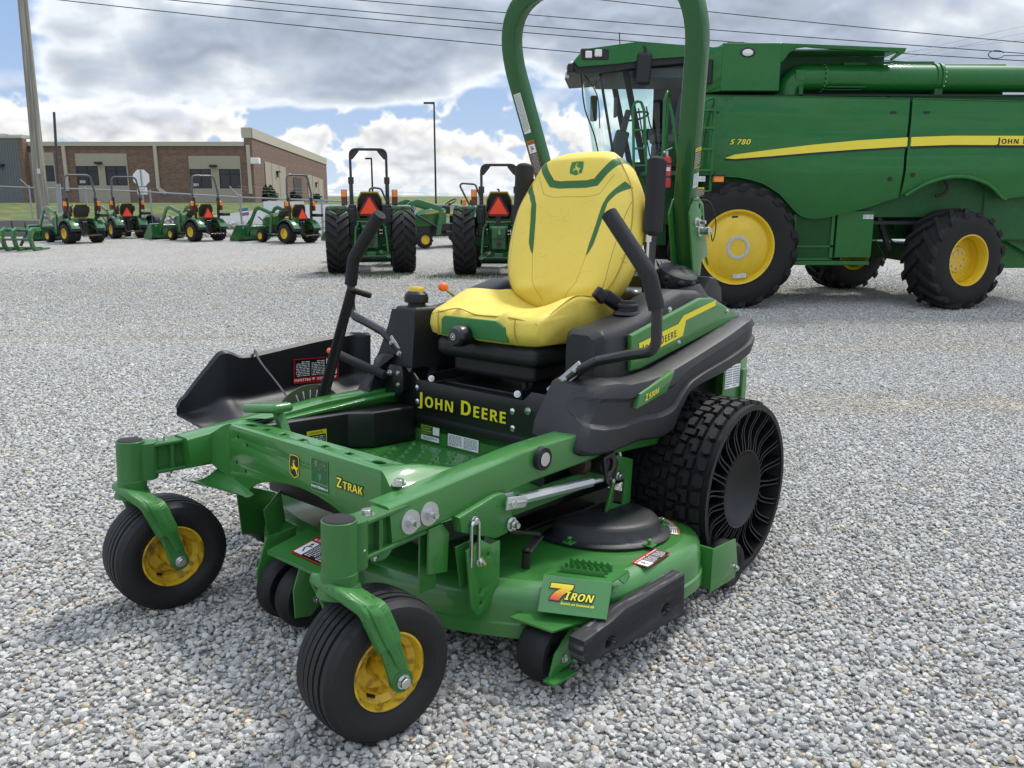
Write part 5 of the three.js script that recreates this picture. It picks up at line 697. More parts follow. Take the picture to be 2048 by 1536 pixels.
// out: +1 when the outer face looks along +z of the wheel's own axes
function agWheel(parent, name, c, yaw, R, W, rimR, { n = 18, lugH = 0.05, lugW = 0.07, dish = 0.1, rimMat = M.yellow, bolts = 8, hubR = 0.28, hubMat, style, dome = false } = {}) {
  const [carc, lugs] = agGeo(R, W, rimR, n, lugH, lugW, style), h = W / 2;
  const t = mesh(parent, name, carc, M.rubberAg); t.position.copy(c); t.rotation.y = yaw;
  mesh(t, 'tread_lugs', lugs, M.rubberAg).userData.kind = 'stuff';
  const pr = dome ? [[rimR * 1.03, h * 0.9], [rimR * 1.02, h * 1.0], [rimR * 0.97, h * 0.98], [rimR * 0.93, h * 0.86], [rimR * 0.9, h * 0.8], [rimR * 0.8, h * 0.9], [rimR * 0.5, h * 1.02], [rimR * 0.32, h * 1.05], [0, h * 1.05]] : [[rimR * 1.03, h * 0.88], [rimR * 1.03, h * 0.97], [rimR * 0.98, h * 0.97], [rimR * 0.93, h * 0.85], [rimR * 0.9, h * (0.85 - dish * 3)], [rimR * 0.84, h * (0.85 - dish * 6)], [rimR * 0.55, h * (0.85 - dish * 6)], [rimR * 0.5, h * (0.85 - dish * 5)], [0, h * (0.85 - dish * 5)]];
  const rim = mesh(t, 'rim', merge([lathe(pr, V(0, 0, 0), V(0, 0, 1), 44, 0.5), lathe([[rimR * 1.02, -h * 0.9], [rimR * 0.9, -h * 0.8], [rimR * 0.88, h * 0.5]], V(0, 0, 0), V(0, 0, 1), 40, 0.5)]), rimMat);
  const zf = dome ? h * 1.05 : h * (0.85 - dish * 5), bl = []; for (let i = 0; i < bolts; i++) { const a = i / bolts * 2 * Math.PI; bl.push(bolt(V(rimR * hubR * Math.cos(a), rimR * hubR * Math.sin(a), zf - 0.004), V(0, 0, 1), rimR * (dome ? 0.035 : 0.05), 1.3, 0.9)); }
  if (dome) bl.push(lathe([[rimR * 0.23, zf - 0.01], [rimR * 0.23, zf + 0.008], [rimR * 0.32, zf + 0.008], [rimR * 0.33, zf - 0.01]], V(0, 0, 0), V(0, 0, 1), 40, 0.4));
  if (bolts) mesh(t, 'hub_bolts', bl, hubMat ?? M.galv);
  return t;
}
M.rubberAg = std({ color: rgb(0.010, 0.0095, 0.0095), map: dustMap, roughness: 0.75 });
M.glass = std({ color: rgb(0.78, 0.93, 0.92), roughness: 0.02, transmission: 1, thickness: 0, ior: 1.45 });
M.cabDark = std({ color: rgb(0.012, 0.013, 0.014), roughness: 0.55 });
M.cabGrey = std({ color: rgb(0.10, 0.105, 0.10), roughness: 0.8 });
M.amber = std({ color: rgb(0.9, 0.25, 0.02), roughness: 0.25, clearcoat: 0.6 });
M.redLens = std({ color: rgb(0.12, 0.005, 0.008), roughness: 0.25, clearcoat: 0.6 });
M.white = std({ color: rgb(0.75, 0.76, 0.74), roughness: 0.5 });
M.blackSteel = std({ color: rgb(0.011, 0.011, 0.012), roughness: 0.45, clearcoat: 0.3 });
M.ropsGrey = std({ color: rgb(0.062, 0.064, 0.07), roughness: 0.45, clearcoat: 0.3 });
M.smv = std({ color: rgb(1.0, 0.075, 0.018), roughness: 0.6 });
M.smvRed = std({ color: rgb(0.13, 0.008, 0.008), roughness: 0.5 });
// ---------------------------------------------------------------- the combine harvester, seen from its left side
{
  const CX = 4.5, CZ = -14.2, cb = thing('combine_harvester', 'huge green combine harvester with glass cab and yellow wheels behind the mower', 'combine', null, [CX, 0, CZ]);
  const loc = (g) => clean(g).translate(-CX, 0, -CZ), cm = (par, name, geo, mat, lab) => mesh(par, name, loc(Array.isArray(geo) ? merge(geo) : geo), mat, lab);
  const cdec = (par, name, tex, c, u, v, w, h, o) => decal(par, name, tex, c.clone().sub(V(CX, 0, CZ)), u, v, w, h, o);
  const RX = V(1, 0, 0), UY = V(0, 1, 0), FZ = V(0, 0, 1), LX = V(-1, 0, 0);
  // side panels, gently bowed
  const bow = (x, y) => -13.1 + 0.035 - 0.10 * ((y - 2.42) / 0.8) ** 2 * (y > 2.42 ? 0.9 : 0.55) - 0.03 * sstep(3.3, 2.78, x) + 0.045 * sstep(2.30, 2.02, y) * sstep(0, 0.5, y - 1.2) * sstep(3.6, 4.6, x) - 0.02 * sstep(5.4, 5.9, x) * sstep(2.0, 1.6, y);
  const mk = (x0, x1, lo, hi, name, nx) => { const f = (d) => (u, v) => { const sk = lerp(0, (1 - v) * -0.06, x1 < 6 ? u : 1 - u); const x = lerp(x0, x1, u) + sk * 0.9, y = lerp(interp(lo, lerp(x0, x1, u)), interp(hi, x), v); return V(x, y, bow(x, y) + d); };
    const edge = Array.from({ length: nx + 1 }, (_, i) => f(-0.012)(i / nx, 0)), edgeT = Array.from({ length: nx + 1 }, (_, i) => f(-0.012)(i / nx, 1));
    return cm(cb, name, [surf(f(0), nx, 28, 1.0), sweep(edge, rrect(0.014, 0.05, 0.006), FZ, { cr: 0.9 }), sweep(edgeT, rrect(0.014, 0.05, 0.006), FZ, { cr: 0.9 })], M.combine); };
  const lo1 = [[2.78, 2.06], [2.9, 1.99], [3.15, 1.975], [3.47, 1.955], [3.65, 1.92], [3.85, 1.86], [4.09, 1.72], [4.24, 1.58], [4.36, 1.46], [4.47, 1.385], [4.6, 1.345], [4.75, 1.34], [4.95, 1.375], [5.18, 1.43], [5.5, 1.52], [5.93, 1.665]], hi1 = [[2.78, 3.15], [5.97, 3.10]];
  const lo2 = [[5.97, 1.69], [6.1, 1.78], [6.25, 1.87], [6.45, 1.945], [6.66, 1.98], [6.86, 1.975], [7.04, 1.93], [7.2, 1.87], [7.33, 1.78], [7.44, 1.68], [7.52, 1.64], [7.82, 1.68], [8.7, 1.76]], hi2 = [[5.97, 3.10], [8.7, 3.03]];
  const p1 = mk(2.78, 5.945, lo1, hi1, 'front_side_panel', 60), p2 = mk(5.985, 8.7, lo2, hi2, 'rear_side_panel', 50);
  // wheel arch lips in lighter catch
  for (const [lo, a, b] of [[lo2, 5.98, 7.52]]) { const pts = []; for (let i = 0; i <= 40; i++) { const x = lerp(a, b, i / 40); pts.push(V(x, interp(lo, x) - 0.015, bow(x, interp(lo, x)) + 0.03)); } cm(p2, 'arch_lip', sweep(pts, rrect(0.055, 0.07, 0.02), FZ, { cr: 0.9 }), M.combine); }
  cm(p1, 'panel_lock', merge([rod(V(5.72, 1.93, bow(5.72, 1.93)), V(5.72, 1.93, bow(5.72, 1.93) + 0.01), 0.035, 0.035, 20)]), M.cabDark); cm(p2, 'panel_lock', merge([rod(V(6.06, 1.99, bow(6.06, 1.99)), V(6.06, 1.99, bow(6.06, 1.99) + 0.01), 0.035, 0.035, 20)]), M.cabDark);
  // yellow stripe with its dark lower line
  const strip = (x0, x1, lo, hi, d) => surf((u, v) => { const x = lerp(x0, x1, u), y = lerp(interp(lo, x), interp(hi, x), v); return V(x, y, bow(x, y) + d); }, 40, 3, 1.0);
  const syB = [[3.22, 2.235], [3.36, 2.225], [3.9, 2.265], [4.5, 2.315], [5.2, 2.365], [5.95, 2.408], [6.6, 2.43], [7.7, 2.425], [8.7, 2.40]], syT = [[3.22, 2.24], [3.36, 2.29], [3.9, 2.36], [4.5, 2.43], [5.2, 2.495], [5.95, 2.54], [6.6, 2.562], [7.7, 2.56], [8.7, 2.54]];
  const dn = (t, d) => t.map(([x, y]) => [x, y - d]);
  const stripeY = std({ color: rgb(0.86, 0.70, 0.03), roughness: 0.35, clearcoat: 0.5 });
  cm(p1, 'yellow_stripe', strip(3.22, 5.94, syB, syT, 0.006), stripeY); cm(p2, 'yellow_stripe', strip(5.99, 8.7, syB, syT, 0.006), stripeY);
  cm(p1, 'black_pinstripe', [strip(3.2, 5.94, dn(syB, 0.03), dn(syB, 0.002), 0.0055)], M.cabDark); cm(p2, 'black_pinstripe', strip(5.99, 8.7, dn(syB, 0.035), dn(syB, 0.002), 0.0055), M.cabDark);
  cdec(p1, 'model_number', canvas(400, 110, (x, w, h) => { x.clearRect(0, 0, w, h); x.font = 'italic 800 100px sans-serif'; x.lineJoin = 'round'; x.scale(1.28, 1); x.strokeStyle = '#1a2a18'; x.lineWidth = 8; x.strokeText('S', 8, 92); x.strokeText('780', 86, 92); x.fillStyle = '#ecdf35'; x.fillText('S', 8, 92); x.fillText('780', 86, 92); }), V(3.455, 2.475, bow(3.45, 2.47) + 0.004), RX, UY, 0.40, 0.115);
  cdec(p2, 'maker_name', canvas(820, 120, (x, w, h) => { x.clearRect(0, 0, w, h); x.fillStyle = '#121a14'; smallCaps(x, 'JOHN DEERE', 10, 100, 108, '600'); }), V(7.85, 2.492, bow(7.85, 2.49) + 0.009), RX, UY, 1.15, 0.14);
  // grain tank front corner, lid, hollow and auger
  const tk = cm(cb, 'grain_tank', [box(3.09, 3.955, 3.20, 3.87, -15.3, -13.05, 0.015), prism([[2.86, -13.35], [3.10, -13.06], [3.10, -15.3], [2.86, -15.0]], 3.20, 3.83, 'xzUp', 0.004), box(3.93, 7.6, 3.15, 3.66, -15.3, -13.62, 0.02)], M.combine);
  cm(tk, 'tank_lid', [prism([[3.95, 3.868], [5.79, 3.80], [5.77, 3.74], [5.6, 3.63], [5.58, 3.655], [5.68, 3.745], [4.45, 3.80], [4.32, 3.815], [4.18, 3.795], [4.07, 3.73], [3.99, 3.62], [3.955, 3.60]], -13.12, -13.06, 'xy', 0.004), box(3.95, 5.75, 3.765, 3.79, -15.3, -13.12), box(5.7, 6.5, 3.60, 3.70, -14.9, -13.65)], M.combine);
  cm(tk, 'tank_hollow', box(3.956, 5.7, 3.17, 3.76, -13.62, -13.60), M.combineDk);
  cm(tk, 'side_vent', box(2.862, 2.98, 3.32, 3.66, -13.36, -13.18, 0.01), M.cabDark);
  const lg = cm(tk, 'round_lamp', lathe([[0, 0.016], [0.05, 0.014], [0.074, 0.0]], V(3.46, 3.735, -13.05), FZ, 28).translate(-3.46, -3.735, 13.05).scale(1.15, 0.72, 1).translate(3.46, 3.735, -13.05), M.white);
  cm(tk, 'lamp_bezel', lathe([[0.072, 0.004], [0.08, 0.014], [0.098, 0.0]], V(3.46, 3.735, -13.05), FZ, 28).translate(-3.46, -3.735, 13.05).scale(1.15, 0.72, 1).translate(3.46, 3.735, -13.05), M.cabDark);
  cm(tk, 'roof_beacon', box(3.18, 3.42, 3.87, 3.90, -13.3, -13.14, 0.01), M.cabDark);
  const tubeG = [tube([V(4.18, 3.05, -13.42), V(4.2, 3.3, -13.42), V(4.35, 3.43, -13.42), V(4.7, 3.43, -13.42), V(9.2, 3.40, -13.42)], 0.192, 0.2, 32)];
  const au = cm(cb, 'unloading_auger', tubeG, M.combine);
  const ringF = (x, r = 0.215) => rod(V(x - 0.02, 3.43, -13.42), V(x + 0.02, 3.43, -13.42), r, r, 32);
  cm(au, 'flange_ring', [ringF(4.72), ringF(6.47, 0.21), ringF(6.40, 0.205)], M.combine);
  const fb = []; for (let i = 0; i < 18; i++) { const a = i / 18 * 2 * Math.PI; fb.push(bolt(V(6.49, 3.42 + 0.2 * Math.sin(a), -13.42 + 0.2 * Math.cos(a)), RX, 0.014, 0, 0.9), bolt(V(4.70, 3.43 + 0.203 * Math.sin(a), -13.42 + 0.203 * Math.cos(a)), LX, 0.01, 0, 0.9)); } cm(au, 'flange_bolts', fb, M.galv);
  cm(au, 'access_plate', [box(4.24, 4.38, 3.37, 3.52, -13.245, -13.222, 0.01)], M.combine); cm(au, 'stiffener', [box(4.72, 5.3, 3.27, 3.285, -13.30, -13.22), box(4.72, 5.25, 3.235, 3.245, -13.32, -13.26), box(5.0, 5.35, 3.60, 3.64, -13.45, -13.36)], M.combineDk);
  cm(cb, 'auger_cradle', [box(4.3, 4.36, 3.10, 3.28, -13.4, -13.2), box(6.38, 6.5, 3.15, 3.26, -13.5, -13.3), box(5.7, 8.4, 3.05, 3.16, -14.9, -13.25)], M.combineDk);
  // body behind the panels
  cm(cb, 'chassis', [box(2.95, 7.4, 1.35, 3.14, -15.2, -13.28, 0.02), box(3.0, 5.7, 0.72, 1.5, -15.1, -13.55, 0.02), box(5.7, 7.4, 1.0, 1.6, -15.0, -13.7, 0.03), box(7.3, 8.6, 1.0, 3.05, -15.2, -13.25, 0.03), box(3.2, 3.6, 0.75, 1.15, -15.6, -13.0, 0.02), box(6.5, 6.95, 0.62, 0.9, -15.7, -13.1, 0.02), prism([[5.9, 1.7], [7.6, 1.75], [7.6, 1.35], [6.9, 1.2], [6.1, 1.15]], -13.62, -13.55, 'xy')], M.combineDk);
  cm(cb, 'strut', [rod(V(6.35, 1.75, -13.4), V(6.42, 1.15, -13.4), 0.03), bar(V(5.62, 1.6, -13.35), V(5.95, 0.85, -13.35), 0.1, 0.06), rod(V(5.75, 1.2, -13.3), V(6.0, 0.95, -13.32), 0.018), rod(V(5.7, 1.0, -13.3), V(5.9, 0.7, -13.32), 0.015), tube(curve([V(6.62, 1.92, -13.2), V(6.68, 1.8, -13.18), V(6.6, 1.7, -13.17), V(6.5, 1.68, -13.17)], 14), 0.02, 0, 8), box(5.6, 6.3, 1.25, 1.3, -13.4, -13.2)], M.cabDark);
  const scr = cm(cb, 'screen_panel', [box(4.36, 5.0, 0.72, 1.42, -13.3, -13.22, 0.01), box(4.36, 5.0, 0.70, 0.735, -13.22, -13.19), box(4.36, 4.40, 0.72, 1.4, -13.22, -13.19), box(4.95, 5.0, 0.72, 1.4, -13.22, -13.19), box(4.36, 5.0, 0.90, 0.93, -13.22, -13.19)], M.combine);
  const wires = []; for (let i = 0; i < 26; i++) wires.push(box(4.40 + i * 0.0215, 4.404 + i * 0.0215, 0.735, 1.38, -13.205, -13.20)); for (let i = 0; i < 30; i++) wires.push(box(4.4, 4.95, 0.74 + i * 0.0215, 0.744 + i * 0.0215, -13.207, -13.202)); cm(scr, 'wire_screen', wires, M.combineDk).userData.kind = 'stuff';
  const dr = cm(cb, 'service_door', box(5.03, 5.60, 0.74, 1.46, -13.30, -13.18, 0.012), M.combine); cdec(dr, 'warning_label', whiteTex, V(5.5, 1.37, -13.178), RX, UY, 0.16, 0.075, { alpha: false });
  cm(cb, 'side_step', [box(4.38, 5.55, 0.63, 0.69, -13.35, -13.1, 0.01)], M.combine);
  for (const [x, y] of [[6.85, 1.44], [7.55, 1.28], [7.40, 1.30]]) cdec(cb, 'warning_label', cautionTex, V(x, y, -13.3), RX, UY, 0.1, 0.14, { alpha: false });
  cm(cb, 'rear_guard', [prism([[7.4, 1.62], [8.6, 1.72], [8.6, 1.5], [7.75, 1.28]], -13.32, -13.26, 'xy', 0.004), box(7.7, 8.5, 0.55, 1.2, -14.6, -13.5, 0.03), bar(V(7.75, 1.05, -13.4), V(8.3, 0.75, -13.4), 0.05, 0.06)], M.combine);
  // latches, small plates and the drive seen in the rear arch
  for (const [x, y, p] of [[3.05, 2.9, p1], [5.7, 2.9, p1], [6.2, 2.9, p2]]) cm(p, 'panel_latch', box(x - 0.05, x + 0.05, y - 0.018, y + 0.018, bow(x, y) - 0.005, bow(x, y) + 0.008, 0.006), M.cabDark);
  cm(cb, 'rubber_seal', [box(2.8, 8.6, 3.145, 3.165, -13.24, -13.2), bar(V(5.965, 3.1, -13.2), V(5.91, 1.67, -13.2), 0.02, 0.05, V(1, 0, 0))], M.cabDark);
  for (const [x, y, r] of [[6.05, 1.45, 0.16], [6.32, 1.12, 0.1], [7.05, 1.55, 0.12]]) cm(cb, 'drive_pulley', lathe([[0, 0.03], [r * 0.3, 0.03], [r * 0.35, 0.0], [r * 0.8, 0.0], [r, 0.02], [r * 0.93, 0.035], [r, 0.05], [r * 0.6, 0.055]], V(x, y, -13.54), FZ, 28), M.darkSteel);
  cm(cb, 'drive_belt', tube([V(6.05, 1.61, -13.5), V(6.9, 1.68, -13.5)], 0.014, 0, 6), M.cabDark); cm(cb, 'hose', tube(curve([V(6.5, 1.85, -13.3), V(6.4, 1.5, -13.35), V(6.55, 1.25, -13.3), V(6.7, 0.95, -13.2)], 18), 0.018, 0, 7), M.cabDark); cm(cb, 'hose', tube(curve([V(6.9, 1.8, -13.3), V(7.0, 1.4, -13.32), V(6.9, 1.1, -13.3)], 18), 0.016, 0, 7), M.cabDark);
  // wheels
  const W = (n, x, y, z, yaw, R, w, rim, o) => agWheel(cb, n, V(x - CX, y, z - CZ), yaw, R, w, rim, o);
  const fw1 = W('front_tyre', 3.37, 0.93, -13.0, 0, 0.945, 0.70, 0.545, { n: 19, lugH: 0.055, lugW: 0.10, dome: true, bolts: 20, hubR: 0.275 });
  mesh(fw1, 'wheel_label', sheet(V(0.06, -0.42, 0.322), V(1, 0.1, 0), V(-0.1, 1, 0), 0.2, 0.075, 0.002), std({ map: whiteTex, roughness: 0.5 })); mesh(fw1, 'hand_slot', box(-0.045, 0.045, 0.435, 0.465, 0.30, 0.318, 0.01).rotateZ(0.12), M.cabDark);
  W('rear_tyre', 6.76, 0.735, -12.95, 0.36, 0.765, 0.62, 0.375, { n: 16, lugH: 0.06, lugW: 0.10, dish: 0.115, bolts: 8, hubR: 0.36 });
  W('rear_tyre', 6.2, 0.735, -15.75, Math.PI + 0.36, 0.765, 0.62, 0.375, { n: 16, lugH: 0.06, lugW: 0.10, dish: 0.1, bolts: 0 });
  W('front_tyre', 3.37, 0.93, -15.5, Math.PI, 0.945, 0.70, 0.545, { n: 19, lugH: 0.055, lugW: 0.10, dome: true, bolts: 0 });
  // cab
  const zn = -13.55, zf = -15.05;
  const roof = cm(cb, 'cab_roof', [loft([0, 0.5, 1].map((k) => { const z = lerp(zf - 0.2, zn + 0.2, k), b = k === 0.5 ? 0.04 : 0; return [V(0.93 - b, 3.66, z), V(1.08 - b, 3.83 + b, z), V(1.85, 3.93 + b, z), V(2.78, 3.87 + b, z), V(2.84, 3.74, z), V(2.2, 3.70, z), V(1.55, 3.62, z), V(1.0 - b, 3.58, z)]; }), { cr: 0.4 })], M.combine);
  cm(roof, 'roof_rim', [loft([0, 1].map((k) => { const z = lerp(zf - 0.1, zn + 0.16, k); return [V(0.90, 3.64, z), V(0.98, 3.68, z), V(1.6, 3.72, z), V(2.84, 3.80, z), V(2.84, 3.66, z), V(2.1, 3.60, z), V(1.3, 3.50, z), V(0.98, 3.48, z)]; }), { cr: 0.4 })], M.cabDark);
  cm(roof, 'work_light', [box(1.10, 1.20, 3.70, 3.80, zn + 0.19, zn + 0.24, 0.015), box(1.24, 1.35, 3.72, 3.82, zn + 0.19, zn + 0.24, 0.015), rod(V(0.88, 3.62, zn + 0.1), V(0.93, 3.60, zn + 0.1), 0.06), rod(V(0.86, 3.6, -14.3), V(0.92, 3.6, -14.3), 0.06)], M.white);
  cm(roof, 'light_housing', [box(1.03, 1.47, 3.66, 3.845, zn + 0.12, zn + 0.205, 0.03), box(0.84, 0.93, 3.5, 3.63, zn - 0.1, zn + 0.2, 0.02)], M.cabDark);
  cm(roof, 'aerial', [rod(V(1.70, 3.95, -14.0), V(1.68, 4.18, -14.0), 0.008), ball(V(1.66, 3.95, -14.0), 0.07, 1, 0.6, 1), rod(V(1.88, 3.95, -14.1), V(1.88, 4.03, -14.1), 0.03, 0.045)], M.cabDark);
  const cab = cm(cb, 'cab_frame', [bar(V(1.72, 3.62, zn), V(2.06, 2.18, zn), 0.07, 0.09, V(1, 0, 0)), bar(V(1.72, 3.62, zf), V(2.06, 2.18, zf), 0.07, 0.09, V(1, 0, 0)), bar(V(2.86, 3.68, zn), V(2.86, 1.95, zn), 0.08, 0.10, V(1, 0, 0)), bar(V(2.86, 3.68, zf), V(2.86, 1.95, zf), 0.08, 0.10, V(1, 0, 0)), bar(V(1.36, 3.58, zn - 0.2), V(1.62, 2.25, zn - 0.2), 0.03, 0.04, V(1, 0, 0)), box(1.55, 2.9, 2.0, 2.2, zf, zn, 0.02), bar(V(1.95, 3.0, zn + 0.03), V(2.05, 2.45, zn + 0.05), 0.02, 0.02)], M.cabDark);
  const gl = (P, Q) => surf((u, v) => { const a = P[0].clone().lerp(P[1], u), b = P[2].clone().lerp(P[3], u), p = b.lerp(a, v); p.x -= Q * Math.sin(Math.PI * u); return p; }, 14, 4, 1);
  cm(cab, 'windscreen', gl([V(1.28, 3.58, zn - 0.16), V(1.28, 3.58, zf + 0.16), V(1.52, 2.2, zn - 0.16), V(1.52, 2.2, zf + 0.16)], 0.16), M.glass);
  cm(cab, 'side_window', gl([V(1.29, 3.58, zn - 0.15), V(1.70, 3.6, zn), V(1.53, 2.2, zn - 0.15), V(2.04, 2.2, zn)], 0), M.glass);
  cm(cab, 'door_window', gl([V(1.74, 3.6, zn), V(2.82, 3.66, zn), V(2.08, 2.2, zn), V(2.82, 2.2, zn)], 0), M.glass);
  cm(cab, 'far_window', [gl([V(1.74, 3.6, zf), V(2.40, 3.55, zf), V(2.08, 2.3, zf), V(2.40, 2.3, zf)], 0)], M.glass);
  cm(cab, 'rear_wall', [box(2.42, 2.9, 2.0, 3.68, zf - 0.02, zf + 0.02), box(2.86, 2.92, 2.0, 3.68, zf, zn)], M.cabDark);
  cm(cab, 'operator_seat', [box(2.28, 2.78, 2.52, 2.66, -14.5, -14.05, 0.05), bar(V(2.70, 2.62, -14.28), V(2.82, 3.3, -14.28), 0.46, 0.14, V(1, 0, 0), 0.05), box(2.3, 2.8, 2.2, 2.5, -14.4, -14.1, 0.03), box(2.2, 2.6, 2.6, 2.78, -14.75, -14.6, 0.03)], M.cabGrey);
  cm(cab, 'steering_column', [bar(V(1.68, 2.2, -14.28), V(1.82, 2.72, -14.28), 0.18, 0.22, V(1, 0, 0), 0.04), bar(V(1.82, 2.72, -14.28), V(1.90, 3.05, -14.28), 0.08, 0.10, V(1, 0, 0), 0.03), new THREE.TorusGeometry(0.2, 0.018, 8, 28).rotateX(1.3).rotateY(0.6).translate(2.02, 2.95, -14.28), box(1.62, 1.66, 2.9, 3.2, -14.0, -13.8, 0.01)], M.cabGrey);
  cm(cab, 'roof_liner', box(1.4, 2.84, 3.45, 3.6, zf + 0.05, zn - 0.05, 0.03), M.cabGrey);
  const mir = cm(cb, 'wing_mirror', [new RoundedBoxGeometry(0.225, 0.46, 0.12, 4, 0.05).rotateZ(-0.06).translate(1.985, 3.55, -13.35)], M.cabDark); cm(mir, 'mirror_arm', [tube([V(1.92, 3.80, -13.5), V(1.94, 3.88, -13.38), V(2.0, 3.86, -13.35), V(2.0, 3.74, -13.35)], 0.022, 0.05, 8)], M.cabDark);
  cm(mir, 'wiper_linkage', [tube(curve([V(1.05, 3.52, -13.5), V(1.12, 3.0, -13.5), V(1.27, 2.62, -13.52), V(1.38, 2.2, -13.52)], 14), 0.012, 0, 6), tube(curve([V(1.1, 3.5, -13.55), V(1.3, 3.2, -13.5), V(1.36, 2.7, -13.5)], 14), 0.009, 0, 6)], M.cabDark);
  cm(mir, 'far_mirror', box(1.36, 1.48, 2.95, 3.38, -15.3, -15.2, 0.03), M.cabDark);
  // cab base, platform, rails, ladder
  cm(cb, 'cab_base', [prism([[1.75, 2.2], [2.95, 2.2], [2.95, 1.2], [2.3, 1.25], [1.9, 1.75]], -15.0, -13.6, 'xy', 0.01), prism([[2.06, 2.16], [2.9, 2.78], [2.9, 2.1]], -13.56, -13.50, 'xy', 0.005), box(2.0, 2.95, 1.98, 2.04, -13.6, -12.75, 0.005), box(1.9, 2.5, 0.9, 1.9, -14.9, -13.8)], M.combineDk);
  const rl = (pts, r = 0.021) => tube(pts, r, 0.08, 10);
  cm(cb, 'hand_rail', [rl([V(1.80, 2.0, -12.75), V(1.76, 2.95, -12.75), V(1.80, 3.02, -12.75), V(1.87, 3.02, -12.75), V(1.92, 2.9, -12.75), V(1.99, 2.0, -12.75)]), ...[2.12, 2.36, 2.62].map((y) => rod(V(1.80, y, -12.75), V(1.97, y, -12.75), 0.015))], M.combine);
  cm(cb, 'hand_rail', [rl([V(2.22, 2.0, -12.75), V(2.22, 3.05, -12.75), V(2.26, 3.16, -12.8), V(2.36, 3.16, -13.2), V(2.36, 2.0, -13.4)]), rl([V(2.28, 3.0, -12.75), V(2.33, 2.85, -12.75), V(2.48, 2.0, -12.75)])], M.combine);
  const lad = cm(cb, 'boarding_ladder', [rl([V(2.70, 0.45, -12.72), V(2.72, 1.6, -12.75), V(2.78, 2.96, -12.85), V(2.85, 3.05, -12.85), V(2.95, 3.08, -12.85)], 0.02), rl([V(2.93, 0.45, -12.72), V(2.94, 1.6, -12.75), V(2.97, 3.08, -12.85)], 0.026)], M.combine);
  for (const y of [0.55, 0.85, 1.15, 1.45, 1.75, 2.05, 2.35, 2.65, 2.9]) cm(lad, 'rung', box(2.715, 2.945, y - 0.018, y + 0.018, -12.84, -12.72, 0.006), M.combine);
  cm(lad, 'ladder_board', [box(2.66, 2.72, 1.2, 2.0, -12.8, -12.72, 0.005), box(2.45, 2.7, 1.45, 2.0, -12.80, -12.76, 0.005)], M.combine); cdec(lad, 'white_plate', whiteTex, V(2.78, 1.93, -12.70), RX, UY, 0.14, 0.085, { alpha: false }); cdec(lad, 'caution_plate', cautionTex, V(2.78, 1.74, -12.70), RX, UY, 0.12, 0.13, { alpha: false });
  cm(cb, 'chain', [tube(curve([V(1.95, 2.95, -12.75), V(2.05, 2.62, -12.75), V(2.2, 2.5, -12.75), V(2.24, 2.85, -12.75)], 16), 0.011, 0, 5), tube(curve([V(1.97, 2.5, -12.75), V(2.06, 2.22, -12.75), V(2.2, 2.4, -12.75)], 16), 0.011, 0, 5), tube(curve([V(2.95, 3.05, -12.8), V(2.86, 2.7, -12.8), V(2.82, 2.35, -12.8)], 12), 0.011, 0, 5)], M.cabDark);
  const am = cm(cb, 'amber_lamp', [box(2.96, 3.10, 1.88, 1.965, -12.72, -12.6, 0.01)], M.amber); cm(am, 'lamp_bracket', [box(2.95, 3.12, 1.965, 1.985, -12.8, -12.58)], M.cabDark);
  // extinguisher hung by the ladder
  const fe = thing('fire_extinguisher', 'red fire extinguisher strapped to the combine beside its ladder', 'extinguisher', null, [2.265, 1.80, -12.66]);
  mesh(fe, 'cylinder', lathe([[0, 0], [0.068, 0.002], [0.072, 0.02], [0.072, 0.38], [0.06, 0.43], [0.03, 0.46], [0, 0.46]], V(0, 0, 0), UY, 28), std({ color: rgb(0.42, 0.008, 0.014), roughness: 0.3, clearcoat: 0.6 }));
  mesh(fe, 'valve', [rod(V(0, 0.45, 0), V(0, 0.52, 0), 0.018), bar(V(-0.02, 0.53, 0), V(0.07, 0.57, 0), 0.02, 0.012), rod(V(-0.03, 0.5, 0.01), V(-0.055, 0.5, 0.01), 0.02)], M.galv);
  mesh(fe, 'strap', [rod(V(0, 0.14, 0), V(0, 0.165, 0), 0.074, 0.074, 28), rod(V(0, 0.325, 0), V(0, 0.35, 0), 0.074, 0.074, 28)], M.cabDark); decal(fe, 'label', whiteTex, V(0, 0.265, 0.0735), RX, UY, 0.08, 0.06, { alpha: false });
}
// ---------------------------------------------------------------- tractors (own axes: -z forward, x right, y up, origin on the ground under the rear axle)
const TG = std({ color: rgb(0.014, 0.12, 0.026), roughness: 0.35, clearcoat: 0.7, clearcoatRoughness: 0.15 });
const archGeo = (x0, x1, z0, y0, R, a0, a1, th) => { const o = [], i = []; for (let k = 0; k <= 14; k++) { const a = lerp(a0, a1, k / 14); o.push([z0 - R * Math.cos(a), y0 + R * Math.sin(a)]); i.push([z0 - (R - th) * Math.cos(a), y0 + (R - th) * Math.sin(a)]); } const g = prism([...o, ...i.reverse()], x0, x1, 'zy', 0.006); return g; };
function smvSign(p, c, s = 1, tilt = 0) {
  const tri = (r, h) => [0, 1, 2].map((k) => [r * Math.sin(k * 2.0944), r * Math.cos(k * 2.0944)]);
  const cut = (R, r) => { const P = []; for (let k = 0; k < 3; k++) { const a = k * 2.0944; P.push([R * Math.sin(a) - r * Math.cos(a) * -1 * 0 + r * Math.sin(a + 1.5708) * -1, R * Math.cos(a) + r * Math.cos(a + 1.5708) * -1], [R * Math.sin(a) + r * Math.sin(a + 1.5708), R * Math.cos(a) + r * Math.cos(a + 1.5708)]); } return P; };
  const b = mesh(p, 'slow_vehicle_sign', prism(cut(0.235 * s, 0.035 * s), -0.004, 0.0, 'xy'), M.smvRed); b.position.copy(c);
  mesh(b, 'orange_triangle', prism(tri(0.215 * s), 0.001, 0.004, 'xy'), M.smv); return b;
}
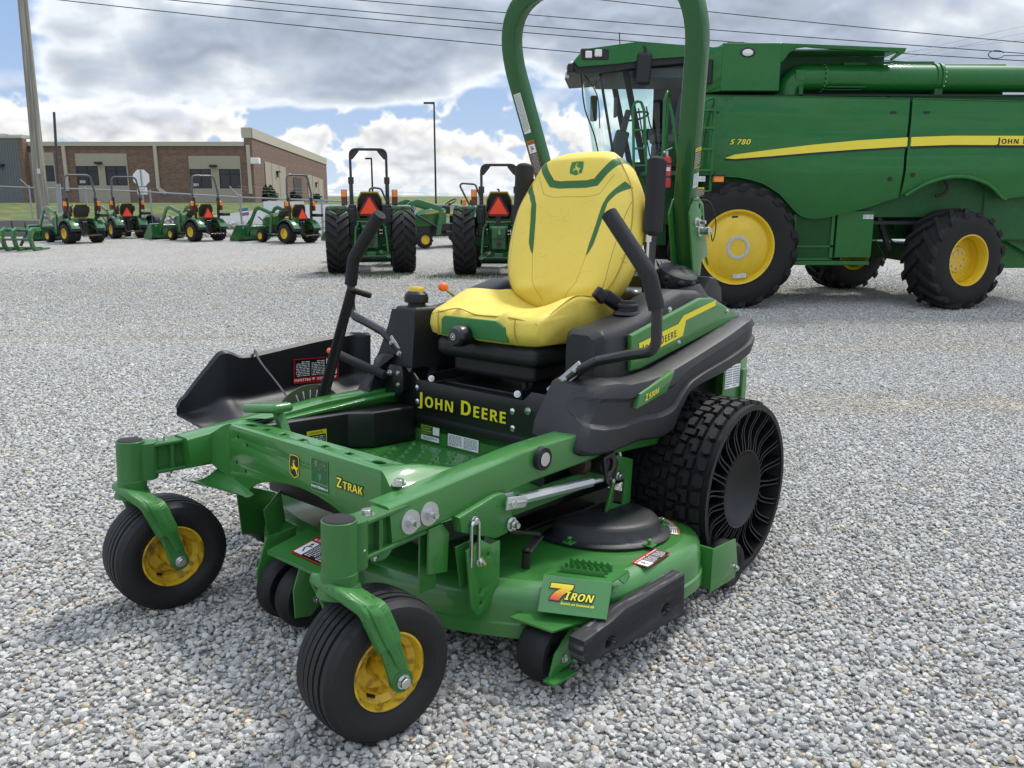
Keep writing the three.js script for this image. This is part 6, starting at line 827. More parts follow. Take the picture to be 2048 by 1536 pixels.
function lampPair(p, x, y, z, s = 1) { const k = Math.sign(x); const l = mesh(p, 'signal_lamp', box(x - 0.05 * s, x + 0.05 * s, y, y + 0.14 * s, z - 0.02, z + 0.05, 0.01), M.amber); mesh(l, 'tail_lamp', box(x - 0.05 * s, x + 0.05 * s, y - 0.16 * s, y - 0.005, z - 0.02, z + 0.048, 0.01), M.redLens); mesh(l, 'lamp_back', box(x - 0.06 * s, x + 0.06 * s, y - 0.17 * s, y + 0.15 * s, z - 0.05, z - 0.021, 0.01), M.blackSteel); }
function compactTractor(label, { smv = true, rops = true, loader = true } = {}) {
  const t = thing('compact_tractor', label, 'tractor', 'compact tractors with loaders along the fence');
  for (const s of [-1, 1]) { agWheel(t, 'rear_tyre', V(s * 0.47, 0.33, 0), s * Math.PI / 2, 0.335, 0.31, 0.165, { n: 15, lugH: 0.025, lugW: 0.045, dish: 0.06, bolts: 5, hubR: 0.4, style: 'block' }); agWheel(t, 'front_tyre', V(s * 0.44, 0.215, -1.42), s * Math.PI / 2, 0.22, 0.20, 0.11, { n: 13, lugH: 0.018, lugW: 0.035, dish: 0.06, bolts: 4, hubR: 0.4, style: 'block' }); }
  mesh(t, 'chassis', [box(-0.2, 0.2, 0.28, 0.62, -1.5, 0.12, 0.03), box(-0.42, 0.42, 0.29, 0.37, -0.06, 0.06, 0.02), box(-0.4, 0.4, 0.18, 0.25, -1.45, -1.39, 0.02), box(-0.36, 0.36, 0.36, 0.42, -0.78, -0.3, 0.01), box(-0.14, 0.14, 0.3, 0.5, 0.1, 0.22, 0.02)], M.blackSteel);
  const hood = mesh(t, 'hood', loft([[-0.72, 0.26, 0.60, 1.0], [-1.0, 0.26, 0.56, 0.98], [-1.4, 0.24, 0.54, 0.92], [-1.66, 0.21, 0.56, 0.84], [-1.72, 0.17, 0.6, 0.76]].map(([z, w, y0, y1]) => [V(-w, y0, z), V(-w, y1 - 0.08, z), V(-w * 0.75, y1, z), V(w * 0.75, y1, z), V(w, y1 - 0.08, z), V(w, y0, z)]), { cr: 0.5 }), TG);
  mesh(hood, 'yellow_stripe', [bar(V(-0.266, 0.905, -0.75), V(-0.252, 0.86, -1.3), 0.006, 0.035), bar(V(0.266, 0.905, -0.75), V(0.252, 0.86, -1.3), 0.006, 0.035)], M.yellow);
  mesh(t, 'dash', [box(-0.22, 0.22, 0.85, 1.06, -0.74, -0.58, 0.03), rod(V(0, 1.0, -0.62), V(0, 1.12, -0.5), 0.025)], M.cabDark);
  mesh(t, 'steering_wheel', new THREE.TorusGeometry(0.18, 0.016, 8, 26).rotateX(Math.PI / 2 - 0.55).translate(0, 1.13, -0.49), M.cabDark);
  for (const s of [-1, 1]) { const f = mesh(t, 'fender', merge([archGeo(s < 0 ? -0.56 : 0.27, s < 0 ? -0.27 : 0.56, 0, 0.30, 0.50, 0.35, 2.75, 0.03), box(s * 0.27 - 0.02, s * 0.27 + 0.02, 0.45, 0.82, -0.4, 0.34, 0.01)]), TG); mesh(f, 'fender_liner', archGeo(s < 0 ? -0.6 : 0.25, s < 0 ? -0.25 : 0.6, 0, 0.30, 0.465, 0.2, 2.9, 0.025), M.cabDark); }
  const seat = mesh(t, 'seat_shell', [loft([[0.86, 0.20], [0.95, 0.24], [1.15, 0.23], [1.26, 0.17]].map(([y, w]) => { const z = 0.02 + (y - 0.86) * 0.22; return [V(-w, y, z - 0.05), V(-w, y, z + 0.03), V(-w * 0.7, y, z + 0.06), V(w * 0.7, y, z + 0.06), V(w, y, z + 0.03), V(w, y, z - 0.05)]; }), { cr: 0.6 }), box(-0.16, 0.16, 0.62, 0.8, -0.35, 0.1, 0.03)], M.cabDark);
  mesh(seat, 'yellow_pad', [loft([[0.84, 0.21], [0.95, 0.255], [1.15, 0.245], [1.285, 0.17]].map(([y, w]) => { const z = 0.0 + (y - 0.86) * 0.22; return [V(-w, y, z - 0.10), V(-w, y, z - 0.02), V(w, y, z - 0.02), V(w, y, z - 0.10)]; }), { cr: 0.5 }), box(-0.23, 0.23, 0.78, 0.87, -0.42, -0.02, 0.03)], M.yellow);
  for (const s of [-1, 1]) mesh(seat, 'arm_rest', box(s * 0.29 - 0.025, s * 0.29 + 0.025, 1.0, 1.2, -0.06, 0.02, 0.02), M.cabDark);
  if (rops) {
    const h = mesh(t, 'roll_bar', tube([V(-0.47, 1.42, 0.13), V(-0.50, 1.62, 0.12), V(-0.42, 2.22, 0.05), V(0.42, 2.22, 0.05), V(0.50, 1.62, 0.12), V(0.47, 1.42, 0.13)], 0.034, 0.16, 10), M.ropsGrey);
    mesh(h, 'roll_bar_post', [bar(V(-0.44, 0.72, 0.14), V(-0.47, 1.46, 0.13), 0.06, 0.07, V(0, 0, 1)), bar(V(0.44, 0.72, 0.14), V(0.47, 1.46, 0.13), 0.06, 0.07, V(0, 0, 1)), box(-0.52, -0.43, 1.38, 1.5, 0.09, 0.17, 0.01), box(0.43, 0.52, 1.38, 1.5, 0.09, 0.17, 0.01)], M.blackSteel);
    for (const s of [-1, 1]) lampPair(t, s * 0.56, 1.22, 0.14, 1);
  }
  mesh(t, 'hitch', [bar(V(-0.18, 0.36, 0.12), V(-0.3, 0.26, 0.72), 0.03, 0.05), bar(V(0.18, 0.36, 0.12), V(0.3, 0.26, 0.72), 0.03, 0.05), bar(V(-0.16, 0.72, 0.12), V(-0.24, 0.64, 0.42), 0.03, 0.05), bar(V(0.16, 0.72, 0.12), V(0.24, 0.64, 0.42), 0.03, 0.05), rod(V(-0.23, 0.64, 0.42), V(-0.26, 0.3, 0.5), 0.015), rod(V(0.23, 0.64, 0.42), V(0.26, 0.3, 0.5), 0.015), rod(V(-0.3, 0.27, 0.68), V(0.3, 0.27, 0.68), 0.018), box(-0.1, 0.1, 0.3, 0.72, 0.1, 0.24, 0.03), bar(V(0, 0.62, 0.2), V(0.1, 0.56, 0.5), 0.02, 0.03)], M.blackSteel);
  mesh(t, 'tool_box', [box(0.46, 0.74, 0.86, 0.96, 0.1, 0.42, 0.015), bar(V(0.42, 0.9, 0.2), V(0.3, 0.6, 0.14), 0.04, 0.06)], M.cabDark);
  if (smv) { const g = smvSign(t, V(-0.10, 0.92, 0.36), 0.95); mesh(g, 'sign_bracket', bar(V(0, -0.1, -0.02), V(0.1, -0.25, -0.15), 0.03, 0.02), M.blackSteel); }
  if (loader) {
    for (const s of [-1, 1]) {
      const a = mesh(t, 'loader_arm', [prism([[-0.95, 0.32], [-0.85, 0.95], [-0.95, 1.0], [-1.08, 0.32]].map(([z, y]) => [z, y]), s * 0.39 - 0.025, s * 0.39 + 0.025, 'zy', 0.006), sweep(fillet([V(s * 0.39, 0.98, -0.92), V(s * 0.39, 1.16, -1.55), V(s * 0.39, 1.1, -1.75), V(s * 0.39, 0.28, -2.35)], 0.14, 6), rrect(0.13, 0.06, 0.012), V(1, 0, 0), { cr: 0.5 })], TG);
      mesh(a, 'cylinder', [rod(V(s * 0.39, 0.52, -1.03), V(s * 0.39, 0.85, -1.62), 0.025), rod(V(s * 0.34, 1.0, -1.85), V(s * 0.34, 0.55, -2.4), 0.025)], M.blackSteel); mesh(a, 'cylinder_rod', [rod(V(s * 0.39, 0.85, -1.62), V(s * 0.39, 0.93, -1.77), 0.014), rod(V(s * 0.34, 0.62, -2.3), V(s * 0.34, 0.46, -2.46), 0.014)], M.zinc);
    }
    mesh(t, 'cross_tube', rod(V(-0.39, 0.5, -2.2), V(0.39, 0.5, -2.2), 0.035), TG);
    const prof = [[-2.42, 0.55], [-2.40, 0.5], [-2.36, 0.2], [-2.42, 0.06], [-2.52, 0.01], [-2.98, 0.01], [-2.98, 0.025], [-2.53, 0.03], [-2.45, 0.08], [-2.395, 0.21], [-2.43, 0.48], [-2.52, 0.57]];
    const bk = mesh(t, 'loader_bucket', [prism(prof, -0.66, 0.66, 'zy'), ...[-1, 1].map((s) => prism([[-2.40, 0.52], [-2.36, 0.2], [-2.42, 0.06], [-2.52, 0.01], [-2.98, 0.01], [-2.96, 0.1], [-2.55, 0.55]], s * 0.655 - 0.008, s * 0.655 + 0.008, 'zy'))], TG);
    mesh(bk, 'bucket_hooks', [-0.34, 0.34].flatMap((x) => [box(x - 0.05, x - 0.03, 0.15, 0.5, -2.38, -2.28), box(x + 0.03, x + 0.05, 0.15, 0.5, -2.38, -2.28)]), TG); mesh(bk, 'bucket_edge', box(-0.62, 0.62, 0.548, 0.56, -2.5, -2.36), M.galv);
  }
  return t;
}
function place(t, x, z, yaw, s = 1) { t.position.set(x, ground(x, z), z); t.rotation.y = yaw; t.scale.setScalar(s); }
{
  const A = 0.92;
  const c1 = compactTractor('compact green tractor with bare black seat back and no orange sign, nearest the utility pole', { smv: false }); place(c1, -14.45, -28.6, A, 1.0);
  const c2 = compactTractor('compact green tractor with orange triangle in front of the white octagon sign post'); place(c2, -14.35, -31.8, 0.75);
  const c3 = dup(c2, 'compact green tractor with orange triangle, below the window numbered 301'); place(c3, -10.72, -29.8, A);
  const c4 = dup(c2, 'compact green tractor with orange triangle, beside the white board on the fence'); place(c4, -7.17, -28.6, A);
  const c5 = compactTractor('compact green tractor mostly hidden behind the big tractor, its green bucket showing', { rops: false }); place(c5, -4.05, -29.0, A);
  const g = compactTractor('green tractor seen from its side between the two larger tractors', { smv: false, rops: false }); g.userData.group = undefined; delete g.userData.group; place(g, -1.42, -27.2, 2.05, 1.2);
}
// ---- the two larger tractors, seen from behind
function utilityTractor(label, { R = 0.735, W = 0.5, track = 0.71, ropsTop = 2.66, ropsW = 0.385, hinge = 2.0, rail = 1, foldRail = false, blade = true } = {}) {
  const t = thing('utility_tractor', label, 'tractor', 'larger tractors seen from behind');
  for (const s of [-1, 1]) { agWheel(t, 'rear_tyre', V(s * track, R, 0), s * Math.PI / 2, R, W, R * 0.5, { n: 21, lugH: 0.04, lugW: 0.15, dish: 0.06, bolts: 8, hubR: 0.4 }); agWheel(t, 'front_tyre', V(s * 0.62, 0.46, -2.0), s * Math.PI / 2, 0.46, 0.32, 0.25, { n: 16, lugH: 0.03, lugW: 0.06, dish: 0.06, bolts: 0, style: 'block' });
    const f = mesh(t, 'fender', [box(s * 0.47 - 0.03, s * 0.90, 1.36, 1.48, -0.62, 0.30, 0.05), archGeo(s < 0 ? -0.88 : 0.48, s < 0 ? -0.48 : 0.88, -0.05, 0.78, 0.70, 0.3, 2.4, 0.05)], TG); mesh(f, 'fender_side', [box(s * 0.28 - 0.02, s * 0.46, 0.82, 1.5, -0.6, 0.30, 0.03), box(s * 0.34, s * 0.47, 1.1, 1.42, 0.28, 0.34, 0.02)], M.cabDark); mesh(f, 'fender_light', box(s * 0.72 - 0.05, s * 0.72 + 0.05, 1.40, 1.45, 0.295, 0.31, 0.004), M.redLens); }
  mesh(t, 'chassis', [box(-0.24, 0.24, 0.5, 1.1, -2.2, 0.1, 0.05), box(-0.6, 0.6, 0.62, 0.86, -0.1, 0.1, 0.05), box(-0.42, 0.42, 1.0, 1.12, -1.2, -0.3, 0.02), box(-0.6, 0.6, 0.35, 0.5, -2.08, -1.92, 0.03)], M.combineDk);
  mesh(t, 'hood', loft([[-1.0, 0.33, 0.95, 1.42], [-1.6, 0.32, 0.9, 1.4], [-2.4, 0.28, 0.88, 1.28], [-2.5, 0.24, 0.92, 1.2]].map(([z, w, y0, y1]) => [V(-w, y0, z), V(-w, y1 - 0.1, z), V(-w * 0.75, y1, z), V(w * 0.75, y1, z), V(w, y1 - 0.1, z), V(w, y0, z)]), { cr: 0.5 }), TG);
  mesh(t, 'dash', [box(-0.25, 0.25, 1.25, 1.55, -1.02, -0.85, 0.03)], M.cabDark); mesh(t, 'steering_wheel', new THREE.TorusGeometry(0.2, 0.018, 8, 26).rotateX(Math.PI / 2 - 0.4).translate(0, 1.62, -0.75), M.cabDark);
  const seat = mesh(t, 'seat_shell', loft([[1.2, 0.22], [1.35, 0.27], [1.6, 0.25], [1.74, 0.17]].map(([y, w]) => { const z = -0.12 + (y - 1.2) * 0.2; return [V(-w, y, z - 0.05), V(-w, y, z + 0.03), V(-w * 0.7, y, z + 0.06), V(w * 0.7, y, z + 0.06), V(w, y, z + 0.03), V(w, y, z - 0.05)]; }), { cr: 0.6 }), M.cabDark);
  mesh(seat, 'yellow_pad', loft([[1.2, 0.24], [1.35, 0.29], [1.6, 0.275], [1.775, 0.19]].map(([y, w]) => { const z = -0.15 + (y - 1.2) * 0.2; return [V(-w, y, z - 0.10), V(-w, y, z - 0.03), V(w, y, z - 0.03), V(w, y, z - 0.10)]; }), { cr: 0.5 }), M.yellow);
  const h = mesh(t, 'roll_bar', sweep(fillet([V(-ropsW, hinge, 0.16), V(-ropsW, ropsTop, 0.16), V(ropsW, ropsTop, 0.16), V(ropsW, hinge, 0.16)], 0.13, 6), rrect(0.055, 0.07, 0.01), V(0, 0, 1), { cr: 0.5 }), M.blackSteel);
  mesh(h, 'roll_bar_post', [box(-ropsW - 0.045, -ropsW + 0.04, 1.0, hinge + 0.02, 0.1, 0.2, 0.01), box(ropsW - 0.04, ropsW + 0.045, 1.0, hinge + 0.02, 0.1, 0.2, 0.01), box(-ropsW - 0.06, -ropsW + 0.06, hinge - 0.06, hinge + 0.08, 0.08, 0.22, 0.01), box(ropsW - 0.06, ropsW + 0.06, hinge - 0.06, hinge + 0.08, 0.08, 0.22, 0.01)], M.blackSteel);
  mesh(h, 'corner_gusset', [-1, 1].map((s) => prism([[s * (ropsW - 0.01), ropsTop - 0.22], [s * (ropsW - 0.01), ropsTop - 0.02], [s * (ropsW - 0.2), ropsTop - 0.02], [s * (ropsW - 0.17), ropsTop - 0.07], [s * (ropsW - 0.06), ropsTop - 0.2]], 0.14, 0.18, 'xy')), M.blackSteel);
  for (const s of [-1, 1]) lampPair(t, s * (ropsW + 0.16), 1.66, 0.2, 1.05);
  mesh(t, 'grab_rail', tube(foldRail ? [V(-0.62, 1.42, -0.3), V(-0.86, 1.9, -0.35), V(-0.82, 1.95, -0.35), V(-0.52, 1.93, -0.35), V(-0.40, 1.6, -0.35)] : [V(0.02, 1.62, -0.3), V(0.0, 1.84, -0.3), V(0.12, 1.86, -0.3), V(0.26, 1.84, -0.3), V(0.38, 1.55, -0.3)], 0.022, 0.08, 8), M.ropsGrey);
  if (foldRail) mesh(t, 'side_marker', box(-0.80, -0.72, 1.42, 1.6, -0.2, -0.12, 0.01), M.amber);
  const s = smvSign(t, V(-0.01, 1.42, 0.27), 1.08); mesh(s, 'sign_bracket', box(-0.05, 0.05, -0.35, 0.0, -0.2, -0.01), M.blackSteel);
  const hit = mesh(t, 'hitch', [box(-0.17, 0.17, 0.55, 1.05, 0.1, 0.42, 0.05), bar(V(-0.26, 1.08, 0.2), V(-0.32, 0.98, 0.6), 0.04, 0.07), bar(V(0.26, 1.08, 0.2), V(0.32, 0.98, 0.6), 0.04, 0.07), rod(V(-0.32, 0.98, 0.6), V(-0.36, 0.5, 0.66), 0.025), rod(V(0.32, 0.98, 0.6), V(0.36, 0.5, 0.66), 0.025), bar(V(-0.2, 0.5, 0.2), V(-0.38, 0.42, 0.95), 0.05, 0.06), bar(V(0.2, 0.5, 0.2), V(0.38, 0.42, 0.95), 0.05, 0.06), box(-0.2, 0.2, 0.98, 1.06, 0.1, 0.4, 0.02), bar(V(0, 1.0, 0.4), V(0.02, 0.86, 0.62), 0.05, 0.07), box(-0.1, 0.1, 0.4, 0.5, 0.2, 0.5, 0.02)], TG);
  mesh(hit, 'shaft_guard', [rod(V(0, 0.66, 0.42), V(0, 0.66, 0.54), 0.05), box(-0.12, 0.12, 0.78, 0.80, 0.4, 0.58), rod(V(-0.3, 0.42, 0.9), V(0.3, 0.42, 0.9), 0.018)], M.blackSteel); mesh(hit, 'hydraulic_couplers', [0, 1, 2, 3].map((i) => rod(V(0.2 + 0.04 * (i % 2), 0.98 - 0.07 * Math.floor(i / 2), 0.42), V(0.2 + 0.04 * (i % 2), 0.96 - 0.07 * Math.floor(i / 2), 0.5), 0.014)), M.zinc);
  if (blade) { const b = mesh(t, 'loader_bucket', [prism([[-3.0, 0.62], [-2.9, 0.12], [-2.98, 0.04], [-3.6, 0.03], [-3.6, 0.06], [-3.0, 0.08], [-2.95, 0.14], [-3.05, 0.62]], -0.98, 0.98, 'zy'), box(0.975, 0.995, 0.03, 0.6, -3.5, -2.93), box(-0.995, -0.975, 0.03, 0.6, -3.5, -2.93)], TG); mesh(b, 'bucket_bolts', Array.from({ length: 9 }, (_, i) => bolt(V(-0.8 + i * 0.2, 0.16, -2.915), V(0, 0, 1), 0.018, 0, 0.8)), M.galv);
    for (const k of [-1, 1]) mesh(t, 'loader_arm', sweep(fillet([V(k * 0.5, 1.3, -1.1), V(k * 0.5, 1.35, -2.0), V(k * 0.5, 0.4, -2.85)], 0.2, 6), rrect(0.16, 0.09, 0.02), V(1, 0, 0), { cr: 0.5 }), TG); }
  return t;
}
{
  const a = utilityTractor('large tractor with tall square roll bar, seen from behind nearer the brick building'); a.position.set(-3.14, ground(-3.14, -18.9), -18.9); a.rotation.y = 0.165;
  const b = utilityTractor('large tractor half hidden by the mower seat, with shorter roll bar and side grab rail', { ropsTop: 2.32, ropsW: 0.37, hinge: 1.8, foldRail: true, W: 0.46, track: 0.74, R: 0.74 }); b.position.set(-0.28, ground(-0.28, -18.45), -18.45);
}
// ---------------------------------------------------------------- beyond the lot: lawn, road, fence, building, poles
const PC = Math.cos(12.66 * Math.PI / 180), PS = Math.sin(12.66 * Math.PI / 180), FPX = 1674;
// a point at distance z along the view axis on the ground plan, read off the survey of the photograph
const at = (px, py, z) => { const a = (px - 1024) / FPX, b = (768 - py) / FPX, d = V(a, -PS + b * PC, -PC - b * PS), t = z / d.z; return V(d.x * t, 1.68 + d.y * t, z); };
{
  const grassTex = dataTex(512, (u, v) => { const a = tn(u, v, 9, 5), b = tn(u, v, 150, 2, 6), y = sstep(0.45, 0.75, tn(u, v, 5, 4, 13)); return [lerp(0.33, 0.46, y) + 0.22 * (b - 0.5), lerp(0.40, 0.44, y) + 0.24 * (b - 0.5), lerp(0.18, 0.22, y) + 0.14 * (b - 0.5)].map((c) => c * (0.85 + 0.3 * a)); });
  const lawn = structure('lawn', grid(-160, 140, -37.5, -260, 150, 110, lawnY, 5), std({ map: grassTex, roughness: 0.95, bumpMap: pebble, bumpScale: 0.02 }));
  structure('far_ground', grid(-900, 900, -259, -1600, 20, 20, () => 0.35, 12), std({ map: grassTex, roughness: 1 }));
  structure('side_ground', grid(48, 200, 8, -37.6, 20, 20, (x, z) => ground(x, z) - 0.02, 5), std({ map: grassTex, roughness: 1 })); structure('side_ground', grid(-200, -48, 8, -37.6, 20, 20, (x, z) => ground(x, z) - 0.02, 5), std({ map: grassTex, roughness: 1 })); structure('side_ground', grid(-200, 200, 120, 8, 20, 20, (x, z) => ground(x, 8) - 0.02, 5), std({ map: gravelTex[0], color: rgb(1.3, 1.29, 1.27), roughness: 1 }));
  const asph = std({ color: rgb(0.26, 0.265, 0.27), roughness: 0.95, map: mapNoise });
  structure('road', grid(-90, 40, -39.2, -43.2, 80, 8, (x, z) => lawnY(x, z) + 0.02, 3), asph);
  const drv = grid(0, 1, 0, 1, 8, 40, () => 0, 3), p = drv.attributes.position; for (let i = 0; i < p.count; i++) { const u = p.getX(i), v = p.getZ(i), z = lerp(-43.0, -112, v), x = lerp(-14.0, -7.5, v) + lerp(-3.0, 3.4, u) * lerp(1.25, 1.0, v); p.setXYZ(i, x, lawnY(x, z) + 0.025, z); } drv.computeVertexNormals(); structure('driveway', drv, asph);
  // grassy mound
  const md = new THREE.SphereGeometry(1, 40, 20, 0, 6.2832, 0, 1.57), q = md.attributes.position; const mc = at(845, 440, -52); for (let i = 0; i < q.count; i++) { const n = fbm(q.getX(i) * 2, 1, q.getZ(i) * 2, 3); q.setXYZ(i, mc.x + q.getX(i) * 4.6, lawnY(mc.x, -52) - 0.1 + q.getY(i) * 0.62 * (1 + 0.18 * n), -52 + q.getZ(i) * 4); } md.computeVertexNormals(); structure('grass_mound', boxUV(clean(md), 0.3), std({ map: grassTex, roughness: 1 }));
  // weeds at the tractors' feet, and grass along the fence foot
  const blade = clean(new THREE.ConeGeometry(0.006, 0.1, 3, 1)).translate(0, 0.05, 0), L = [];
  const tuft = (cx, cz, rx, rz, n, h) => { for (let i = 0; i < n; i++) { const x = cx + rr(-1, 1) * rx, z = cz + rr(-1, 1) * rz; L.push([x, z, rr(0.5, 1.2) * h]); } };
  for (const [px, py, r] of [[705, 548, 0.7], [745, 552, 0.6], [775, 545, 0.5], [880, 550, 0.5], [925, 548, 0.6], [660, 543, 0.35], [960, 552, 0.5], [990, 546, 0.5]]) { const g = at(px, py, -17.6), z = -(1.68 * FPX) / (py - 392); tuft((px - 1024) / FPX * -z, z, r, 0.25, 160, 0.7); }
  for (let i = 0; i < 60; i++) { const t = i / 60, x = lerp(-26, 4, t); tuft(x, lerp(-36.2, -32.5, sstep(-26, -10, x)), 0.5, 0.5, 70, 2.2); }
  const im = new THREE.InstancedMesh(blade, std({ color: rgb(0.10, 0.14, 0.035), roughness: 0.9 }), L.length); im.name = 'grass_tufts'; im.userData = { kind: 'stuff', label: 'thin weeds and grass growing through the gravel edge', category: 'grass' }; const m = M4(), e = new THREE.Euler(), Q = new THREE.Quaternion();
  L.forEach(([x, z, h], i) => { e.set(rr(-0.5, 0.5), rr(0, 6), rr(-0.5, 0.5)); m.compose(V(x, ground(x, z) - 0.005, z), Q.setFromEuler(e), V(1, h, 1)); im.setMatrixAt(i, m); }); scene.add(im);
}
// ---- chain-link fence
{
  const pts = [[-70, 370, -46], [58, 375, -43.5], [170, 378, -40.5], [300, 384, -37.5], [480, 394.5, -33.6], [643, 401, -32.6], [830, 408, -32.2], [1010, 414, -32.2], [1200, 421, -32.4], [1420, 428, -32.8], [1640, 434, -33.2]].map(([x, y, z]) => at(x, y, z));
  const f = thing('chain_link_fence', 'long grey chain-link fence with top rail behind the parked tractors', 'fence');
  const H = 1.72, foot = (p) => p.y - H;
  for (const [i, p] of pts.entries()) { const o = mesh(f, 'post', [rod(V(p.x, foot(p) - 0.3, p.z), V(p.x, p.y + 0.06, p.z), 0.038, 0.038, 10), ball(V(p.x, p.y + 0.06, p.z), 0.042)], M.galvFence ??= std({ color: rgb(0.30, 0.32, 0.34), roughness: 0.6, metalness: 0.3 })); if (i === 1 || i === 4) mesh(o, 'barb_arm', rod(V(p.x, p.y, p.z), V(p.x - 0.35, p.y + 0.42, p.z + 0.1), 0.02), M.galvFence); }
  const wires = [];
  for (let i = 0; i < pts.length - 1; i++) {
    const a = pts[i], b = pts[i + 1]; mesh(f, 'top_rail', rod(a, b, 0.03, 0.03, 8), M.galvFence);
    const D = Math.hypot(b.x - a.x, b.z - a.z), n = Math.floor(D / 0.085), w = 0.0024; const P = (s, h) => V(lerp(a.x, b.x, s), lerp(foot(a), foot(b), s) + 0.05 + h, lerp(a.z, b.z, s)), hh = H - 0.07;
    for (let k = -Math.ceil(hh / 0.085); k < n; k++) for (const sg of [1, -1]) { let s0 = k * 0.085 / D, s1 = (k * 0.085 + hh) / D, h0 = 0, h1 = hh; if (sg < 0) [h0, h1] = [h1, h0]; const cl = (s) => h0 + (h1 - h0) * (s - s0) / (s1 - s0); const c0 = Math.max(0, s0), c1 = Math.min(1, s1); if (c1 <= c0) continue; const A = P(c0, cl(c0)), B = P(c1, cl(c1)); wires.push(A.x, A.y - w, A.z, B.x, B.y - w, B.z, B.x, B.y + w, B.z, A.x, A.y - w, A.z, B.x, B.y + w, B.z, A.x, A.y + w, A.z, A.x, A.y, A.z - w, B.x, B.y, B.z - w, B.x, B.y, B.z + w, A.x, A.y, A.z - w, B.x, B.y, B.z + w, A.x, A.y, A.z + w); }
  }
  const g = new THREE.BufferGeometry(); g.setAttribute('position', new THREE.Float32BufferAttribute(wires, 3)); g.computeVertexNormals(); mesh(f, 'wire_mesh', g, M.galvFence).userData.kind = 'stuff';
  for (const [k, dy] of [[0, 0.18], [1, 0.3], [2, 0.42]]) for (let i = 4; i < pts.length - 1; i++) mesh(f, 'barbed_wire', rod(pts[i].clone().add(V(-0.05, dy, 0)), pts[i + 1].clone().add(V(-0.05, dy, 0)), 0.004, 0.004, 4), M.galvFence);
}
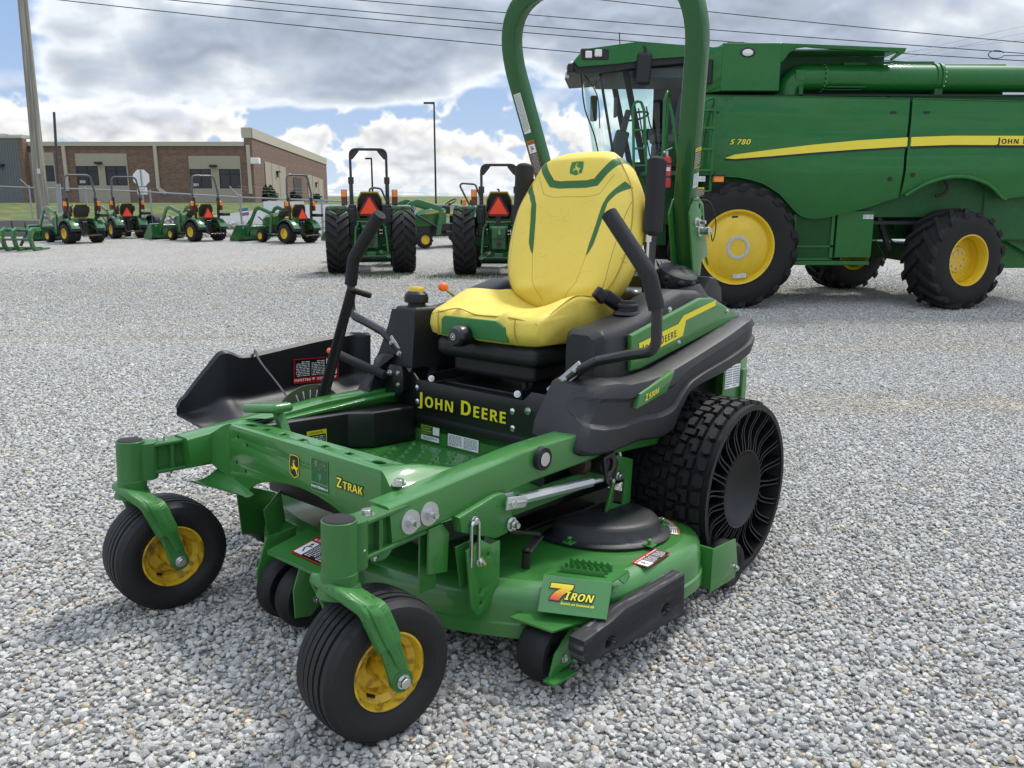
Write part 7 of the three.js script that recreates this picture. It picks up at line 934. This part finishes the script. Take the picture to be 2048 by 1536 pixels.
// ---- brick building on the rise
{
  const brick = (w, h) => dataTex(512, (u, v) => { const rows = 32, r = Math.floor(v * rows), uu = u * 14 + (r % 2) * 0.5, c = Math.floor(uu), fu = uu - c, fv = v * rows - r; const id = Math.sin((c % 14) * 127.1 + r * 311.7) * 43758.5, k = id - Math.floor(id), mort = fu < 0.05 || fv < 0.13; if (mort) return [0.56, 0.51, 0.46]; const t = 0.78 + 0.42 * k, d = k > 0.86 ? 0.8 : 1; return [0.45 * t * d, 0.335 * t * d, 0.285 * t * d]; });
  const bt = brick(); const BR = std({ map: bt, roughness: 0.9 }); bt.repeat.set(1 / 3.0, 1 / 2.2);
  const CREAM = std({ color: rgb(0.40, 0.355, 0.28), roughness: 0.9, map: mapNoise }), TRIM = std({ color: rgb(0.46, 0.42, 0.34), roughness: 0.7 }), FRAME = std({ color: rgb(0.012, 0.012, 0.014), roughness: 0.5 }), PANE = std({ color: rgb(0.012, 0.015, 0.02), roughness: 0.06 });
  const Z = -66, b = thing('brick_building', 'long low brown brick building with cream panels and dark windows', 'building');
  const Q = (px, py) => at(px, py, Z), A = Q(30, 287), B = Q(505, 296), base = lawnY(-30, -66) - 0.4;
  const yTop = Q(300, 291).y; const x0 = A.x - 0.5, x1 = B.x;
  mesh(b, 'front_wall', [box(x0, x1 - 0.05, base, yTop, Z - 0.4, Z)], BR); mesh(b, 'roof', prism([[x0, Z - 0.4], [x1 - 0.4, Z - 0.4], [-23.0, -101], [x0, -101]], yTop - 0.3, yTop + 0.02, 'xzUp'), M.cabGrey);
  mesh(b, 'gutter', [box(x0, x1 - 0.62, yTop - 0.05, yTop + 0.28, Z - 0.4, Z + 0.14, 0.02)], TRIM);
  // taller end block with raking side wall
  const yP = Q(503, 256).y, c2 = at(652, 317, -102), c2b = at(653, 413, -102);
  const wallQuad = (p, q, y0a, y1a, y0b, y1b, d = 0) => { const n = V(q.z - p.z, 0, -(q.x - p.x)).normalize().multiplyScalar(-1); if (n.x < 0) n.negate(); const P = [V(p.x, y0a, p.z), V(q.x, y0b, q.z), V(q.x, y1b, q.z), V(p.x, y1a, p.z)].map((v) => v.addScaledVector(n, d)), g = new THREE.BufferGeometry(), L = Math.hypot(q.x - p.x, q.z - p.z); g.setAttribute('position', new THREE.Float32BufferAttribute([P[0], P[1], P[2], P[0], P[2], P[3]].flatMap((v) => [v.x, v.y, v.z]), 3)); g.setAttribute('uv', new THREE.Float32BufferAttribute([0, P[0].y, L, P[1].y, L, P[2].y, 0, P[0].y, L, P[2].y, 0, P[3].y], 2)); g.computeVertexNormals(); return g; };
  const sp = V(x1, 0, Z + 0.06), sq = V(c2.x, 0, -102), yFar = c2.y;
  const side = mesh(b, 'side_wall', [wallQuad(sp, sq, base, yP, 0, yFar), wallQuad(V(x1 - 0.6, 0, Z + 0.061), sp, base, yP, base, yP)].map(clean), BR);
  mesh(b, 'end_pier', box(x1 - 0.58, x1 - 0.03, base, yP - 0.05, Z - 0.5, Z + 0.05), BR);
  const topAt = (t) => lerp(yP, yFar, t);
  mesh(side, 'coping', [clean(wallQuad(sp, sq, yP - 0.72, yP + 0.02, yFar - 0.72, yFar + 0.02, 0.06)), box(x1 - 0.75, x1 + 0.02, yP - 0.72, yP + 0.03, Z + 0.02, Z + 0.12)], TRIM);
  const onSide = (px, py) => { // meet of the line of sight with the side wall
    const d = at(px, py, -80).sub(V(0, 1.68, 0)), n = V(sq.z - sp.z, 0, -(sq.x - sp.x)), t = (sp.x * n.x + sp.z * n.z) / (d.x * n.x + d.z * n.z); return V(d.x * t, 1.68 + d.y * t, d.z * t); };
  const sidePanel = (nm, xa, xb, ya, yb, mat, d, par = side) => { const p = onSide(xa, ya[0]), pb = onSide(xa, ya[1]), q = onSide(xb, yb[0]), qb = onSide(xb, yb[1]); return mesh(par, nm, clean(wallQuad(p, q, pb.y, p.y, qb.y, q.y, d)), mat); };
  for (const [xa, xb, ya, yb] of [[528, 570, [322, 404], [335, 407]], [614, 645, [348, 408], [359, 411]]]) { const pn = sidePanel('cream_panel', xa, xb, ya, yb, CREAM, 0.05); for (const t of [0.31, 0.68]) { const xm = lerp(xa, xb, t); sidePanel('panel_joint', xm - 0.35, xm + 0.35, [lerp(ya[0], yb[0], t), lerp(ya[1], yb[1], t)], [lerp(ya[0], yb[0], t), lerp(ya[1], yb[1], t)], M.cabGrey, 0.06, pn); } }
  sidePanel('doorway', 586, 602, [353, 404], [357, 406], FRAME, 0.05); for (const [px, py] of [[552, 345], [630, 367]]) { const p = onSide(px, py); mesh(side, 'wall_lamp', [box(p.x + 0.02, p.x + 0.32, p.y, p.y + 0.12, p.z - 0.3, p.z + 0.3), box(p.x + 0.1, p.x + 0.2, p.y - 0.4, p.y, p.z - 0.05, p.z + 0.05)], FRAME); }
  // cream bays with windows
  const bay = (xl, xr, yt, ym, yb, wins, nums) => {
    const TL = Q(xl, yt), TR = Q(xr, yt), mid = Q(xl, ym).y, bot = Q(xl, yb).y, wl = wins.map(([a, c]) => [Q(a, ym).x, Q(c, ym).x]);
    const wb = Q(xl, wins[0][2]).y, segs = [box(TL.x, TR.x, mid, TL.y, Z - 0.05, Z + 0.07), box(TL.x, TR.x, bot - 0.4, wb, Z - 0.05, Z + 0.07)]; let x = TL.x; for (const [a, c] of wl) { if (a - x > 0.05) segs.push(box(x, a, wb, mid, Z - 0.05, Z + 0.07)); x = c; } if (TR.x - x > 0.05) segs.push(box(x, TR.x, wb, mid, Z - 0.05, Z + 0.07));
    const bm = mesh(b, 'cream_bay', segs, CREAM);
    wl.forEach(([a, c], i) => { const h = mid - wb, t = wb + h * 0.72, mx = (a + c) / 2, w = 0.07; const win = mesh(b, 'window_frame', [box(a, a + w, wb, mid, Z + 0.005, Z + 0.05), box(c - w, c, wb, mid, Z + 0.005, Z + 0.05), box(a + w, c - w, wb, wb + w, Z + 0.005, Z + 0.05), box(a + w, c - w, mid - w, mid, Z + 0.005, Z + 0.05), box(mx - w / 2, mx + w / 2, wb + w, mid - w, Z + 0.007, Z + 0.048), box(a + w, mx - w / 2, t, t + w, Z + 0.007, Z + 0.048), box(mx + w / 2, c - w, t, t + w, Z + 0.007, Z + 0.048)], FRAME);
      for (const [p, q, r, s] of [[a + w, mx - w / 2, wb + w, t], [mx + w / 2, c - w, wb + w, t], [a + w, mx - w / 2, t + w, mid - w], [mx + w / 2, c - w, t + w, mid - w]]) mesh(win, 'pane', box(p, q, r, s, Z + 0.012, Z + 0.02), PANE);
      if (nums && i === 0) decal(win, 'room_number', canvas(160, 80, (x, W, H) => { x.clearRect(0, 0, W, H); x.fillStyle = '#e6e6e6'; x.font = '700 72px sans-serif'; x.fillText(nums, 12, 66); }), V(a + 0.42, wb + 0.28, Z + 0.052), V(1, 0, 0), V(0, 1, 0), 0.62, 0.31); });
    return bm; };
  bay(44, 107, 305, 331, 402, [[45, 53, 363], [67, 108, 363]]); bay(150, 253, 307, 332, 403, [[152, 196, 371], [210, 253, 371]], '309'); bay(377, 480, 312, 338, 405, [[380, 422, 377], [438, 480, 377]], '301');
  for (const [px, py] of [[199, 326], [428, 332]]) { const p = Q(px, py); mesh(b, 'bay_lamp', box(p.x - 0.26, p.x + 0.26, p.y - 0.08, p.y + 0.08, Z + 0.07, Z + 0.4, 0.03), FRAME); }
  for (const [px, y1] of [[127, 382], [310, 378], [496, 388]]) { const p = Q(px, 290), q = Q(px, y1); mesh(b, 'downspout', [box(p.x - 0.13, p.x + 0.13, q.y, p.y, Z + 0.005, Z + 0.16, 0.02), ...(px === 310 ? [bar(V(p.x, q.y + 0.05, Z + 0.09), V(p.x + 0.55, q.y - 0.35, Z + 0.09), 0.15, 0.24)] : [])], TRIM); }
  { const p = Q(513, 323); mesh(b, 'flood_lamp', box(p.x - 0.3, p.x + 0.35, p.y - 0.2, p.y + 0.25, Z + 0.1, Z + 0.6, 0.05), M.white); }
  // grey ribbed block wing at the left
  const g = thing('block_wing', 'grey ribbed block wall end of the building with rooftop units', 'building'); const Zg = -65.2, gq = (px, py) => at(px, py, Zg), r0 = gq(34, 275), gl = gq(-160, 275).x, gb = base - 0.2;
  mesh(g, 'block_wall', [box(gl, r0.x, gb, r0.y - 0.05, Zg - 0.6, Zg), ...Array.from({ length: 60 }, (_, i) => box(r0.x - 0.12 - i * 0.2, r0.x - 0.02 - i * 0.2, gb, r0.y - 0.3, Zg, Zg + 0.03))], std({ color: rgb(0.17, 0.18, 0.19), roughness: 0.95, map: mapNoise }));
  mesh(g, 'brick_return', box(r0.x, gq(43, 275).x, gb, r0.y - 0.05, Zg - 0.6, Zg + 0.02), BR); mesh(g, 'coping', box(gl, gq(43.5, 275).x, r0.y - 0.05, r0.y + 0.08, Zg - 0.6, Zg + 0.08), TRIM);
  const ru = gq(12, 265); mesh(g, 'rooftop_unit', [box(ru.x - 0.8, ru.x + 0.35, r0.y + 0.08, r0.y + 0.33, Zg - 3, Zg - 1.5, 0.03), box(ru.x - 1.8, ru.x - 0.9, r0.y + 0.08, r0.y + 0.4, Zg - 3, Zg - 1.5, 0.03)], M.galv); mesh(g, 'wall_lamp', box(gq(4, 330).x - 0.2, gq(4, 330).x + 0.2, gq(4, 330).y - 0.1, gq(4, 330).y + 0.06, Zg + 0.03, Zg + 0.35), FRAME);
}
// ---- clipped shrubs by the building
{
  const leaf = new THREE.PlaneGeometry(0.14, 0.1); const LM = std({ color: rgb(0.035, 0.055, 0.022), roughness: 0.8, transmission: 0 });
  const shrub = (px, py, z, rx, ry, lab, n) => { const p = at(px, py, z), t = thing('shrub', lab, 'shrub', 'shrubs beside the building', [p.x, lawnY(p.x, z) - 0.05, z]); const pos = [], m = M4(), e = new THREE.Euler(), Q = new THREE.Quaternion(), L = []; for (let i = 0; i < n; i++) { const a = rr(0, 6.283), u = Math.acos(rr(-0.2, 1)), s = Math.pow(rnd(), 0.3), d = V(Math.sin(u) * Math.cos(a), Math.cos(u), Math.sin(u) * Math.sin(a)), k = s * (0.82 + 0.38 * fbm(d.x * 3 + px, d.y * 3, d.z * 3, 2)); const g = leaf.clone(); e.set(rr(-3, 3), rr(-3, 3), rr(-3, 3)); g.applyMatrix4(m.compose(V(d.x * rx * k, 0.25 + Math.abs(d.y) * ry * k, d.z * rx * 0.8 * k), Q.setFromEuler(e), V(1, 1, 1).multiplyScalar(rr(0.7, 1.6)))); L.push(g); } mesh(t, 'foliage', L.map(clean), LM).userData.kind = 'stuff'; mesh(t, 'stem', [0, 1, 2, 3].map((i) => rod(V(0.1 * i - 0.15, 0, 0), V(rr(-0.5, 0.5) * rx, ry * 0.7, rr(-0.3, 0.3)), 0.03, 0.01, 6)), M.rust); return t; };
  shrub(532, 400, -69, 1.15, 1.25, 'largest dark green shrub beside the corner of the brick building', 1500); shrub(584, 402, -80, 1.0, 1.0, 'smaller dark green shrub between the largest one and the doorway', 1100); shrub(632, 407, -92, 1.0, 0.85, 'dark green shrub below the farther cream panel', 900);
}
// ---- poles, lamps and signs
{
  const woodT = dataTex(256, (u, v) => { const k = 0.72 + 0.5 * (tn(u, v * 0.08, 40, 3) - 0.5) + 0.2 * (tn(u, v, 6, 4, 3) - 0.5); return [k, k * 0.98, k * 0.93]; }); const wood = std({ color: rgb(0.47, 0.46, 0.43), roughness: 0.95, map: woodT });
  const b0 = at(88, 446, -34), b1 = at(44, -10, -34), up = thing('utility_pole', 'tall weathered wooden utility pole leaning slightly at the left', 'pole', null, [b0.x, b0.y, b0.z]); const dr = b1.clone().sub(b0);
  mesh(up, 'shaft', rod(V(0, -0.4, 0).addScaledVector(dr, 0), dr.clone().multiplyScalar(1.15), 0.245, 0.16, 20), wood); mesh(up, 'tag', box(0.1, 0.2, 1.9, 2.1, 0.19, 0.23), M.galv);
  const mp0 = at(121, 446, -40), mp1 = at(108, 224, -40), mp = thing('steel_pole', 'thin steel pole with dark top beside the utility pole', 'pole', null, [mp0.x, mp0.y, mp0.z]), md = mp1.clone().sub(mp0);
  mesh(mp, 'lower_tube', rod(V(0, -0.3, 0), md.clone().multiplyScalar(0.36), 0.11, 0.10, 12), M.galvFence); mesh(mp, 'upper_tube', rod(md.clone().multiplyScalar(0.36), md, 0.07, 0.055, 10), std({ color: rgb(0.06, 0.05, 0.05), roughness: 0.6 }));
  const lampPost = (px, yt, yb, z, arm, lab, block) => { const p = at(px, yb, z), h = at(px, yt, z).y - p.y, t = thing('lamp_post', lab, 'lamp post', 'car park lamp posts', [p.x, p.y, z]); const k = -z / 64; mesh(t, 'pole', rod(V(0, 0, 0), V(0, h, 0), 0.075 * k, 0.06 * k, 10), M.cabDark); mesh(t, 'lamp_head', [box(-arm, 0.05, h - 0.06 * k, h + 0.06 * k, -0.16, 0.16, 0.02)], M.cabDark); if (block) mesh(t, 'concrete_base', rod(V(0, -1.0, 0), V(0, 0.0, 0), 0.24, 0.24, 16), std({ color: rgb(0.33, 0.32, 0.30), roughness: 0.95, map: mapNoise })); };
  lampPost(872, 206, 412, -64, 0.75, 'tall dark lamp post on a round concrete base between the two larger tractors', true); lampPost(746, 317, 408, -105, 0.75, 'distant lamp post framed by the tall tractor roll bar', false); lampPost(998, 379, 405, -170, 0.4, 'farthest small lamp post beside the mower seat arm rest', false);
  // octagon sign seen from behind
  const s0 = at(298, 452, -39.5), sc = at(291, 356, -39.5), st = thing('octagon_sign', 'white back of an octagonal road sign with small plate below', 'sign', null, [s0.x, s0.y, s0.z]); const oy = sc.y - s0.y, oct = Array.from({ length: 8 }, (_, i) => [-0.15 + 0.40 * Math.cos((i + 0.5) * 0.7854), oy + 0.40 * Math.sin((i + 0.5) * 0.7854)]);
  mesh(st, 'sign_plate', prism(oct, 0.0, 0.006, 'xy'), M.white); mesh(st, 'post', [box(-0.17, -0.12, -0.2, oy + 0.36, 0.008, 0.05), ], M.galvFence); const ep = mesh(st, 'lower_plate', box(-0.36, 0.1, oy - 0.74, oy - 0.42, 0.052, 0.058), M.white); decal(ep, 'plate_lettering', canvas(128, 96, (x, w, h) => { x.clearRect(0, 0, w, h); x.fillStyle = '#8d959b'; x.font = '700 40px sans-serif'; x.fillText('EXIT', 20, 42); x.fillText('ONLY', 14, 86); }), V(-0.13, oy - 0.58, 0.058), V(1, 0, 0), V(0, 1, 0), 0.42, 0.3);
  // white board and a small campaign-style yard sign
  { const p = at(568, 419, -35.5), w = 79 * 35.5 / FPX, h = 31 * 35.5 / FPX, t = thing('white_board', 'blank white board standing behind the fence', 'board', null, [p.x, p.y, p.z]); mesh(t, 'panel', box(-w / 2, w / 2, -h / 2, h / 2, -0.02, 0, 0.004), M.white); mesh(t, 'leg', box(-w / 2 + 0.1, -w / 2 + 0.16, -h / 2 - 0.9, h / 2, -0.08, -0.021), wood); mesh(t, 'leg', box(w / 2 - 0.16, w / 2 - 0.1, -h / 2 - 0.9, h / 2, -0.08, -0.021), wood); }
  { const p = at(488, 424, -37), t = thing('yard_sign', 'small tilted blue and red yard sign on the lawn', 'sign', null, [p.x, p.y, p.z]); t.rotation.z = 0.12; mesh(t, 'panel', box(-0.2, 0.2, -0.16, 0.16, -0.01, 0), M.white); decal(t.children[0], 'print', canvas(128, 100, (x, w, h) => { x.fillStyle = '#2f6f96'; x.fillRect(0, 0, w, h); x.fillStyle = '#e8e8e8'; x.fillRect(6, 40, w - 12, 18); x.fillStyle = '#b03a3a'; x.fillRect(6, 60, w - 12, 20); }), V(0, 0, 0.001), V(1, 0, 0), V(0, 1, 0), 0.4, 0.32, { alpha: false }); mesh(t, 'stake', [rod(V(-0.12, -0.6, 0), V(-0.12, -0.16, 0), 0.006), rod(V(0.12, -0.6, 0), V(0.12, -0.16, 0), 0.006)], M.galvFence); }
  // overhead wires
  for (const [i, [x0, y0, x1, y1, z, lab]] of [[120, 0, 1144, 104, -44, 'lowest overhead wire, running behind the roll bar to the cab roof'], [340, 0, 1368, 91, -45, 'second lowest overhead wire'], [490, 0, 1366, 76.5, -46, 'third lowest overhead wire'], [715, 0, 2048, 107, -47, 'second highest overhead wire, passing above the combine'], [1204, 0, 2048, 85, -48, 'highest overhead wire at the upper right']].entries()) {
    const f = (t) => at(lerp(x0, x1, t), lerp(y0, y1, t), z), pts = []; for (let k = 0; k <= 30; k++) { const t = lerp(-0.8, i < 3 ? 2.4 : 1.5, k / 30), p = f(t); p.y += 0.25 * (t - 0.5) ** 2 - 0.06; pts.push(p); } top('overhead_wire', tube(pts, 0.022, 0, 6), M.cabDark, lab, 'wire', 'overhead wires'); }
  { const p = at(2000, 109, -47), pts = []; for (let k = 0; k <= 20; k++) { const a = k / 20 * 5.6 + 0.4; pts.push(V(p.x + 0.42 * Math.cos(a) - 0.2, p.y + 0.2 * Math.sin(a), p.z)); } pts.push(V(p.x + 1.6, p.y - 0.06, p.z)); top('wire_loop', tube(pts, 0.022, 0, 6), M.cabDark, 'small loop of spare cable hanging on the wires at the right', 'cable'); }
  for (const [i, [x0, y0, x1, y1]] of [[1860, 95, 2048, 52], [1900, 97, 2048, 66], [1780, 108, 2048, 80]].entries()) top('distant_wire', tube([at(x0 - 200, y0 + (y0 - y1) * 200 / (x1 - x0), -90), at(x1 + 60, y1 - (y0 - y1) * 60 / (x1 - x0), -90)], 0.012, 0, 5), M.ropsGrey, ['topmost thin distant wire rising at the right edge', 'middle thin distant wire rising at the right edge', 'lowest thin distant wire rising at the right edge'][i], 'wire', 'thin distant wires');
}
// ---- rock piles, concrete blocks, culvert, loose attachments
{
  const rockG = []; for (let k = 0; k < 4; k++) { const g = clean(new THREE.IcosahedronGeometry(1, 1)), p = g.attributes.position; for (let i = 0; i < p.count; i++) { const v = V(p.getX(i), p.getY(i), p.getZ(i)), n = 0.75 + 0.5 * PN.noise(v.x * 1.7 + k * 9, v.y * 1.7, v.z * 1.7); p.setXYZ(i, v.x * n, v.y * n * 0.7, v.z * n * 0.85); } g.computeVertexNormals(); rockG.push(crease(g, 0.4)); }
  const pile = (x0, x1, z, n, h, lab) => { const L = []; for (let i = 0; i < n; i++) { const u = rnd(), x = lerp(x0, x1, u), s = rr(0.12, 0.3), y = lawnY(x, z) + rnd() * h * (1 - Math.abs(u - 0.5) * 1.5); L.push(clean(rockG[i % 4].clone()).applyMatrix4(M4().compose(V(x, y, z + rr(-0.6, 0.6)), new THREE.Quaternion().setFromEuler(new THREE.Euler(rr(-1, 1), rr(0, 6), rr(-1, 1))), V(s, s, s)))); } const m = top('rock_pile', merge(L), M.rockPile ??= std({ color: rgb(0.38, 0.37, 0.35), roughness: 0.95, map: mapNoise }), lab, 'rocks'); m.userData.kind = 'stuff'; };
  pile(at(310, 440, -38.4).x, at(372, 440, -38.4).x, -38.4, 90, 0.42, 'pale rock pile behind the fence beside the third small tractor'); pile(at(430, 440, -38.6).x, at(500, 440, -38.6).x, -38.6, 60, 0.25, 'low pale rock pile left of the white board'); pile(at(0, 440, -38.8).x, at(80, 440, -38.8).x, -38.8, 60, 0.2, 'low pale rocks along the road at the far left');
  const cv = at(316, 440, -38.0); const cul = top('culvert_pipe', lathe([[0.2, 0], [0.24, 0], [0.24, 1.2], [0.2, 1.2], [0.2, 0]], V(cv.x, cv.y, -38.4), V(0, 0, 1), 24), M.cabDark, 'short black culvert pipe lying in the pale rocks', 'pipe');
  const conc = std({ color: rgb(0.27, 0.255, 0.23), roughness: 0.95, map: dustMap });
  for (const [i, [xa, xb]] of [[-60, 26], [28, 52], [54, 84]].entries()) { const a = at(xa, 455, -33.2), c = at(xb, 455, -33.2); top('concrete_block', box(a.x, c.x, ground(a.x, -33) - 0.1, ground(a.x, -33) + 0.62, -33.8, -33.1, 0.03), conc, ['long concrete block at the far left edge', 'middle concrete block behind the green grapple', 'concrete block right beside the utility pole foot'][i], 'block', 'concrete blocks'); }
  // grapple attachment lying at the left edge
  const gp = at(30, 500, -25.4), gr = thing('grapple', 'green loader grapple attachment lying at the left edge', 'attachment', null, [gp.x, ground(gp.x, -25.4), -25.4]); gr.scale.setScalar(1.15);
  const tine = (x) => prism([[-0.1, 0], [0.0, 0.0], [0.12, 0.1], [0.2, 0.36], [0.15, 0.52], [-0.02, 0.6], [-0.35, 0.58], [-0.42, 0.5], [-0.2, 0.5], [-0.02, 0.46], [0.06, 0.36], [0.0, 0.14], [-0.1, 0.06], [-0.7, 0.05], [-0.72, 0.0]].map(([z, y]) => [z, y]), x - 0.03, x + 0.03, 'zy', 0.006);
  for (const x of [-0.95, -0.55, -0.1, 0.2, 0.62]) { const t = mesh(gr, 'tine', tine(x), TG); t.position.z = 0.2; }
  mesh(gr, 'cross_tube', [rod(V(-1.0, 0.52, 0.1), V(0.66, 0.52, 0.1), 0.04), rod(V(-1.0, 0.05, -0.1), V(0.66, 0.05, -0.1), 0.04), rod(V(-1.0, 0.3, 0.36), V(0.66, 0.3, 0.36), 0.03)], TG); mesh(gr, 'cylinder', [rod(V(-0.3, 0.55, 0.0), V(-0.35, 0.15, 0.4), 0.035), rod(V(0.42, 0.55, 0.0), V(0.4, 0.15, 0.4), 0.035)], M.blackSteel); mesh(gr, 'cylinder_rod', [rod(V(-0.35, 0.2, 0.38), V(-0.36, 0.08, 0.46), 0.02)], M.zinc); decal(gr, 'label', cautionTex, V(-0.1, 0.3, 0.43), V(1, 0, 0), V(0, 1, 0), 0.1, 0.15, { alpha: false });
}
renderer.render(scene, camera);
